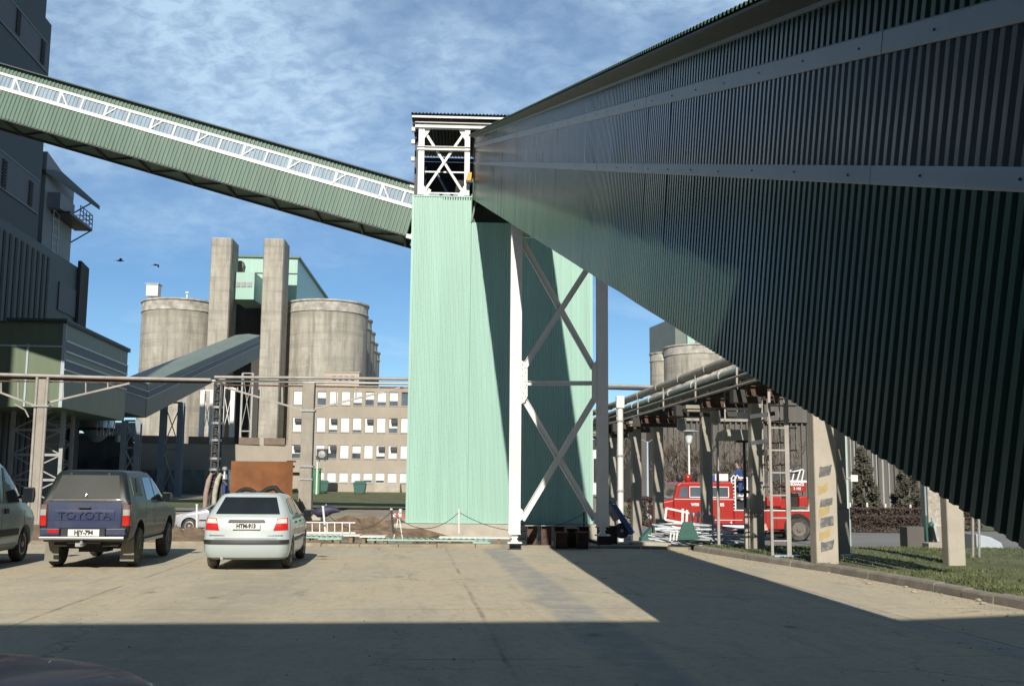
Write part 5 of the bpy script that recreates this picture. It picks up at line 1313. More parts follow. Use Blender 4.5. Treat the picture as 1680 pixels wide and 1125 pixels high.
sp_ = thing('lamp_post', 'pale green lamp post carrying a white sign plate right of the striped post', 'lamp post', (p.x, p.y, z0))
b = MB(); b.tube([(p.x, p.y, z0), (p.x, p.y, z0 + 1.0), (p.x, p.y, z0 + 1.05), (p.x, p.y, zt_)], [.105, .10, .075, .065], 10); b.build('pole', mat('pale_green_steel', (.42, .50, .47), .5), sp_, smooth=40)
z = at(1386, 784, 38).z
for dx in (-.24, .24):
    b = MB(); b.cbox((p.x + dx, p.y - .1, z), .25, .02, .23); b.build('sign_plate', M_WHITE, sp_)
b = MB(); b.cbox((p.x, p.y - .06, z), .3, .05, .06); b.build('sign_clamp', M_GALV, sp_)
# traffic post left of the downpipe
p = at(1001, 830, 66); z0 = zg(p.x, p.y)
tpst = thing('sign_post', 'pale blue post with a white sign plate beyond the slate trestle leg', 'sign post', (p.x, p.y, z0))
b = MB(); b.tube([(p.x, p.y, z0), (p.x, p.y, at(1001, 742, 66).z)], .08, 8); b.build('pole', M_PALEBLUE, tpst, smooth=50)
b = MB(); z = at(1001, 789, 66).z; b.cbox((p.x, p.y - .1, z), .4, .03, .38); b.build('sign_plate', M_WHITE, tpst)
b = MB(); z = at(1004, 779, 66).z; b.cbox((p.x + .22, p.y - .08, z), .2, .03, .28); b.build('sign_tab', M_TRIMR, tpst)

# ================================================================== stubs of rusty H-beam
rr = random.Random(5)
def hstub(label, px, pyt, pyb, d, w=.27, ry=0.0, m=None):
    p = at(px, pyb, d); p.z = max(zg(p.x, p.y), .0 if d < 28.6 else -.05); h = at(px, pyt, d).z - p.z
    t = thing('beam_stub', label, 'beam stub', p, TH + ry, 'rusty beam stubs at the yard edge')
    loc = lambda x, y, z: (x, y, z)
    b = MB(); b.box((-w / 2, -.006, .012), (w / 2, .006, h - .02)); b.build('web', m or M_RUST, t, local=True)
    for x in (-w / 2, w / 2):
        b = MB(); b.box((x - .012 if x > 0 else x, -w * .45, .0), (x if x > 0 else x + .012, w * .45, h - .02)); b.build('flange', m or M_RUST, t, local=True)
    b = MB(); b.box((-w / 2 - .05, -w * .5, h - .02), (w / 2 + .04, w * .5, h)); b.build('end_plate', M_GALV if px < 900 else (m or M_RUST), t, local=True)
hstub('rusty H-beam stub nearest the white trestle leg', 872.5, 861, 890, 28.7)
hstub('rusty H-beam stub second from the white trestle leg', 895.5, 861, 889.5, 28.7)
hstub('dark rusty H-beam stub at the shadow edge, rear of its pair', 917, 863, 890, 29.6)
hstub('dark rusty H-beam stub at the shadow edge, front of its pair', 920, 872, 899, 27.75, .30)
hstub('dark rusty H-beam stub in shade, middle of the row', 938, 866, 897, 28.1, .28)
hstub('dark rusty H-beam stub right of the middle, rear one', 957, 863, 889, 29.8)
hstub('dark rusty H-beam stub right of the middle, front one', 955, 872, 899.5, 27.75, .28)
hstub('dark rusty H-beam stub at the foot of the slate trestle leg', 989, 864, 889, 29.2, .28)
hstub('dark rusty H-beam stub rightmost of all, behind the slate leg', 1004, 862, 887, 31, .26)

# ================================================================== sheets, rails, posts and rope in front of the tower
def gz(p, dz=0): q = V(p); q.z = zg(q.x, q.y) + dz; return q
def sheet(label, px0, px1, py, d, dep, m, dz, th=.05, rz=0, lift=0):
    p0, p1 = at(px0, py, d), at(px1, py, d); z = p0.z
    t = thing('cladding_sheet', label, 'sheet', (p0 + p1) / 2, 0, 'cladding sheets and beams lying in front of the tower')
    e = V((p1.x - p0.x, p1.y - p0.y, 0)); e.normalize(); n = V((-e.y, e.x, 0)); L = (p1 - p0).length
    b = MB(); zz = p0.z
    b.corr(V((p0.x, p0.y, zz)), e, n * dep, V((0, 0, 1)), L, .17 if m == M_MINT else .6, .03 if m == M_MINT else .004)
    OPEN.add('sheet_metal'); b.build('sheet_metal', m, t)
    b = MB(); b.prism([V((p0.x, p0.y, zz - th)), V((p1.x, p1.y, zz - th)), V((p1.x, p1.y, zz - .004)), V((p0.x, p0.y, zz - .004))], n * .03); b.build('front_edge', m, t)
    for f in (.15, .5, .85):
        q = p0.lerp(p1, f) + n * dep * .5; zgq = zg(q.x, q.y); hgt = max(.06, zz - th - zgq)
        b = MB(); b.cbox((q.x, q.y, zgq + hgt / 2 - .02), .10, dep * .8, hgt + .02); b.build('timber_batten', M_WOOD, t)
sheet('long white sheet lying left of the tower foot with a railing behind it', 494, 590, 876, 34.6, .6, M_WHITE, 0)
sheet('long mint sheet on the ground right behind the white hatchback', 494, 560, 879.5, 33.6, .5, M_MINT, 0)
sheet('short white sheet beside the tower foot ending at the rope post', 590, 632, 878.5, 33.9, .7, M_WHITE, 0)
sheet('short mint sheet between the railing and the tower', 522, 560, 882, 32.6, .3, M_MINT, 0)
sheet('long mint sheet pointing at the white trestle leg', 602, 800, 883.5, 32.2, .35, M_MINT, 0)
sheet('long white sheet directly in front of the tower slab', 720, 836, 880, 33.2, .6, M_WHITE, 0)
sheet('wide mint sheet lying flat beside the white trestle leg', 776, 804, 888, 30.4, 1.3, M_MINT, 0)
sheet('white sheet lying between the van and the pickup', 36, 78, 863, 35, .6, M_WHITE, 0)
sheet('white sheet lying between the pickup and the white hatchback', 268, 345, 868, 36, .6, M_WHITE, 0)
# white railing lying upright
rl0, rl1 = at(489, 856, 35.6), at(583, 857, 35.8)
rl = thing('railing', 'low white railing section standing on a sheet left of the tower', 'railing', (rl0 + rl1) / 2)
b = MB(); b.bar(rl0, rl1, .035, .035); b.build('handrail', M_WHITE, rl)
for k in range(7):
    x = 500 + k * 12.3
    b = MB(); a = at(x, 857, 35.7); c = at(x, 873, 35.7); b.bar(a, c, .03, .03); b.build('baluster', M_WHITE, rl)
b = MB(); b.bar(at(489, 873, 35.6), at(583, 874, 35.8), .05, .06); b.build('bottom_rail', M_WHITE, rl)
posts = []
def rope_post(label, px, pyt, pyb, d, m, lean=0):
    a = at(px, pyb, d); c = at(px + lean, pyt, d); t = thing('rope_post', label, 'post', a, 0, 'thin posts carrying the rope')
    b = MB(); b.tube([a - V((0, 0, .05)), c], .035, 7); b.build('post_tube', m, t, smooth=50)
    b = MB(); b.tube([c, c + V((0, 0, .05))], .045, 7); b.build('post_cap', M_WHITE, t)
    return c
c1_ = rope_post('leaning white rope post standing behind the railing', 534, 832, 871, 35.9, M_WHITE, -4)
c2_ = rope_post('dark rope post with a white tip left of the tower corner', 646, 836, 873, 36, M_DARKSTEEL, -4)
c3_ = rope_post('white rope post in front of the tower slab', 753, 837, 872, 37, M_WHITE)
c4_ = rope_post('short black rope post at the right end of the tower slab', 958, 839, 870, 37.5, M_DARKSTEEL)
c5_ = rope_post('white rope post between the pickup and the white hatchback', 323, 829, 866, 37, M_WHITE)
b = MB()
def rope(p, q, sag):
    b.tube([p.lerp(q, i / 12) + V((0, 0, -.06 - sag * 4 * (i / 12) * (1 - i / 12))) for i in range(13)], .011, 4)
rope(c1_, c2_, .62); rope(c2_, c3_, .55); rope(c3_, c4_, .62)
rp_ = b.build('rope', M_DARKSTEEL); tag(rp_, 'thin dark rope sagging between the posts in front of the mint tower', 'rope')
# red-white barrier
p = at(652, 845, 37); z0 = zg(p.x, p.y); br_ = thing('barrier', 'small red and white folded barrier at the left corner of the tower', 'barrier', (p.x, p.y, z0))
b = MB(); b.bar((p.x - .12, p.y, z0 + .02), (p.x + .06, p.y, p.z + .05), .03, .03); b.bar((p.x + .2, p.y, z0 + .02), (p.x + .04, p.y, p.z + .08), .03, .03); b.build('stand', M_WHITE, br_)
for k in range(5):
    b = MB(); b.cbox((p.x - .2 + k * .1, p.y - .05, p.z - .02 + (.03 if k % 2 else 0)), .095, .03, .12); b.build('board', M_TRIMR if k % 2 == 0 else M_WHITE, br_)
b = MB(); b.lathe([(.05, -.06), (.06, .06)], (p.x + .10, p.y, p.z + .16), 10); b.build('lamp', M_WHITE, br_)
# soil and rubble heaps
def heap(label, px, py, d, w_, h_, m, seed, cat='heap', dep=None):
    p = gz(at(px, py, d)); rr = random.Random(seed); b = MB(); n, k = 18, 6; dep = dep or w_ * .5
    vs = [p + V((0, 0, h_))]
    for j in range(1, k + 1):
        for i in range(n):
            a = 2 * math.pi * i / n; r = j / k; q = r * (1 + rr.uniform(-.15, .15))
            vs.append(p + V((math.cos(a) * w_ / 2 * q, math.sin(a) * dep / 2 * q, h_ * (1 - r ** 1.5) * (1 + rr.uniform(-.35, .35)) - (.05 if j == k else 0))))
    fs = [(0, 1 + i, 1 + (i + 1) % n) for i in range(n)] + [(1 + j * n + i, 1 + (j + 1) * n + i, 1 + (j + 1) * n + (i + 1) % n, 1 + j * n + (i + 1) % n) for j in range(k - 1) for i in range(n)]
    b.add(vs, fs); tag(b.build('soil_heap', m), label, cat, kind=None); 
heap('low heap of brown crumbs on the yard edge beside the white hatchback', 522, 898, 28.6, 1.5, .14, M_SOIL, 1)
heap('grey-brown heap of rubble between the pickup and the white hatchback', 300, 880, 33, 3.4, .35, M_SOIL, 2)
heap('brown heap of soil between the van and the pickup', 55, 885, 31, 2.6, .4, M_SOIL, 3)
heap('long dark bank of turned soil between the concrete post and the tower', 590, 853, 44, 8, .7, M_SOIL, 4)
heap('dark bank of soil in front of the concrete post left of the tower', 500, 858, 43, 5, .5, M_SOIL, 5)
heap('little heap of rusty soil in front of the tower slab', 720, 876, 35, 1.6, .2, M_RUST, 6)
# tarpaulin bundle on the bank
p = at(534, 838, 44); tb = thing('tarp_bundle', 'dark blue tarpaulin bundle on the soil bank beside the concrete post', 'bundle', p)
b = MB(); b.tube([p + V((x, 0, .06 * math.sin(x * 5))) for x in (-.55, -.3, 0, .3, .6)], [.05, .2, .24, .15, .04], 9); b.build('bundle_body', mat('navy_tarp', (.04, .045, .09), .6), tb, smooth=60)
b = MB(); b.tube([p + V((0, -.2, .02)), p + V((.02, 0, .27)), p + V((0, .2, .02))], .02, 5); b.build('strap', M_STRIP, tb)
# stones
rr = random.Random(8)
M_STONE = mat('pale_stone', (.38, .34, .26), .95, var=.2, vs=6)
spots = [(622, 901, 0), (741, 902, 0), (556, 893, 0), (1310, 928, 0), (1450, 944, 0), (1486, 963, 0), (1545, 975, 0), (1606, 985, 0), (1612, 990, 0), (1385, 950, 0), (1530, 960, 0), (1300, 917, 0), (1660, 992, 0), (1425, 957, 0), (1500, 971, 0), (1360, 940, 0), (1568, 971, 0)]
for i, (px, py, _) in enumerate(spots):
    p = on(px, py, .01); s = rr.uniform(.015, .042); b = MB()
    bm = bmesh.new(); bmesh.ops.create_icosphere(bm, subdivisions=1, radius=s)
    b.add([p + V((v.co.x * 1.4, v.co.y, v.co.z * .7 + .3 * s)) * 1.0 + V((0, 0, 0)) + V((rr.uniform(-.3, .3) * s, rr.uniform(-.3, .3) * s, 0)) for v in bm.verts], [[v.index for v in f.verts] for f in bm.faces]); bm.free()
    tag(b.build('stone', M_STONE), 'loose pale pebble lying on the dusty yard near the kerb', 'stone', 'loose pebbles on the yard')

# ================================================================== material pile, hood, cart by the kerb
p = at(1150, 880, 34); z0 = zg(p.x, p.y)
pile = thing('frame_pile', 'tangled pile of white and galvanised frames in front of the fire engine', 'pile', (p.x, p.y, z0))
rr = random.Random(31)
def fxy(px, py, d): return at(px, py, d)
for k in range(78):
    a = fxy(1062 + rr.random() * 88, 858 + rr.random() * 26 if k % 3 else 876 + rr.random() * 9, 31.2 + rr.random() * 2.5); L = rr.uniform(.7, 2.2); an = rr.uniform(-.25, .25)
    q = a + V((L * math.cos(an), L * math.sin(an) * .5, rr.uniform(-.35, .1)))
    for v_ in (a, q): v_.z = max(v_.z, zg(v_.x, v_.y) + .03)
    b = MB(); b.bar(a, q, rr.choice((.03, .05, .08)), rr.choice((.025, .04))); b.build('bar', rr.choice((M_GALV, M_WHITE, M_STRIP, M_STRIP, M_GALV, M_BLIND2, M_DARKSTEEL)), pile)
def gate(pts, m=M_WHITE):
    b = MB()
    for (x0, y0), (x1, y1) in pts: b.bar(fxy(x0, y0, 34), fxy(x1, y1, 34), .07, .06)
    b.build('white_frame', m, pile)
gate([((1093, 833), (1172, 850)), ((1093, 833), (1091, 852)), ((1146, 838), (1144, 862)), ((1156, 846), (1154, 866)), ((1171, 846), (1169, 868)), ((1091, 852), (1180, 868)), ((1120, 834), (1119, 862)), ((1127, 836), (1126, 862)), ((1136, 842), (1135, 860))])
b = MB()
for (x0, y0), (x1, y1) in (((1099, 886), (1101, 872)), ((1101, 872), (1112, 870)), ((1105, 886), (1106, 873)), ((1110, 886), (1111, 872))): b.bar(fxy(x0, y0, 31), fxy(x1, y1, 31), .04, .04)
b.build('small_frame', M_WHITE, pile)
p = at(1130, 884, 30.5); z0 = zg(p.x, p.y); gh = thing('metal_hood', 'dark green wedge-shaped metal hood standing on the kerb before the frame pile', 'hood', (p.x, p.y, z0))
q = lambda px, py, y=0: at(px, py, 30.5) + V((0, y, 0))
zb_ = at(1130, 884, 30.5).z
b = MB(); b.prism([q(1112, 883), q(1147, 882), q(1136, 856), q(1121, 857)], V((.1, .7, .0))); b.build('hood_shell', M_TEAL, gh, bevel=.01)
b = MB(); b.bar(q(1111, 884, -.02), q(1148, 883, -.02), .04, .04); b.build('bottom_rim', M_TEAL, gh)
# blue hand cart
p = at(1020, 865, 33); ct = thing('hand_cart', 'tipped blue hand cart with one spoked wheel at the foot of the slate leg', 'cart', p)
b = MB(); b.prism([at(1005, 828, 33), at(1011, 826, 33), at(1042, 873, 33), at(1034, 878, 33)], V((0, .7, 0))); b.build('cart_bed', M_BLUEP, ct, bevel=.02)
b = MB(); b.bar(at(1002, 832, 33.2), at(1014, 852, 33.2), .25, .3); b.build('sack', mat('pinkish_sack', (.42, .34, .33), .85, var=.2, vs=8), ct, bevel=.06)
c = at(1020, 870, 33.1); 
b = MB(); b.lathe([(.17, -.04), (.22, -.05), (.24, 0), (.22, .05), (.17, .04)], c, 20, 'Y'); b.build('tyre', M_TYRE, ct, smooth=40)
b = MB(); b.lathe([(.05, -.06), (.05, .06)], c, 10, 'Y')
for k in range(6): a = k * math.pi / 3; b.bar(c, c + V((math.cos(a) * .18, 0, math.sin(a) * .18)), .03, .03)
b.build('wheel_spokes', M_GALV, ct)
b = MB(); b.tube([at(1006, 830, 33.1), at(1000, 822, 33.1), at(998, 826, 33.1)], .03, 6); b.build('handle', M_BLUEP, ct)
# concrete slab bits near the pile
for lab, px, py, w_, h_ in (('pale flat concrete slab behind the green hood on the kerb', 1062, 873, 1.2, .18), ('pale broken slab lying beside the blue cart', 1032, 880, .8, .12)):
    p = gz(at(px, py, 32)); b = MB(); b.cbox(p + V((0, 0, h_ / 2)), w_, .8, h_, .2); tag(b.build('concrete_slab', M_CONC_L, bevel=.02), lab, 'slab')
p = gz(at(1068, 850, 39)); b = MB(); b.prism([p + V((-.35, 0, 0)), p + V((.6, 0, 0)), p + V((.6, 0, 1.1)), p + V((.1, 0, .75)), p + V((-.35, 0, .3))], V((0, .8, 0))); tag(b.build('dark_chute', M_TEAL, bevel=.02), 'dark green sloped chute standing between two pipe bridge posts', 'chute')

# ================================================================== things at the right edge of the lawn
p = at(1530, 870, 31); z0 = zg(p.x, p.y)
t = thing('rough_pillar', 'rough pale concrete pillar beyond the lawn near the gallery edge', 'pillar', (p.x, p.y, z0))
b = MB(); b.cbox(V((p.x + .03, p.y, z0 + 1.0)), .42, .4, 2.6); b.build('shaft', mat('rough_pale_concrete', (.42, .39, .34), .95, var=.3, vs=9, bump=1, bs=20), t, bevel=.02)
b = MB(); b.cbox(V((p.x - .20, p.y + .05, z0 + 1.2)), .05, .3, 3.0); b.build('steel_edge', M_STEELBLUE, t)
p = at(1525, 878, 30.4); z0 = zg(p.x, p.y)
for lab, dx, w_, m in (('brown-grey concrete block left of the rough pillar', -.42, .48, M_HALL), ('grey concrete block at the foot of the rough pillar', .38, .62, M_CONC)):
    b = MB(); b.cbox((p.x + dx, p.y + .2, z0 + .33), w_, .6, .70); tag(b.build('concrete_block', m, bevel=.02), lab, 'block')
t = thing('water_tap', 'dark green standpipe with a round head between the two concrete blocks', 'standpipe', (p.x, p.y, z0))
b = MB(); b.tube([(p.x - .14, p.y - .2, z0), (p.x - .16, p.y - .2, z0 + 1.0)], .035, 7); b.build('pipe', M_TEAL, t)
b = MB(); b.lathe([(.02, .66), (.07, .69), (.085, .74), (.06, .80), (.02, .83)], (p.x - .02, p.y - .2, z0), 12); b.build('round_head', M_TEAL, t, smooth=60)
b = MB(); b.bar((p.x + .18, p.y - .3, z0), (p.x + .02, p.y - .2, z0 + .95), .07, .05); tag(b.build('leaning_plank', M_GALV), 'grey plank leaning against the green standpipe', 'plank')
p = at(1533, 882, 29.5); z0 = zg(p.x, p.y); b = MB(); b.cbox((p.x, p.y, z0 + .12), .52, .5, .26); tag(b.build('manhole_ring', M_CONC, bevel=.03), 'low grey concrete ring on the lawn left of the plain post', 'concrete ring')
for i, (px, pyt, pyb, m) in enumerate(((1580, 851, 890, M_WHITE), (1596, 846, 904, M_PIPE), (1606, 850, 903, M_GALV))):
    d = (26, 24, 24)[i]; a = at(px, pyb, d); a.z = lawn_z(a.x, a.y); c = at(px, pyt, d)
    t = thing('marker_post', ('white marker post just right of the plain concrete post', 'brownish marker post, middle of three by the gallery edge', 'grey marker post, rightmost by the gallery edge')[i], 'post', a, 0, 'thin marker posts on the lawn')
    b = MB(); b.tube([a, c], .028, 7); b.build('post_tube', m, t)
    b = MB(); b.lathe([(.034, 0), (.034, .04), (.01, .05)], c, 7); b.build('post_cap', m, t)
p = at(1620, 868, 33); z0 = zg(p.x, p.y); b = MB(); b.prism([(p.x - .35, p.y, z0), (p.x + .5, p.y, z0), (p.x + .42, p.y, z0 + .25), (p.x + .1, p.y, z0 + .42), (p.x - .35, p.y, z0 + .52)], (0, .9, 0)); tag(b.build('sheeted_stack', M_STRIP, bevel=.03), 'pale blue sheeted stack behind the marker posts', 'stack')
b = MB(); b.tube([at(1384 + k * 8, 884 + 3.5 * math.sin(min(1, k / 4) * 1.4), 36) for k in range(16)], .06, 7); o = b.build('hose', M_PIPE, smooth=60); tag(o, 'pale hose lying along the road beyond the lawn', 'hose')
for v in o.data.vertices: v.co.z = zg(v.co.x, v.co.y) + .05 + (v.co.z - at(1440, 887, 36).z) * .2
p = on(1388, 912, .13); b = MB(); b.cbox((p.x, p.y, lawn_z(p.x, p.y) + .03), .22, .10, .05, .3); tag(b.build('paper_scrap', M_BLIND, bevel=.01), 'scrap of white paper lying on the lawn beside the striped post', 'paper')
p = on(1290, 913, .13); b = MB(); b.cbox((p.x, p.y, lawn_z(p.x, p.y) + .03), .62, .3, .03, .1); tag(b.build('glass_pane', M_STRIP), 'flat pale panel lying on the lawn before the ladder', 'panel')
# stakes with white tops
for i, (px, pyt) in enumerate(((1395, 824), (1423, 824), (1453, 826), (1494, 827))):
    p = at(px, 840, 64); b = MB(); z0 = zg(p.x, p.y); b.tube([(p.x, p.y, z0), (p.x, p.y, at(px, pyt, 64).z)], .06, 6)
    tag(b.build('marker_stake', M_WHITE), ('white stake rising from the hedge beside the lamp post', 'white stake rising from the hedge, second from the lamp post', 'white stake rising from the hedge, third from the lamp post', 'white stake rising from the hedge, farthest from the lamp post')[i], 'stake', 'white stakes in the hedge')
# ================================================================== vehicles (local frame: rear at y=0, nose towards +y, x to the right)
class Shell:
    """body made of stacked plan outlines (z, y0, y1, half width, rear corner radius, front corner radius)"""
    def __init__(s, rings): s.r = rings
    def ring(s, z):
        r = s.r
        if z <= r[0][0]: return r[0]
        for a, b in zip(r, r[1:]):
            if z <= b[0]:
                t = (z - a[0]) / max(1e-9, b[0] - a[0]); return tuple(lerp(p, q, t) for p, q in zip(a, b))
        return r[-1]
    def outline(s, R_):
        z, y0, y1, hw, r0, r1 = R_; pts = []
        bow = .05
        n = 4
        for i in range(n + 1): pts.append(((hw - r0) * i / n, y0 - bow * (1 - (i / n) ** 2) * min(1, r0 * 4)))
        for i in range(1, 7): a = math.pi / 2 * i / 6; pts.append((hw - r0 + r0 * math.sin(a), y0 + r0 - r0 * math.cos(a)))
        ya, yb = y0 + r0, y1 - r1
        for i in range(1, 8): pts.append((hw, lerp(ya, yb, i / 7)))
        for i in range(1, 7): a = math.pi / 2 * i / 6; pts.append((hw - r1 + r1 * math.cos(a), y1 - r1 + r1 * math.sin(a)))
        for i in range(1, n + 1): pts.append(((hw - r1) * (1 - i / n), y1 + bow * (i / n) * min(1, r1 * 3)))
        full = [(x, y, z) for x, y in pts] + [(-x, y, z) for x, y in reversed(pts[1:-1])]
        return full
    def mesh(s, b):
        ls = [s.outline(r) for r in s.r]; n = len(ls[0]); vs = [p for l in ls for p in l]
        fs = [(i * n + k, i * n + (k + 1) % n, (i + 1) * n + (k + 1) % n, (i + 1) * n + k) for i in range(len(ls) - 1) for k in range(n)]
        fs.append(tuple(range(n - 1, -1, -1))); fs.append(tuple((len(ls) - 1) * n + k for k in range(n)))
        b.add(vs, fs)
    def rear(s, x, z, off=.006):
        _, y0, y1, hw, r0, r1 = s.ring(z); ax = abs(x)
        if ax <= hw - r0: y = y0 - .05 * (1 - (ax / max(.01, hw - r0)) ** 2) * min(1, r0 * 4)
        else: d = min(1, (ax - hw + r0) / r0); y = y0 + r0 - r0 * math.sqrt(max(0, 1 - d * d))
        return V((x, y - off, z))
    def front(s, x, z, off=.006):
        _, y0, y1, hw, r0, r1 = s.ring(z); ax = abs(x)
        if ax <= hw - r1: y = y1 + .05 * (1 - ax / max(.01, hw - r1)) * min(1, r1 * 3)
        else: d = min(1, (ax - hw + r1) / r1); y = y1 - r1 + r1 * math.sqrt(max(0, 1 - d * d))
        return V((x, y + off, z))
    def side(s, y, z, sx, off=.006):
        _, y0, y1, hw, r0, r1 = s.ring(z); x = hw
        if y < y0 + r0: d = min(1, (y0 + r0 - y) / r0); x = hw - r0 + r0 * math.sqrt(max(0, 1 - d * d))
        elif y > y1 - r1: d = min(1, (y - y1 + r1) / r1); x = hw - r1 + r1 * math.sqrt(max(0, 1 - d * d))
        return V((sx * (x + off), y, z))
    def patch(s, b, poly, where, sx=1, off=.006, sub=3):
        """thin panel that follows the shell; poly of 4 corners (a,z) subdivided, or any convex outline"""
        f = {'rear': lambda a, z, o: s.rear(a, z, o), 'front': lambda a, z, o: s.front(a, z, o), 'side': lambda a, z, o: s.side(a, z, sx, o)}[where]
        if len(poly) == 4:
            N, M_ = 8, 4; g = []
            for j in range(M_ + 1):
                for i in range(N + 1):
                    a0 = V(poly[0]).lerp(V(poly[1]), i / N); a1 = V(poly[3]).lerp(V(poly[2]), i / N); q = a0.lerp(a1, j / M_); g.append(f(q.x, q.y, off))
            w_ = N + 1; fs = [(j * w_ + i, j * w_ + i + 1, (j + 1) * w_ + i + 1, (j + 1) * w_ + i) for j in range(M_) for i in range(N)]
            edge = [i for i in range(w_)] + [j * w_ + N for j in range(1, M_ + 1)] + [M_ * w_ + i for i in range(N - 1, -1, -1)] + [j * w_ for j in range(M_ - 1, 0, -1)]
            base = len(g); 
            inner = [f(*(lambda q: (q.x, q.y))(_uv(poly, e, N, M_, w_)), -.02) for e in edge]
            g += inner
            for i in range(len(edge)): j = (i + 1) % len(edge); fs.append((edge[i], edge[j], base + j, base + i))
            b.add(g, fs)
        else:
            pts = []
            for p, q in zip(poly, poly[1:] + poly[:1]):
                for i in range(sub): t = V(p).lerp(V(q), i / sub); pts.append((t.x, t.y))
            o_ = [f(a, z, off) for a, z in pts]; i_ = [f(a, z, -.02) for a, z in pts]; n = len(pts)
            b.add(o_ + i_, [tuple(range(n))] + [(i, (i + 1) % n, n + (i + 1) % n, n + i) for i in range(n)])
def _uv(poly, e, N, M_, w_):
    j, i = divmod(e, w_)
    return V(poly[0]).lerp(V(poly[1]), i / N).lerp(V(poly[3]).lerp(V(poly[2]), i / N), j / M_)
def apply_cut(o, cyl):
    """cut wheel arches: cyl = list of (y, z, r, half width)"""
    b = MB()
    for (y, z, r, hw) in cyl:
        for sx in (-1, 1):
            b.lathe([(r, min(sx * (hw - .34), sx * (hw + .3))), (r, max(sx * (hw - .34), sx * (hw + .3)))], (0, y, z), 28, 'X')
    c = b.build('cutter', M_BLACK, local=True); 
    m = o.modifiers.new('cut', 'BOOLEAN'); m.operation = 'DIFFERENCE'; m.object = c; m.solver = 'EXACT'
    mw = o.parent; o.parent = None
    dg = bpy.context.evaluated_depsgraph_get(); me = bpy.data.meshes.new_from_object(o.evaluated_get(dg))
    o.modifiers.clear(); old = o.data; o.data = me; bpy.data.meshes.remove(old)
    bpy.data.objects.remove(c); o.parent = mw
    me.polygons.foreach_set('use_smooth', [True] * len(me.polygons)); me.set_sharp_from_angle(angle=R(32))
def wheel(t, x, y, r, w_, sx, rim=M_GALV, tyre=M_TYRE):
    b = MB(); a = -w_ / 2; 
    b.lathe([(r * .62, a * .8), (r * .9, a), (r * .985, a * .72), (r, a * .4), (r, -a * .4), (r * .985, -a * .72), (r * .9, -a), (r * .62, -a * .8)], (x, y, r), 30, 'X')
    wh = b.build('wheel', tyre, t, local=True, smooth=35)
    b = MB(); o = x + sx * w_ * .42
    b.lathe([(r * .63, -sx * .05), (r * .63, sx * .0), (r * .55, sx * .005), (r * .46, -sx * .03), (r * .2, -sx * .015), (r * .16, sx * .01), (.01, sx * .012)], (o, y, r), 24, 'X')
    b.build('rim', rim, wh, local=True, smooth=35)
    b = MB()
    for k in range(6):
        a_ = k * math.pi / 3; b.cbox((o - sx * .028, y + math.cos(a_) * r * .36, r + math.sin(a_) * r * .36), .012, r * .13, r * .13)
    b.build('rim_opening', M_PLASTIC, wh, local=True)
    return wh
def mirror(t, x, y, z, sx, m=M_PLASTIC, w_=.20, h=.15):
    b = MB(); b.prism([(x, y, z - h / 2), (x + sx * w_, y, z - h / 2 + .01), (x + sx * (w_ + .02), y, z), (x + sx * w_, y, z + h / 2 - .01), (x + sx * .02, y, z + h / 2)], (0, .10, 0))
    b.bar((x - sx * .10, y + .06, z - .04), (x + sx * .04, y + .06, z - .03), .06, .05)
    o = b.build('wing_mirror', m, t, local=True, bevel=.02)
    b = MB(); b.box((min(x + sx * .02, x + sx * (w_ - .02)), y - .006, z - h / 2 + .02), (max(x + sx * .02, x + sx * (w_ - .02)), y - .001, z + h / 2 - .02)); b.build('mirror_glass', M_GLASS, o, local=True)
    return o
def plate(t, txt, x, y, z, w_, h, size, euro=False):
    b = MB(); b.box((x - w_ / 2, y - .012, z - h / 2), (x + w_ / 2, y, z + h / 2)); o = b.build('number_plate', M_PLATE, t, local=True, bevel=.004)
    text_mesh('plate_lettering', txt, size, M_INK, o, Matrix.Translation((x, y - .013, z)) @ Matrix.Rotation(R(90), 4, 'X'), .002, .006, .92)
    return o

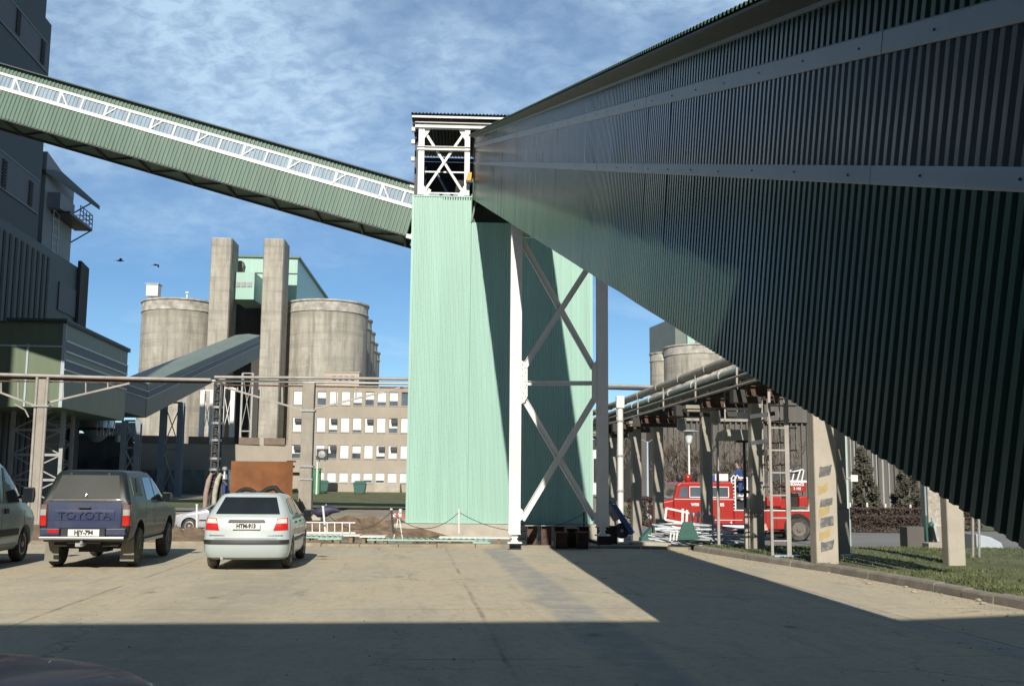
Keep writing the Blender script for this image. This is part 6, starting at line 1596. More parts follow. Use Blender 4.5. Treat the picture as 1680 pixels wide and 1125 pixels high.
# ---------------------------------------------------------------- white-silver hatchback
def hatchback(name, label, loc, rz, paint, rear=True):
    t = thing(name, label, 'car', (0, 0, 0))
    sh = Shell([(.19, .22, 3.86, .72, .22, .45), (.24, .06, 4.02, .80, .22, .5), (.34, .0, 4.10, .835, .22, .55), (.50, -.02, 4.13, .845, .22, .55), (.575, -.01, 4.13, .85, .2, .55), (.60, .03, 4.10, .85, .2, .55),
                (.72, .05, 4.02, .852, .18, .55), (.79, .06, 3.86, .852, .18, .55), (.86, .08, 3.45, .848, .18, .5), (.93, .10, 3.05, .838, .18, .4), (.97, .115, 2.90, .825, .18, .35), (1.0, .13, 2.84, .808, .18, .35),
                (1.18, .33, 2.47, .725, .18, .32), (1.32, .49, 2.14, .655, .17, .3), (1.37, .53, 2.00, .62, .16, .3), (1.395, .55, 1.86, .575, .16, .3), (1.415, .66, 1.66, .48, .16, .3), (1.425, .85, 1.4, .32, .12, .2)])
    b = MB(); sh.mesh(b); body = b.build('body', paint, t, local=True, smooth=32)
    apply_cut(body, [(.76, .30, .35, .84), (3.32, .30, .35, .84)])
    for (y, x) in ((.76, .74), (3.32, .74)):
        for sx in (-1, 1): wheel(t, sx * x, y, .295, .19, sx)
    b = MB(); b.box((-.70, .25, .20), (.70, 3.9, .5)); b.box((-.5, .1, .26), (-.18, .5, .36)); b.build('underbody', M_BLACK, t, local=True)
    b = MB(); b.tube([(-.46, .02, .23), (-.46, .4, .24)], .03, 8); b.build('exhaust', M_GALV, t, local=True)
    # rear window, side windows, windscreen
    b = MB(); sh.patch(b, [(-.635, 1.035), (.635, 1.035), (.515, 1.345), (-.515, 1.345)], 'rear', off=.008); b.build('rear_window', M_GLASS, t, local=True, smooth=40)
    b = MB(); sh.patch(b, [(-.66, 1.0), (.66, 1.0), (.55, 1.33), (-.55, 1.33)], 'front', off=.008); b.build('windscreen', M_GLASS, t, local=True, smooth=40)
    for sx in (-1, 1):
        for poly in ([(.60, 1.06), (.92, 1.02), (.98, 1.30), (.78, 1.29)], [(1.0, 1.01), (1.72, 1.0), (1.72, 1.335), (1.03, 1.32)], [(1.80, 1.0), (2.66, .985), (2.10, 1.325), (1.80, 1.335)]):
            b = MB(); sh.patch(b, poly, 'side', sx, .008); b.build('side_window', M_GLASS, t, local=True, smooth=40)
        for y0_, y1_ in ((.99, 1.005), (1.76, 1.775), (2.92, 2.935)):
            b = MB(); sh.patch(b, [(y0_, .30 if y0_ > 1.1 else .62), (y1_, .30 if y0_ > 1.1 else .62), (y1_, .97), (y0_, .97)], 'side', sx, .002); b.build('door_gap', M_PLASTIC, t, local=True)
        b = MB(); sh.patch(b, [(1.15, .50), (2.9, .50), (2.9, .56), (1.15, .56)], 'side', sx, .012); b.build('side_strip', M_PLASTIC, t, local=True)
        for yh in (1.12, 1.92):
            b = MB(); sh.patch(b, [(yh, .84), (yh + .16, .84), (yh + .16, .875), (yh, .875)], 'side', sx, .02); b.build('door_handle', M_PLASTIC, t, local=True)
        b = MB(); sh.patch(b, [(sx * .53, .735), (sx * .815, .745), (sx * .795, .97), (sx * .60, .955)], 'rear', off=.012); lamp = b.build('tail_lamp', M_LAMP_R, t, local=True, smooth=40)
        b = MB(); sh.patch(b, [(sx * .575, .865), (sx * .79, .87), (sx * .775, .955), (sx * .615, .945)], 'rear', off=.017); b.build('clear_lens', M_LAMP_W, lamp, local=True, smooth=40)
        mirror(t, sx * .86, 2.42, 1.0, sx)
        b = MB(); sh.patch(b, [(sx * .40, .64), (sx * .78, .66), (sx * .78, .78), (sx * .42, .76)], 'front', off=.01); b.build('headlamp', M_LAMP_W, t, local=True)
        b = MB(); sh.patch(b, [(sx * .42, .635), (sx * .72, .635), (sx * .72, .655), (sx * .42, .655)], 'rear', off=.008); b.build('badge', M_CHROME, t, local=True)
    b = MB(); sh.patch(b, [(-.66, .49), (.66, .49), (.66, .568), (-.66, .568)], 'rear', off=.022); b.build('bumper_strip', M_PLASTIC, t, local=True, smooth=40)
    for sx in (-1, 1):
        b = MB(); sh.patch(b, [(sx * .66, .49), (sx * .84, .49), (sx * .84, .568), (sx * .66, .568)], 'rear', off=.022); b.build('bumper_strip', M_PLASTIC, t, local=True, smooth=40)
    b = MB(); sh.patch(b, [(-.37, .885), (.37, .885), (.34, .935), (-.34, .935)], 'rear', off=.03); b.build('tailgate_handle', M_PLASTIC, t, local=True, smooth=40)
    b = MB(); sh.patch(b, [(-.80, .583), (.80, .583), (.80, .590), (-.80, .590)], 'rear', off=.003); b.build('tailgate_gap', M_PLASTIC, t, local=True)
    b = MB(); sh.patch(b, [(-.03, .68), (.03, .68), (.0, .75), (-.0, .75)], 'rear', off=.012); b.build('emblem', M_CHROME, t, local=True)
    b = MB(); b.bar((-.05, .30, 1.06), (.33, .33, 1.10), .012, .012); b.build('wiper', M_PLASTIC, t, local=True)
    b = MB(); b.box((.12, .42, 1.08), (.25, .47, 1.28)); b.build('white_tag', M_LETW, t, local=True)
    if rear: plate(t, 'HTM-913', 0, -.012, .815, .54, .115, .105)
    t.location = loc; t.rotation_euler = (0, 0, rz)
    return t
CARZ = .012
def veh(px, py): p = on(px, py, 0); return (p.x, p.y, CARZ)
p = on(410, 932, 0)
c = V((p.x, p.y, CARZ)) - V((0, 0, 0)); yaw = TH + .004
rear_axle = lambda: None
def put(t_loc, yaw, back): return V(t_loc) - V((-math.sin(yaw), math.cos(yaw), 0)) * back
hatchback('parked_car', 'silver-white hatchback with clear-topped tail lamps parked beside the dark blue pickup', put(c, yaw, .70), yaw, M_SILVER).scale = (.935, 1, 1)

# silver car parked crosswise behind
def side_car():
    p = at(318, 868, 45.5); z = zg(p.x, p.y) + .015
    t = hatchback('parked_car', 'pale silver car parked crosswise, its nose showing left of the white hatchback', (0, 0, 0), 0, M_SILV2, rear=False)
    # nose points left: local +y -> -x ; local x (right side) -> +y ; its left side faces the camera
    t.rotation_euler = (0, 0, R(90) + TT)
    t.location = V((at(313, 800, 45.5).x + 3.32, 45.5 + .85, z))
side_car()

# ---------------------------------------------------------------- pickup with canopy
def pickup():
    t = thing('pickup_truck', 'dark blue double-cab pickup with a dusty grey rear canopy, parked left of the hatchback', 'pickup')
    M2 = M_PICKSIDE
    sh = Shell([(.50, .10, 4.72, .80, .06, .3), (.58, .03, 4.82, .85, .06, .35), (.74, .01, 4.88, .87, .06, .35), (.98, .0, 4.86, .875, .06, .35), (1.06, .0, 4.70, .872, .06, .35), (1.14, .01, 3.70, .866, .06, .2), (1.22, .015, 3.42, .86, .06, .2),
                (1.245, .02, 3.38, .855, .08, .2), (1.30, .03, 3.28, .84, .10, .2), (1.55, .17, 2.90, .755, .10, .2), (1.74, .28, 2.55, .685, .10, .2), (1.795, .34, 2.40, .655, .12, .2), (1.825, .45, 2.2, .58, .14, .2), (1.84, .7, 1.8, .40, .14, .2)])
    b = MB(); sh.mesh(b); body = b.build('body', M2, t, local=True, smooth=32)
    apply_cut(body, [(.95, .42, .47, .87), (3.85, .42, .47, .87)])
    for y in (.95, 3.85):
        for sx in (-1, 1): wheel(t, sx * .76, y, .37, .24, sx, M_DARKSTEEL)
    b = MB(); sh.patch(b, [(-.70, .76), (.70, .76), (.70, 1.235), (-.70, 1.235)], 'rear', off=.012); tg = b.build('tailgate', M_BLUE, t, local=True, smooth=40)
    b = MB(); sh.patch(b, [(-.58, .90), (.58, .90), (.58, 1.10), (-.58, 1.10)], 'rear', off=.022); b.build('pressed_panel', M_BLUE, tg, local=True, bevel=.01)
    text_mesh('pressed_lettering', 'TOYOTA', .19, M_BLUE, tg, Matrix.Translation((0, -.072, .995)) @ Matrix.Rotation(R(90), 4, 'X'), .0025, -.002, 1.32)
    b = MB(); b.box((-.12, -.075, 1.12), (.12, -.05, 1.155)); b.build('tailgate_latch', M_PLASTIC, tg, local=True, bevel=.01)
    b = MB(); sh.patch(b, [(-.665, 1.30), (.665, 1.30), (.555, 1.735), (-.555, 1.735)], 'rear', off=.012); cw = b.build('canopy_window', M_CANOPY, t, local=True, smooth=40)
    b = MB(); b.lathe([(.028, 0), (.028, -.03), (.01, -.035)], (.0, .02, 1.355), 12, 'Y'); b.build('lock_knob', M_CHROME, cw, local=True)
    for x in (-.38, .36):
        b = MB(); b.box((x - .03, .285, 1.70), (x + .03, .25, 1.78)); b.build('hinge', M_PLASTIC, cw, local=True)
        b = MB(); b.box((x - .02, .0, 1.22), (x + .02, .04, 1.275)); b.build('catch', M_PLASTIC, cw, local=True)
    b = MB(); sh.patch(b, [(-.83, 1.247), (.83, 1.247), (.83, 1.268), (-.83, 1.268)], 'rear', off=.012); b.build('canopy_seal', M_PLASTIC, t, local=True)
    for sx in (-1, 1):
        b = MB(); sh.patch(b, [(sx * .735, .80), (sx * .872, .80), (sx * .872, 1.19), (sx * .735, 1.19)], 'rear', off=.018); l_ = b.build('tail_lamp', M_LAMP_R, t, local=True, smooth=40)
        b = MB(); sh.patch(b, [(sx * .74, .99), (sx * .866, .99), (sx * .866, 1.10), (sx * .74, 1.10)], 'rear', off=.030); b.build('clear_lens', mat('dusty_lens', (.38, .36, .33), .25) if sx < 0 else bpy.data.materials['dusty_lens'], l_, local=True)
        b = MB(); sh.patch(b, [(sx * .74, 1.10), (sx * .866, 1.10), (sx * .866, 1.185), (sx * .74, 1.185)], 'rear', off=.029); b.build('smoked_lens', mat('smoked_lens', (.16, .15, .14), .2) if sx < 0 else bpy.data.materials['smoked_lens'], l_, local=True)
        for poly in ([(.42, 1.36), (1.18, 1.34), (1.22, 1.70), (.52, 1.70)], [(1.46, 1.26), (2.22, 1.25), (2.22, 1.71), (1.52, 1.70)], [(2.30, 1.25), (3.22, 1.25), (2.62, 1.68), (2.30, 1.70)]):
            b = MB(); sh.patch(b, poly, 'side', sx, .008); b.build('side_window', M_GLASS if poly[0][0] > 1 else M_CANOPY, t, local=True, smooth=40)
        b = MB(); b.bar(sh.side(.75, 1.42, sx, .012), sh.side(.95, 1.68, sx, .012), .012, .04); b.build('window_bar', M_PLASTIC, t, local=True)
        for y_ in (1.40, 2.25, 3.28):
            b = MB(); sh.patch(b, [(y_, .62), (y_ + .014, .62), (y_ + .014, 1.22), (y_, 1.22)], 'side', sx, .002); b.build('door_gap', M_PLASTIC, t, local=True)
        mirror(t, sx * .85, 2.92, 1.30, sx, M_PLASTIC, .22, .20)
        b = MB(); b.bar((sx * .82, 1.45, .46), (sx * .82, 3.3, .46), .06, .06); b.build('side_step', M_GALV, t, local=True)
        b = MB(); b.prism([(sx * .88, .48, .12), (sx * .60, .48, .12), (sx * .62, .48, .58), (sx * .86, .48, .58)], (0, .012, 0)); b.build('mud_flap', mat('dusty_flap', (.24, .23, .19), .9, var=.1) if sx < 0 else bpy.data.materials['dusty_flap'], t, local=True)
        b = MB(); sh.patch(b, [(sx * .55, .78), (sx * .84, .80), (sx * .84, .98), (sx * .56, .98)], 'front', off=.01); b.build('headlamp', M_LAMP_W, t, local=True)
    for x0, x1, m in ((-.82, -.44, M_BLUE), (.44, .82, M_BLUE)):
        b = MB(); b.box((x0, -.10, .63), (x1, .06, .755)); b.build('bumper_end', m, t, local=True, bevel=.015)
    b = MB(); b.box((-.66, -.108, .675), (-.46, -.098, .735)); b.build('reflector_lettering_panel', M_LAMP_R, t, local=True)
    b = MB(); b.tube([(-.80, -.14, .585), (.80, -.14, .585)], .035, 12); b.build('bumper_bar', M_CHROME, t, local=True, smooth=50)
    b = MB(); b.box((-.42, -.08, .60), (.42, .06, .75)); b.build('bumper_centre', M_PLASTIC, t, local=True)
    plate(t, 'HJY-794', .02, -.085, .675, .60, .125, .115)
    b = MB(); b.box((-.62, .2, .40), (.62, 4.4, .52)); b.box((-.28, .7, .28), (.28, 1.2, .50)); b.box((-.75, .88, .33), (.75, 1.02, .42)); b.box((-.35, .1, .42), (.30, .3, .56)); b.build('chassis', M_BLACK, t, local=True)
    b = MB(); b.tube([(.0, .1, .46), (.0, -.12, .45), (0, -.14, .50)], .03, 8); b.lathe([(.01, .53), (.03, .52), (.03, .48), (.01, .47)], (0, -.14, 0), 10); b.box((-.14, -.05, .42), (.02, -.02, .5)); b.build('tow_hitch', M_GALV, t, local=True)
    p = on(151, 930, 0); y = TH + .028; t.scale = (.93, 1, 1)
    t.location = put((p.x, p.y, CARZ), y, .72); t.rotation_euler = (0, 0, y)
pickup()

# ---------------------------------------------------------------- van at the left edge
def van():
    t = thing('parked_van', 'grey-green van cut off by the left edge of the photo', 'van')
    sh = Shell([(.26, .08, 4.62, .86, .12, .4), (.36, .02, 4.74, .93, .12, .45), (.60, .0, 4.80, .95, .12, .5), (.80, .0, 4.76, .955, .12, .5), (.95, .0, 4.60, .95, .12, .5), (1.08, .0, 4.25, .945, .12, .5), (1.18, .01, 3.90, .935, .12, .45),
                (1.5, .04, 3.45, .885, .12, .4), (1.75, .07, 3.08, .835, .12, .4), (1.86, .10, 2.85, .79, .14, .4), (1.93, .18, 2.6, .70, .16, .4), (1.96, .35, 2.2, .5, .16, .3)])
    b = MB(); sh.mesh(b); body = b.build('body', M_VAN, t, local=True, smooth=32)
    apply_cut(body, [(.95, .32, .38, .94), (3.85, .32, .38, .94)])
    for y in (.95, 3.85):
        for sx in (-1, 1): wheel(t, sx * .82, y, .32, .21, sx)
    for sx in (-1, 1):
        b = MB(); sh.patch(b, [(2.50, 1.12), (3.78, 1.14), (3.15, 1.74), (2.56, 1.76)], 'side', sx, .008); b.build('side_window', M_GLASS, t, local=True, smooth=40)
        b = MB(); sh.patch(b, [(1.2, 1.14), (2.34, 1.14), (2.34, 1.74), (1.2, 1.74)], 'side', sx, .008); b.build('side_window', M_GLASS, t, local=True, smooth=40)
        for y_ in (2.43, 3.72):
            b = MB(); sh.patch(b, [(y_, .40), (y_ + .016, .40), (y_ + .016, 1.16), (y_, 1.16)], 'side', sx, .002); b.build('door_gap', M_PLASTIC, t, local=True)
        b = MB(); sh.patch(b, [(2.54, .93), (2.74, .93), (2.74, 1.02), (2.54, 1.02)], 'side', sx, .03); b.build('door_handle', M_PLASTIC, t, local=True)
        b = MB(); sh.patch(b, [(1.35, .52), (3.42, .52), (3.42, .64), (1.35, .64)], 'side', sx, .014); b.build('side_strip', M_PLASTIC, t, local=True)
        b = MB(); sh.patch(b, [(1.35, .33), (3.45, .33), (3.45, .37), (1.35, .37)], 'side', sx, .02); b.build('sill_strip', M_STRIP, t, local=True)
        mirror(t, sx * .97, 3.42, 1.26, sx, M_PLASTIC, .22, .30)
        b = MB(); sh.patch(b, [(sx * .60, .74), (sx * .90, .78), (sx * .90, 1.0), (sx * .62, .96)], 'front', off=.01); b.build('headlamp', M_LAMP_W, t, local=True)
    b = MB(); sh.patch(b, [(-.72, 1.22), (.72, 1.22), (.66, 1.80), (-.66, 1.80)], 'front', off=.008); b.build('windscreen', M_GLASS, t, local=True, smooth=40)
    b = MB(); b.box((-.8, .3, .24), (.8, 4.4, .5)); b.build('underbody', M_BLACK, t, local=True)
    p = on(28, 921, 0); y = TH + .02; t.scale = (1, 1, 1.06)
    fwd = V((-math.sin(y), math.cos(y), 0)); rt = V((fwd.y, -fwd.x, 0))
    t.location = V((p.x, p.y, CARZ)) - fwd * 3.80 - rt * .84; t.rotation_euler = (0, 0, y)
van()

# ---------------------------------------------------------------- dark red car in the foreground
def red_car():
    t = thing('parked_car', 'dark red car in the shaded lower left corner, only its bonnet showing', 'car')
    sh = Shell([(.19, .2, 3.9, .72, .22, .45), (.30, .02, 4.10, .82, .25, .40), (.50, .0, 4.16, .84, .22, .36), (.62, .02, 4.15, .845, .2, .32), (.70, .04, 4.12, .84, .2, .28), (.735, .05, 4.02, .83, .2, .30), (.76, .06, 3.85, .80, .2, .34), (.80, .07, 3.50, .79, .2, .4), (.86, .09, 3.10, .80, .2, .35), (.92, .10, 2.80, .80, .2, .3),
                (1.0, .2, 2.66, .77, .2, .3), (1.2, .45, 2.30, .68, .2, .3), (1.34, .7, 2.0, .60, .2, .3), (1.38, .85, 1.8, .52, .2, .3), (1.40, 1.1, 1.6, .35, .2, .2)])
    b = MB(); sh.mesh(b)
    for v in b.v:
        if v.z > .70 and v.y > 2.4: v.z += .075 * (1 - min(1, abs(v.x) / .82) ** 2)
    body = b.build('body', M_REDCAR, t, local=True, smooth=32)
    apply_cut(body, [(.76, .30, .35, .84), (3.30, .30, .35, .84)])
    for y in (.76, 3.30):
        for sx in (-1, 1): wheel(t, sx * .74, y, .295, .19, sx)
    for sx in (-1, 1):
        b = MB(); sh.patch(b, [(sx * .50, .58), (sx * .825, .60), (sx * .825, .715), (sx * .52, .70)], 'front', off=.012); hl = b.build('headlamp', M_GLASS, t, local=True, smooth=40)
        b = MB(); sh.patch(b, [(sx * .50, .70), (sx * .832, .715), (sx * .832, .735), (sx * .50, .72)], 'front', off=.016); b.build('lamp_trim', M_GALV, hl, local=True)
        b = MB(); sh.patch(b, [(1.1, .96), (2.55, .94), (2.05, 1.30), (1.25, 1.30)], 'side', sx, .008); b.build('side_window', M_GLASS, t, local=True)
        b = MB(); b.tube([sh.front(sx * x_, z_, .004) for x_, z_ in ((.62, .77), (.60, .80), (.58, .86))], .006, 5); b.build('bonnet_gap', M_BLACK, t, local=True)
    b = MB(); sh.patch(b, [(-.68, .95), (.68, .95), (.58, 1.32), (-.58, 1.32)], 'front', off=.008); b.build('windscreen', M_GLASS, t, local=True, smooth=40)
    b = MB(); sh.patch(b, [(-.45, .56), (.45, .56), (.45, .68), (-.45, .68)], 'front', off=.012); b.build('grille', M_PLASTIC, t, local=True)
    b = MB(); sh.patch(b, [(-.60, .745), (.60, .745), (.60, .752), (-.60, .752)], 'front', off=.003); b.build('bonnet_edge', M_BLACK, t, local=True)
    b = MB(); b.box((-.7, .3, .2), (.7, 3.8, .45)); b.build('underbody', M_BLACK, t, local=True)
    y = R(-10)
    fwd = V((-math.sin(y), math.cos(y), 0)); rt = V((fwd.y, -fwd.x, 0))
    corner = at(236, 1116, 4.98)                      # right front corner of the bonnet
    t.location = V((corner.x, corner.y, CARZ + corner.z - .755)) - fwd * 3.90 - rt * .78; t.rotation_euler = (0, 0, y)
red_car()

# ---------------------------------------------------------------- fire engine with turntable ladder (nose to the left)
def fire_engine():
    d = 47.0; p0 = at(1083, 886, d); z0 = zg(p0.x + 3, p0.y) + .015
    t = thing('fire_engine', 'red fire engine with a turntable ladder parked behind the pipe bridge', 'fire engine', (p0.x, d, z0), TT + .02)
    k = d / F_PX
    fx = lambda px: (px - 1083) * k * 1.0                    # metres behind the nose
    fz = lambda py: at(1200, py, d).z - z0
    W_ = 2.35
    def slab(poly, y0, y1, b): return b.prism([(x, y0, z) for x, z in poly], (0, y1 - y0, 0))
    P = lambda pts: [(fx(a), fz(c)) for a, c in pts]
    # bonnet
    b = MB(); slab(P([(1083, 862), (1083, 830), (1087, 823), (1108, 819), (1112, 819), (1112, 868), (1086, 868)]), .18, W_ - .18, b); b.build('bonnet', M_RED, t, local=True, bevel=.09, seg=3)
    for y in (.05, W_ - .60):
        b = MB(); slab(P([(1082, 870), (1083, 850), (1090, 843), (1106, 846), (1112, 858), (1112, 872)]), y, y + .55, b); b.build('front_wing', M_RED, t, local=True, bevel=.06, seg=3)
        b = MB(); b.lathe([(.11, .0), (.11, -.06), (.04, -.08)], (fx(1084), y + .27, fz(852)), 14, 'X'); b.build('headlamp', M_LAMP_W, t, local=True, smooth=40)
    # crew cab
    b = MB(); slab(P([(1106, 872), (1106, 819), (1112, 795), (1117, 791), (1200, 790), (1205, 793), (1206, 872)]), 0, W_, b); cabm = b.build('cab', M_RED, t, local=True, bevel=.07, seg=3)
    for a, c in ((1133, 1152), (1169, 1196)):
        b = MB(); slab(P([(a, 815), (c, 815), (c - 1, 799), (a + 2, 799)]), -.012, .03, b); b.build('side_window', M_GLASSC, t, local=True, bevel=.01)
        b = MB()
        for (x0, x1, ya, yb) in ((a - 1, c + 1, 815, 816.5), (a - 1, c + 1, 798, 799.2), (c, c + 1.4, 799, 815), (a - 1.2, a, 799, 815)): slab(P([(x0, yb), (x1, yb), (x1, ya), (x0, ya)]), -.02, .02, b)
        b.build('window_frame', M_LETW, t, local=True)
    b = MB(); slab(P([(1115, 816), (1129, 816), (1129, 799), (1118, 799)]), -.012, .03, b); b.build('quarter_window', M_GLASSC, t, local=True)
    b = MB(); b.prism([(fx(1106.6), .15, fz(818)), (fx(1106.6), W_ - .15, fz(818)), (fx(1111.6), W_ - .2, fz(797)), (fx(1111.6), .2, fz(797))], (-.02, 0, -.0)); b.build('windscreen', M_GLASS, t, local=True)
    for x in (1131, 1154, 1167):
        b = MB(); slab(P([(x, 862), (x + .5, 862), (x + .5, 797), (x, 797)]), -.004, .02, b); b.build('door_gap', M_PLASTIC, t, local=True)
    b = MB(); slab(P([(1107, 819.5), (1206, 819.5), (1206, 818.6), (1107, 818.6)]), -.015, .02, b); b.build('side_trim', M_LETW, t, local=True)
    b = MB(); slab(P([(1186, 866), (1221, 866), (1221, 861), (1186, 861)]), -.03, .1, b); b.build('step_plate', M_LETW, t, local=True)
    b = MB(); slab(P([(1170, 853.5), (1219, 853.5), (1219, 852.5), (1170, 852.5)]), -.012, .02, b); b.build('side_trim', M_LETW, t, local=True)
    for pxs, txt, sz, yy in ((1141, 'W50', .17, 828), (1184, '105', .19, 828), (1200, '4', .15, 857)):
        text_mesh('side_lettering', txt, sz, M_LETW, t, Matrix.Translation((fx(pxs), -.018, fz(yy))) @ Matrix.Rotation(R(90), 4, 'X'), .003, .008)
    # roof: beacon, white sign box, air horns
    b = MB(); b.lathe([(.16, 0), (.16, .12), (.10, .22), (.01, .24)], (fx(1174), .6, fz(790)), 14); b.build('blue_beacon', mat('blue_beacon_glass', (.03, .10, .55), .15, coat=.6), t, local=True, smooth=40)
    b = MB(); slab(P([(1178, 789), (1200, 789), (1200, 777), (1178, 777)]), .3, 1.9, b); b.build('sign_box', M_LETW, t, local=True, bevel=.02)
    for x in (1122, 1136):
        b = MB(); b.lathe([(.09, 0), (.16, .10), (.16, .26), (.10, .34)], (fx(x), .7, fz(791)), 12); b.build('search_lamp', M_PLASTIC if x < 1130 else M_RED, t, local=True, smooth=40)
    # rear body
    b = MB(); slab(P([(1206, 868), (1206, 837), (1335, 837), (1345, 840), (1345, 862), (1335, 866), (1283, 868)]), .02, W_ - .02, b); rb_ = b.build('locker_body', M_RED, t, local=True, bevel=.03)
    b = MB(); slab(P([(1205, 837.5), (1345, 837.5), (1345, 835.8), (1205, 835.8)]), -.01, W_ + .01, b); b.build('deck_edge', M_LETW, t, local=True)
    for x in (1222, 1240, 1258, 1275):
        b = MB(); slab(P([(x, 866), (x + .5, 866), (x + .5, 840), (x, 840)]), -.004, .04, b); b.build('locker_gap', M_PLASTIC, t, local=True)
    b = MB(); b.lathe([(.62, .005), (.62, .5)], (fx(1311), .0, fz(865)), 30, 'Y'); b.build('wheel_arch', M_BLACK, t, local=True)
    for x, y in ((1311, -.02), (1311, W_ + .02), (1112, .16), (1112, W_ - .16)):
        r = .50 if x > 1200 else .48
        b = MB(); b.lathe([(r * .6, -.13), (r * .92, -.14), (r, -.09), (r, .09), (r * .92, .14), (r * .6, .13)], (fx(x), y, r), 32, 'Y'); wh = b.build('wheel', M_TYRE, t, local=True, smooth=35)
        s_ = -1 if y < 1 else 1
        b = MB(); b.lathe([(r * .62, s_ * .125), (r * .60, s_ * .15), (r * .54, s_ * .155), (r * .42, s_ * .135), (r * .24, s_ * .15), (r * .2, s_ * .2), (.01, s_ * .21)], (fx(x), y, r), 24, 'Y'); b.build('rim', mat('dusty_rim', (.17, .155, .13), .7, var=.15) if 'dusty_rim' not in bpy.data.materials else bpy.data.materials['dusty_rim'], wh, local=True, smooth=35)
    b = MB(); slab(P([(1118, 880), (1330, 880), (1330, 866), (1118, 866)]), .4, W_ - .4, b); b.build('chassis', M_BLACK, t, local=True)
    b = MB(); b.prism([(fx(1248), -.06, fz(874)), (fx(1262), -.06, fz(872)), (fx(1257), -.06, fz(858)), (fx(1252), -.06, fz(858))], (0, .03, 0)); b.build('chevron_flap', mat('red_white_chevron', (.72, .35, .30), .6, var=.5, vs=14), t, local=True)
    # equipment deck and turret
    b = MB(); slab(P([(1207, 836), (1262, 836), (1262, 822), (1248, 818), (1207, 822)]), .3, W_ - .3, b); b.build('deck_equipment', M_BLACK, t, local=True, bevel=.04)
    b = MB(); b.lathe([(.55, 0), (.62, .05), (.62, .5), (.5, .56)], (fx(1290), W_ / 2, fz(836)), 26); b.build('turntable', M_RED, t, local=True, smooth=40)
    for x0, x1 in ((1264, 1290), (1319, 1334)):
        b = MB(); slab(P([(x0, 830), (x1, 830), (x1, 812), (x0, 813)]), .35, W_ - .35, b); b.build('turret_cheek', M_RED, t, local=True, bevel=.06, seg=3)
    b = MB(); slab(P([(1288, 831), (1321, 831), (1321, 809), (1288, 809)]), .6, W_ - .6, b); b.build('turret_core', M_BLACK, t, local=True)
    b = MB(); slab(P([(1299, 806), (1327, 806), (1330, 803), (1330, 790), (1297, 790), (1297, 803)]), .25, .9, b); cab2 = b.build('ladder_head_box', M_RED, t, local=True, bevel=.03)
    text_mesh('head_lettering', 'MOHÁCS', .16, M_LETW, cab2, Matrix.Translation((fx(1313.5), .235, fz(793.5))) @ Matrix.Rotation(R(90), 4, 'X'), .003, .010)
    text_mesh('head_lettering', '3 102', .15, M_LETW, cab2, Matrix.Translation((fx(1314.5), .235, fz(800.5))) @ Matrix.Rotation(R(90), 4, 'X'), .003, .006)
    b = MB(); slab(P([(1297, 790), (1331, 790), (1331, 786.5), (1297, 786.5)]), .25, .9, b)
    for k_ in range(4):
        xa = 1299 + k_ * 8; b.bar((fx(xa), .3, fz(787)), (fx(xa + (4 if k_ % 2 else 6)), .3, fz(769 + 2 * k_ % 3)), .07, .05); 
    b.bar((fx(1298), .3, fz(775)), (fx(1326), .3, fz(768)), .05, .05); b.build('ladder_truss', M_LETW, t, local=True)
    b = MB()
    for y_ in (.9, 1.5):
        b.bar((fx(1212), y_, fz(806)), (fx(1330), y_, fz(772)), .07, .12); b.bar((fx(1212), y_, fz(796)), (fx(1330), y_, fz(760)), .05, .06)
        for k_ in range(12): xx = lerp(1212, 1325, k_ / 11); b.bar((fx(xx), y_, fz(lerp(806, 772, k_ / 11))), (fx(xx + 5), y_, fz(lerp(796, 760, k_ / 11))), .03, .03)
    for k_ in range(18): xx = lerp(1214, 1328, k_ / 17); zz = fz(lerp(805, 772, k_ / 17)); b.bar((fx(xx), .9, zz), (fx(xx), 1.5, zz), .03, .03)
    b.build('turntable_ladder', M_DARKSTEEL, t, local=True)
    # white hose reel rails behind the cab
    b = MB()
    for x in (1203, 1209): b.tube([(fx(x), .1, fz(835)), (fx(x), .1, fz(784)), (fx(x) + .1, .1, fz(779)), (fx(x) + .22, .1, fz(784))], .035, 7)
    for k_ in range(9): b.bar((fx(1203), .1, fz(832 - k_ * 5.6)), (fx(1209), .1, fz(832 - k_ * 5.6)), .035, .035)
    b.build('white_ladder', M_LETW, t, local=True)
    b = MB()
    for (x0, y0, x1, y1) in ((1213, 783, 1229, 783), (1228, 783, 1228, 812), (1221, 800, 1229, 800), (1213, 813, 1229, 813)): b.bar((fx(x0), -.0, fz(y0)), (fx(x1), 0, fz(y1)), .05, .05)
    b.tube([(fx(1215), .2, fz(812)), (fx(1220), .2, fz(818)), (fx(1229), .2, fz(810))], .10, 8); b.build('guard_rail', M_LETW, t, local=True, smooth=50)
    b = MB(); b.bar((fx(1335), .4, fz(836)), (fx(1342), .4, fz(812)), .3, .2); b.build('jack_housing', M_CONC_L, t, local=True)
    return t, fx, fz
FE, ffx, ffz = fire_engine()

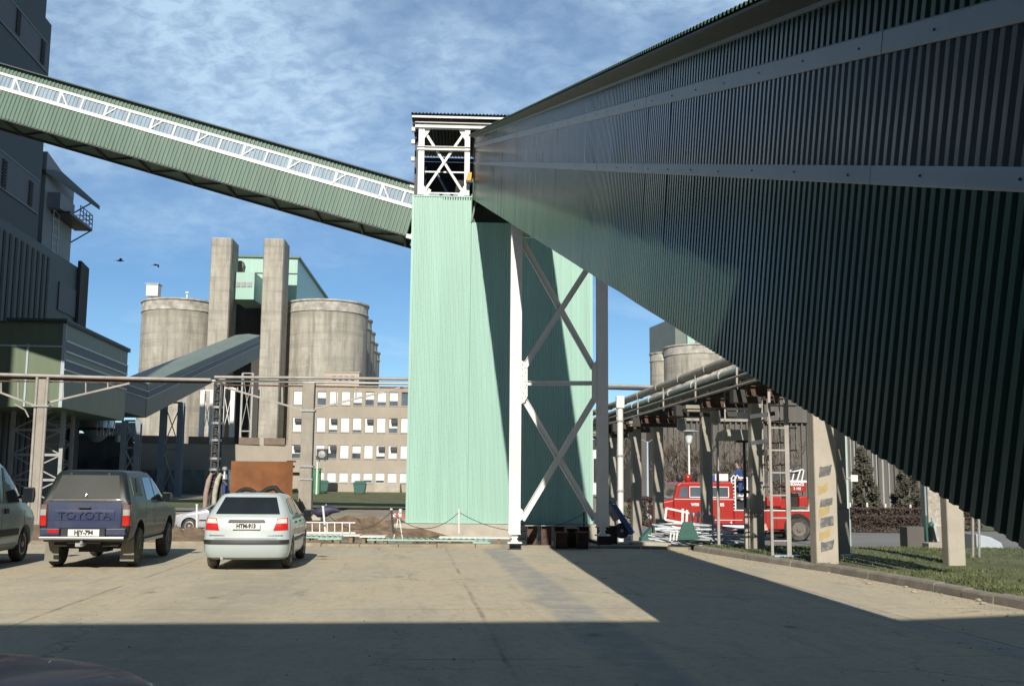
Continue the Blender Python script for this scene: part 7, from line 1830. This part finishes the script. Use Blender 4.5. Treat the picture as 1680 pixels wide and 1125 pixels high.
# ---------------------------------------------------------------- fireman standing on the deck
def skin_mesh(name, joints, edges, m, parent, lev=2):
    me = bpy.data.meshes.new(name); me.from_pydata([j[0] for j in joints], edges, [])
    o = bpy.data.objects.new(name, me); COL.objects.link(o); o.parent = parent
    o.modifiers.new('skin', 'SKIN'); sk = me.skin_vertices[0].data
    for i, j in enumerate(joints): sk[i].radius = j[1] if isinstance(j[1], tuple) else (j[1], j[1]); sk[i].use_root = (i == 0)
    s_ = o.modifiers.new('sub', 'SUBSURF'); s_.levels = s_.render_levels = lev
    dg = bpy.context.evaluated_depsgraph_get(); m2 = bpy.data.meshes.new_from_object(o.evaluated_get(dg)); o.modifiers.clear(); o.data = m2; bpy.data.meshes.remove(me)
    m2.materials.clear(); m2.materials.append(m); m2.polygons.foreach_set('use_smooth', [True] * len(m2.polygons)); m2.name = name
    return o
def fireman():
    M = wm(FE); base = M @ V((ffx(1222), .45, ffz(822)))
    t = thing('person', 'man in blue work clothes standing on the fire engine deck, head bowed over the rail', 'person', base, R(-20))
    # local: facing -x (towards the cab), slightly bent
    J = [((0, 0, .92), (.125, .15)), ((-.02, 0, 1.10), (.12, .14)), ((-.07, 0, 1.30), (.125, .17)), ((-.10, 0, 1.44), (.07, .10)), ((-.14, 0, 1.52), .055), ((-.17, 0, 1.60), (.085, .08)), ((-.175, 0, 1.70), (.09, .08)), ((-.165, 0, 1.76), .055),
         ((-.09, .19, 1.40), .062), ((-.16, .25, 1.14), .046), ((-.34, .20, 1.02), .036), ((-.42, .18, 1.02), (.030, .02)),
         ((-.09, -.19, 1.40), .062), ((-.14, -.26, 1.14), .046), ((-.32, -.22, 1.00), .036), ((-.40, -.20, 1.00), (.030, .02)),
         ((.0, .10, .80), .095), ((-.04, .11, .48), .062), ((.02, .11, .09), .042), ((-.13, .12, .045), (.04, .05)),
         ((.0, -.10, .80), .095), ((-.02, -.11, .48), .062), ((.04, -.11, .09), .042), ((-.11, -.12, .045), (.04, .05))]
    E = [(0, 1), (1, 2), (2, 3), (3, 4), (4, 5), (5, 6), (6, 7), (2, 8), (8, 9), (9, 10), (10, 11), (2, 12), (12, 13), (13, 14), (14, 15), (0, 16), (16, 17), (17, 18), (18, 19), (0, 20), (20, 21), (21, 22), (22, 23)]
    for hb, sgn in ((11, 1), (15, -1)):
        hx, hy, hz = J[hb][0]
        for k, (dy, L, dz) in enumerate(((-.03, .07, .0), (-.01, .085, .004), (.01, .08, .002), (.03, .062, -.004))):
            J.append(((hx - L * .55, hy + dy, hz + dz), .009)); J.append(((hx - L, hy + dy, hz + dz - .03), .007)); n = len(J); E += [(hb, n - 2), (n - 2, n - 1)]
        J.append(((hx - .01, hy - sgn * .045, hz + .0), .010)); J.append(((hx - .045, hy - sgn * .05, hz - .02), .008)); n = len(J); E += [(hb, n - 2), (n - 2, n - 1)]
    body = skin_mesh('body', J, E, M_SKIN, t)
    g = .014
    jk = [(V(p) , tuple(x + g for x in (r if isinstance(r, tuple) else (r, r)))) for p, r in J[:4]]
    jk[3] = (jk[3][0], (.085, .10))
    jk2 = [((0, 0, .86), (.15, .175)), *[(tuple(a), r) for a, r in jk[1:4]]] + [(J[i][0], J[i][1] + .017) for i in (8, 9, 10, 12, 13, 14)]
    skin_mesh('jacket', jk2, [(0, 1), (1, 2), (2, 3), (2, 4), (4, 5), (5, 6), (2, 7), (7, 8), (8, 9)], M_OVERALL, t)
    tr_ = [((0, 0, .90), (.14, .165))] + [(J[i][0], J[i][1] + .022) for i in (16, 17)] + [((.02, .11, .10), .07)] + [(J[i][0], J[i][1] + .022) for i in (20, 21)] + [((.04, -.11, .10), .07)]
    skin_mesh('trousers', tr_, [(0, 1), (1, 2), (2, 3), (0, 4), (4, 5), (5, 6)], M_OVERALL, t)
    b = MB(); b.lathe([(.088, 1.66), (.098, 1.70), (.095, 1.76), (.07, 1.80), (.02, 1.815)], (-.15, 0, 0), 16); b.build('hair', M_HAIR, t, local=True, smooth=60)
    b = MB(); b.prism([(-.265, -.012, 1.655), (-.265, .012, 1.655), (-.285, 0, 1.64)], (.03, 0, .03)); b.build('nose', M_SKIN, t, local=True)
    for sy in (-1, 1):
        b = MB(); b.lathe([(.006, -.006), (.013, 0), (.006, .006)], (-.252, sy * .032, 1.68), 8, 'X'); b.build('eye', M_INK, t, local=True)
        b = MB(); b.cbox((-.16, sy * .085, 1.665), .04, .018, .06); b.build('ear', M_SKIN, t, local=True, bevel=.006)
        b = MB(); b.prism([(-.24, sy * .115 - .05, .0), (.10, sy * .115 - .045, .0), (.10, sy * .115 + .045, .0), (-.24, sy * .115 + .05, .0)], (0, 0, .09)); b.build('boot', M_BLACK, t, local=True, bevel=.02)
    b = MB(); b.bar((-.262, -.025, 1.615), (-.262, .025, 1.615), .008, .008); b.build('mouth', mat('lip', (.33, .12, .10), .5), t, local=True)
fireman()

# ---------------------------------------------------------------- two birds
def bird(label, px, py, d, up):
    p = at(px, py, d); t = thing('bird', label, 'bird', p, R(25 if up else -10), 'birds in flight left of the silos')
    M_B = M_PLASTIC
    b = MB(); b.tube([(-.42, 0, 0), (-.30, 0, .0), (-.18, 0, .01), (0, 0, .02), (.16, 0, .03), (.24, 0, .05), (.30, 0, .05), (.36, 0, .03)], [.005, .03, .06, .085, .065, .045, .042, .008], 8); b.build('body', M_B, t, local=True, smooth=60)
    for s_ in (-1, 1):
        b = MB(); z1, z2 = (.16, .10) if up else (.06, -.10)
        b.add([(.12, s_ * .05, .03), (-.10, s_ * .05, .02), (-.08, s_ * .34, z1), (.14, s_ * .36, z1), (-.16, s_ * .72, z2), (-.04, s_ * .76, z2)], [(0, 1, 2, 3), (3, 2, 4, 5)]); b.build('wing', M_B, t, local=True)
    b = MB(); b.add([(-.36, -.03, 0), (-.36, .03, 0), (-.60, .09, .0), (-.60, -.09, .0)], [(0, 1, 2, 3)]); b.build('tail', M_B, t, local=True)
bird('upper left of the two dark birds in the sky', 197, 428, 95, True)
bird('lower right of the two dark birds in the sky', 256, 435, 110, False)

# ================================================================== trees, conifers, hedges
def bare_tree(name, label, cat, px, py, d, h, spread, seed, group=None, trunk=.10, depth=5, lean=0, m=M_TWIG, stems=1, zbase=None):
    rr = random.Random(seed); p = at(px, py, d); p.z = zg(p.x, p.y)
    t = thing(name, label, cat, p, 0, group); bt, bc = MB(), MB(); rmin = d * .00021
    def limb(o, dr, L, r, lv):
        pts = [o]; q = o
        for k in range(3): dr = (dr + V((rr.uniform(-.16, .16), rr.uniform(-.16, .16), .05))).normalized(); q = q + dr * (L / 3); pts.append(q)
        (bt if lv >= depth - 1 else bc).tube(pts, [max(rmin, q_) for q_ in (r, r * .85, r * .72, r * .6)], 5 if lv >= depth - 1 else 3, False)
        if lv <= 0: return
        for _ in range(rr.choice((2, 3, 3)) + (1 if lv <= 2 else 0)):
            j = rr.choice((1, 2, 3, 3)); a = rr.uniform(0, 6.28); sp = rr.uniform(.35, .95) * spread
            nd = (dr + V((math.cos(a) * sp, math.sin(a) * sp, rr.uniform(-.05, .35)))).normalized(); limb(pts[j], nd, L * rr.uniform(.55, .8), r * .55, lv - 1)
    for s_ in range(stems):
        o = p + V((rr.uniform(-.5, .5), rr.uniform(-.5, .5), -.05)) * (0 if stems == 1 else 1.2)
        limb(o, V((lean + rr.uniform(-.25, .25) * (stems > 1), 0, 1)).normalized(), h * .40, trunk, depth)
    bt.build('trunk', M_BARK, t, smooth=60); bc.build('crown', m, t)
    return t
bare_tree('bare_tree', 'pale leafless tree seen between the slate leg and the downpipe', 'tree', 1000, 820, 76, 7.5, 1.0, 3, 'leafless trees before the ribbed hall')
bare_tree('bare_tree', 'leafless bush just right of the twin-armed lamp, left of the lantern lamp', 'tree', 1104, 825, 72, 5.4, 1.1, 4, 'leafless trees before the ribbed hall', stems=4, trunk=.06, m=M_BARK)
bare_tree('bare_tree', 'leafless bush right of the lantern lamp, above the fire engine cab', 'tree', 1150, 825, 72, 5.6, 1.1, 5, 'leafless trees before the ribbed hall', stems=4, trunk=.06, m=M_TWIG)
bare_tree('bare_tree', 'leafless bush behind the fire engine sign box and the cage ladder', 'tree', 1215, 825, 70, 5.2, 1.0, 6, 'leafless trees before the ribbed hall', stems=4, trunk=.06, m=M_TWIG)
bare_tree('bare_tree', 'leafless reddish bush behind the ladder head box', 'tree', 1282, 825, 68, 5.5, 1.0, 9, 'leafless trees before the ribbed hall', stems=4, trunk=.06, m=M_TWIG)
def leaf_cloud(b, c, rx, ry, rz, n, size, rr, shape='cone'):
    for _ in range(n):
        u = rr.random(); a = rr.uniform(0, 6.28)
        if shape == 'cone': rad = (1 - u ** 3.6) * (.45 + .55 * math.sin(min(1, u * 5) * 1.57)) * rr.random() ** .35 * (1 + .22 * math.sin(a * 3 + u * 9) + .12 * math.sin(a * 7 - u * 17)); x, y, z = math.cos(a) * rad * rx, math.sin(a) * rad * ry, u * rz
        else: x, y, z = rr.uniform(-rx, rx), rr.uniform(-ry, ry), (1 - rr.random() ** 2.2) * rz * (1 + .08 * math.sin(x_ * 3) if False else 1)
        p = c + V((x, y, z)); n1 = V((rr.gauss(0, 1), rr.gauss(0, 1), rr.gauss(0, 1))).normalized(); n2 = n1.orthogonal().normalized(); s_ = size * rr.uniform(.5, 1.3)
        b.add([p - n1 * s_, p + n2 * s_ * .55, p + n1 * s_, p - n2 * s_ * .55], [(0, 1, 2, 3)])
def conifer(label, px, d, wpx, pyt, seed):
    rr = random.Random(seed); p = at(px, 840, d); p.z = zg(p.x, p.y); h = at(px, pyt, d).z - p.z; r = wpx / 2 / F_PX * d
    t = thing('conifer', label, 'conifer', p, 0, 'conifers behind the hedge')
    b = MB(); b.tube([p, p + V((0, 0, h * .6)), p + V((0, 0, h * .95))], [.14, .08, .02], 7); b.build('trunk', M_BARK, t)
    b = MB()
    for k in range(26):
        u = (k + .5) / 26; a = k * 2.4 + rr.uniform(-.5, .5); env = r * (.95 - .75 * u ** 1.7) * rr.uniform(.45, .85); cr = r * rr.uniform(.22, .40) * (1.1 - .55 * u)
        c = p + V((math.cos(a) * env, math.sin(a) * env, .25 + u * h * .93))
        for _ in range(190):
            q = V((rr.gauss(0, 1), rr.gauss(0, 1), rr.gauss(0, 1))).normalized() * cr * rr.random() ** .45; q.z *= 1.35
            n1 = V((rr.gauss(0, 1), rr.gauss(0, 1), rr.gauss(.4, 1))).normalized(); n2 = n1.orthogonal().normalized(); s_ = rr.uniform(.06, .16)
            b.add([c + q - n1 * s_, c + q + n2 * s_ * .4, c + q + n1 * s_, c + q - n2 * s_ * .4], [(0, 1, 2, 3)])
    b.build('crown', M_CONIF, t)
conifer('dark green conifer behind the sign plate and hedge, left of the pale uprights', 1418, 66, 62, 735, 1)
conifer('dark green conifer at the gallery edge, right of the pale uprights', 1490, 66, 66, 752, 2)
def hedge(label, px0, px1, d, pyt, dep, seed):
    rr = random.Random(seed); a, c = at(px0, 840, d), at(px1, 840, d); p = (a + c) / 2; p.z = zg(p.x, p.y); h = at((px0 + px1) / 2, pyt, d).z - p.z
    t = thing('hedge', label, 'hedge', p, 0, 'clipped wintry hedges along the road')
    hw = (c.x - a.x) / 2
    b = MB(); leaf_cloud(b, p, hw, dep, h, int(900 * hw * (h + .4)), .085, rr, 'box'); b.build('twigs', M_HEDGE, t)
    b = MB()
    for k in range(int(hw * 5)):
        x = p.x - hw + 2 * hw * (k + .5) / int(hw * 5); b.tube([(x, p.y, p.z - .05), (x + rr.uniform(-.1, .1), p.y + rr.uniform(-.2, .2), p.z + h * .9)], .02, 4)
    b.build('stems', M_BARK, t)
hedge('clipped dark reddish hedge, nearer of the two by the lamp post', 1388, 1505, 57, 846, .5, 1)
hedge('clipped dark reddish hedge, farther of the two under the conifers', 1386, 1512, 63, 833, .5, 2)
hedge('low dark hedge behind the fire engine nose and the pipe bridge posts', 1030, 1120, 64, 815, .6, 3)
hedge('dark hedge behind the plain post at the gallery edge', 1545, 1610, 60, 838, .5, 4)
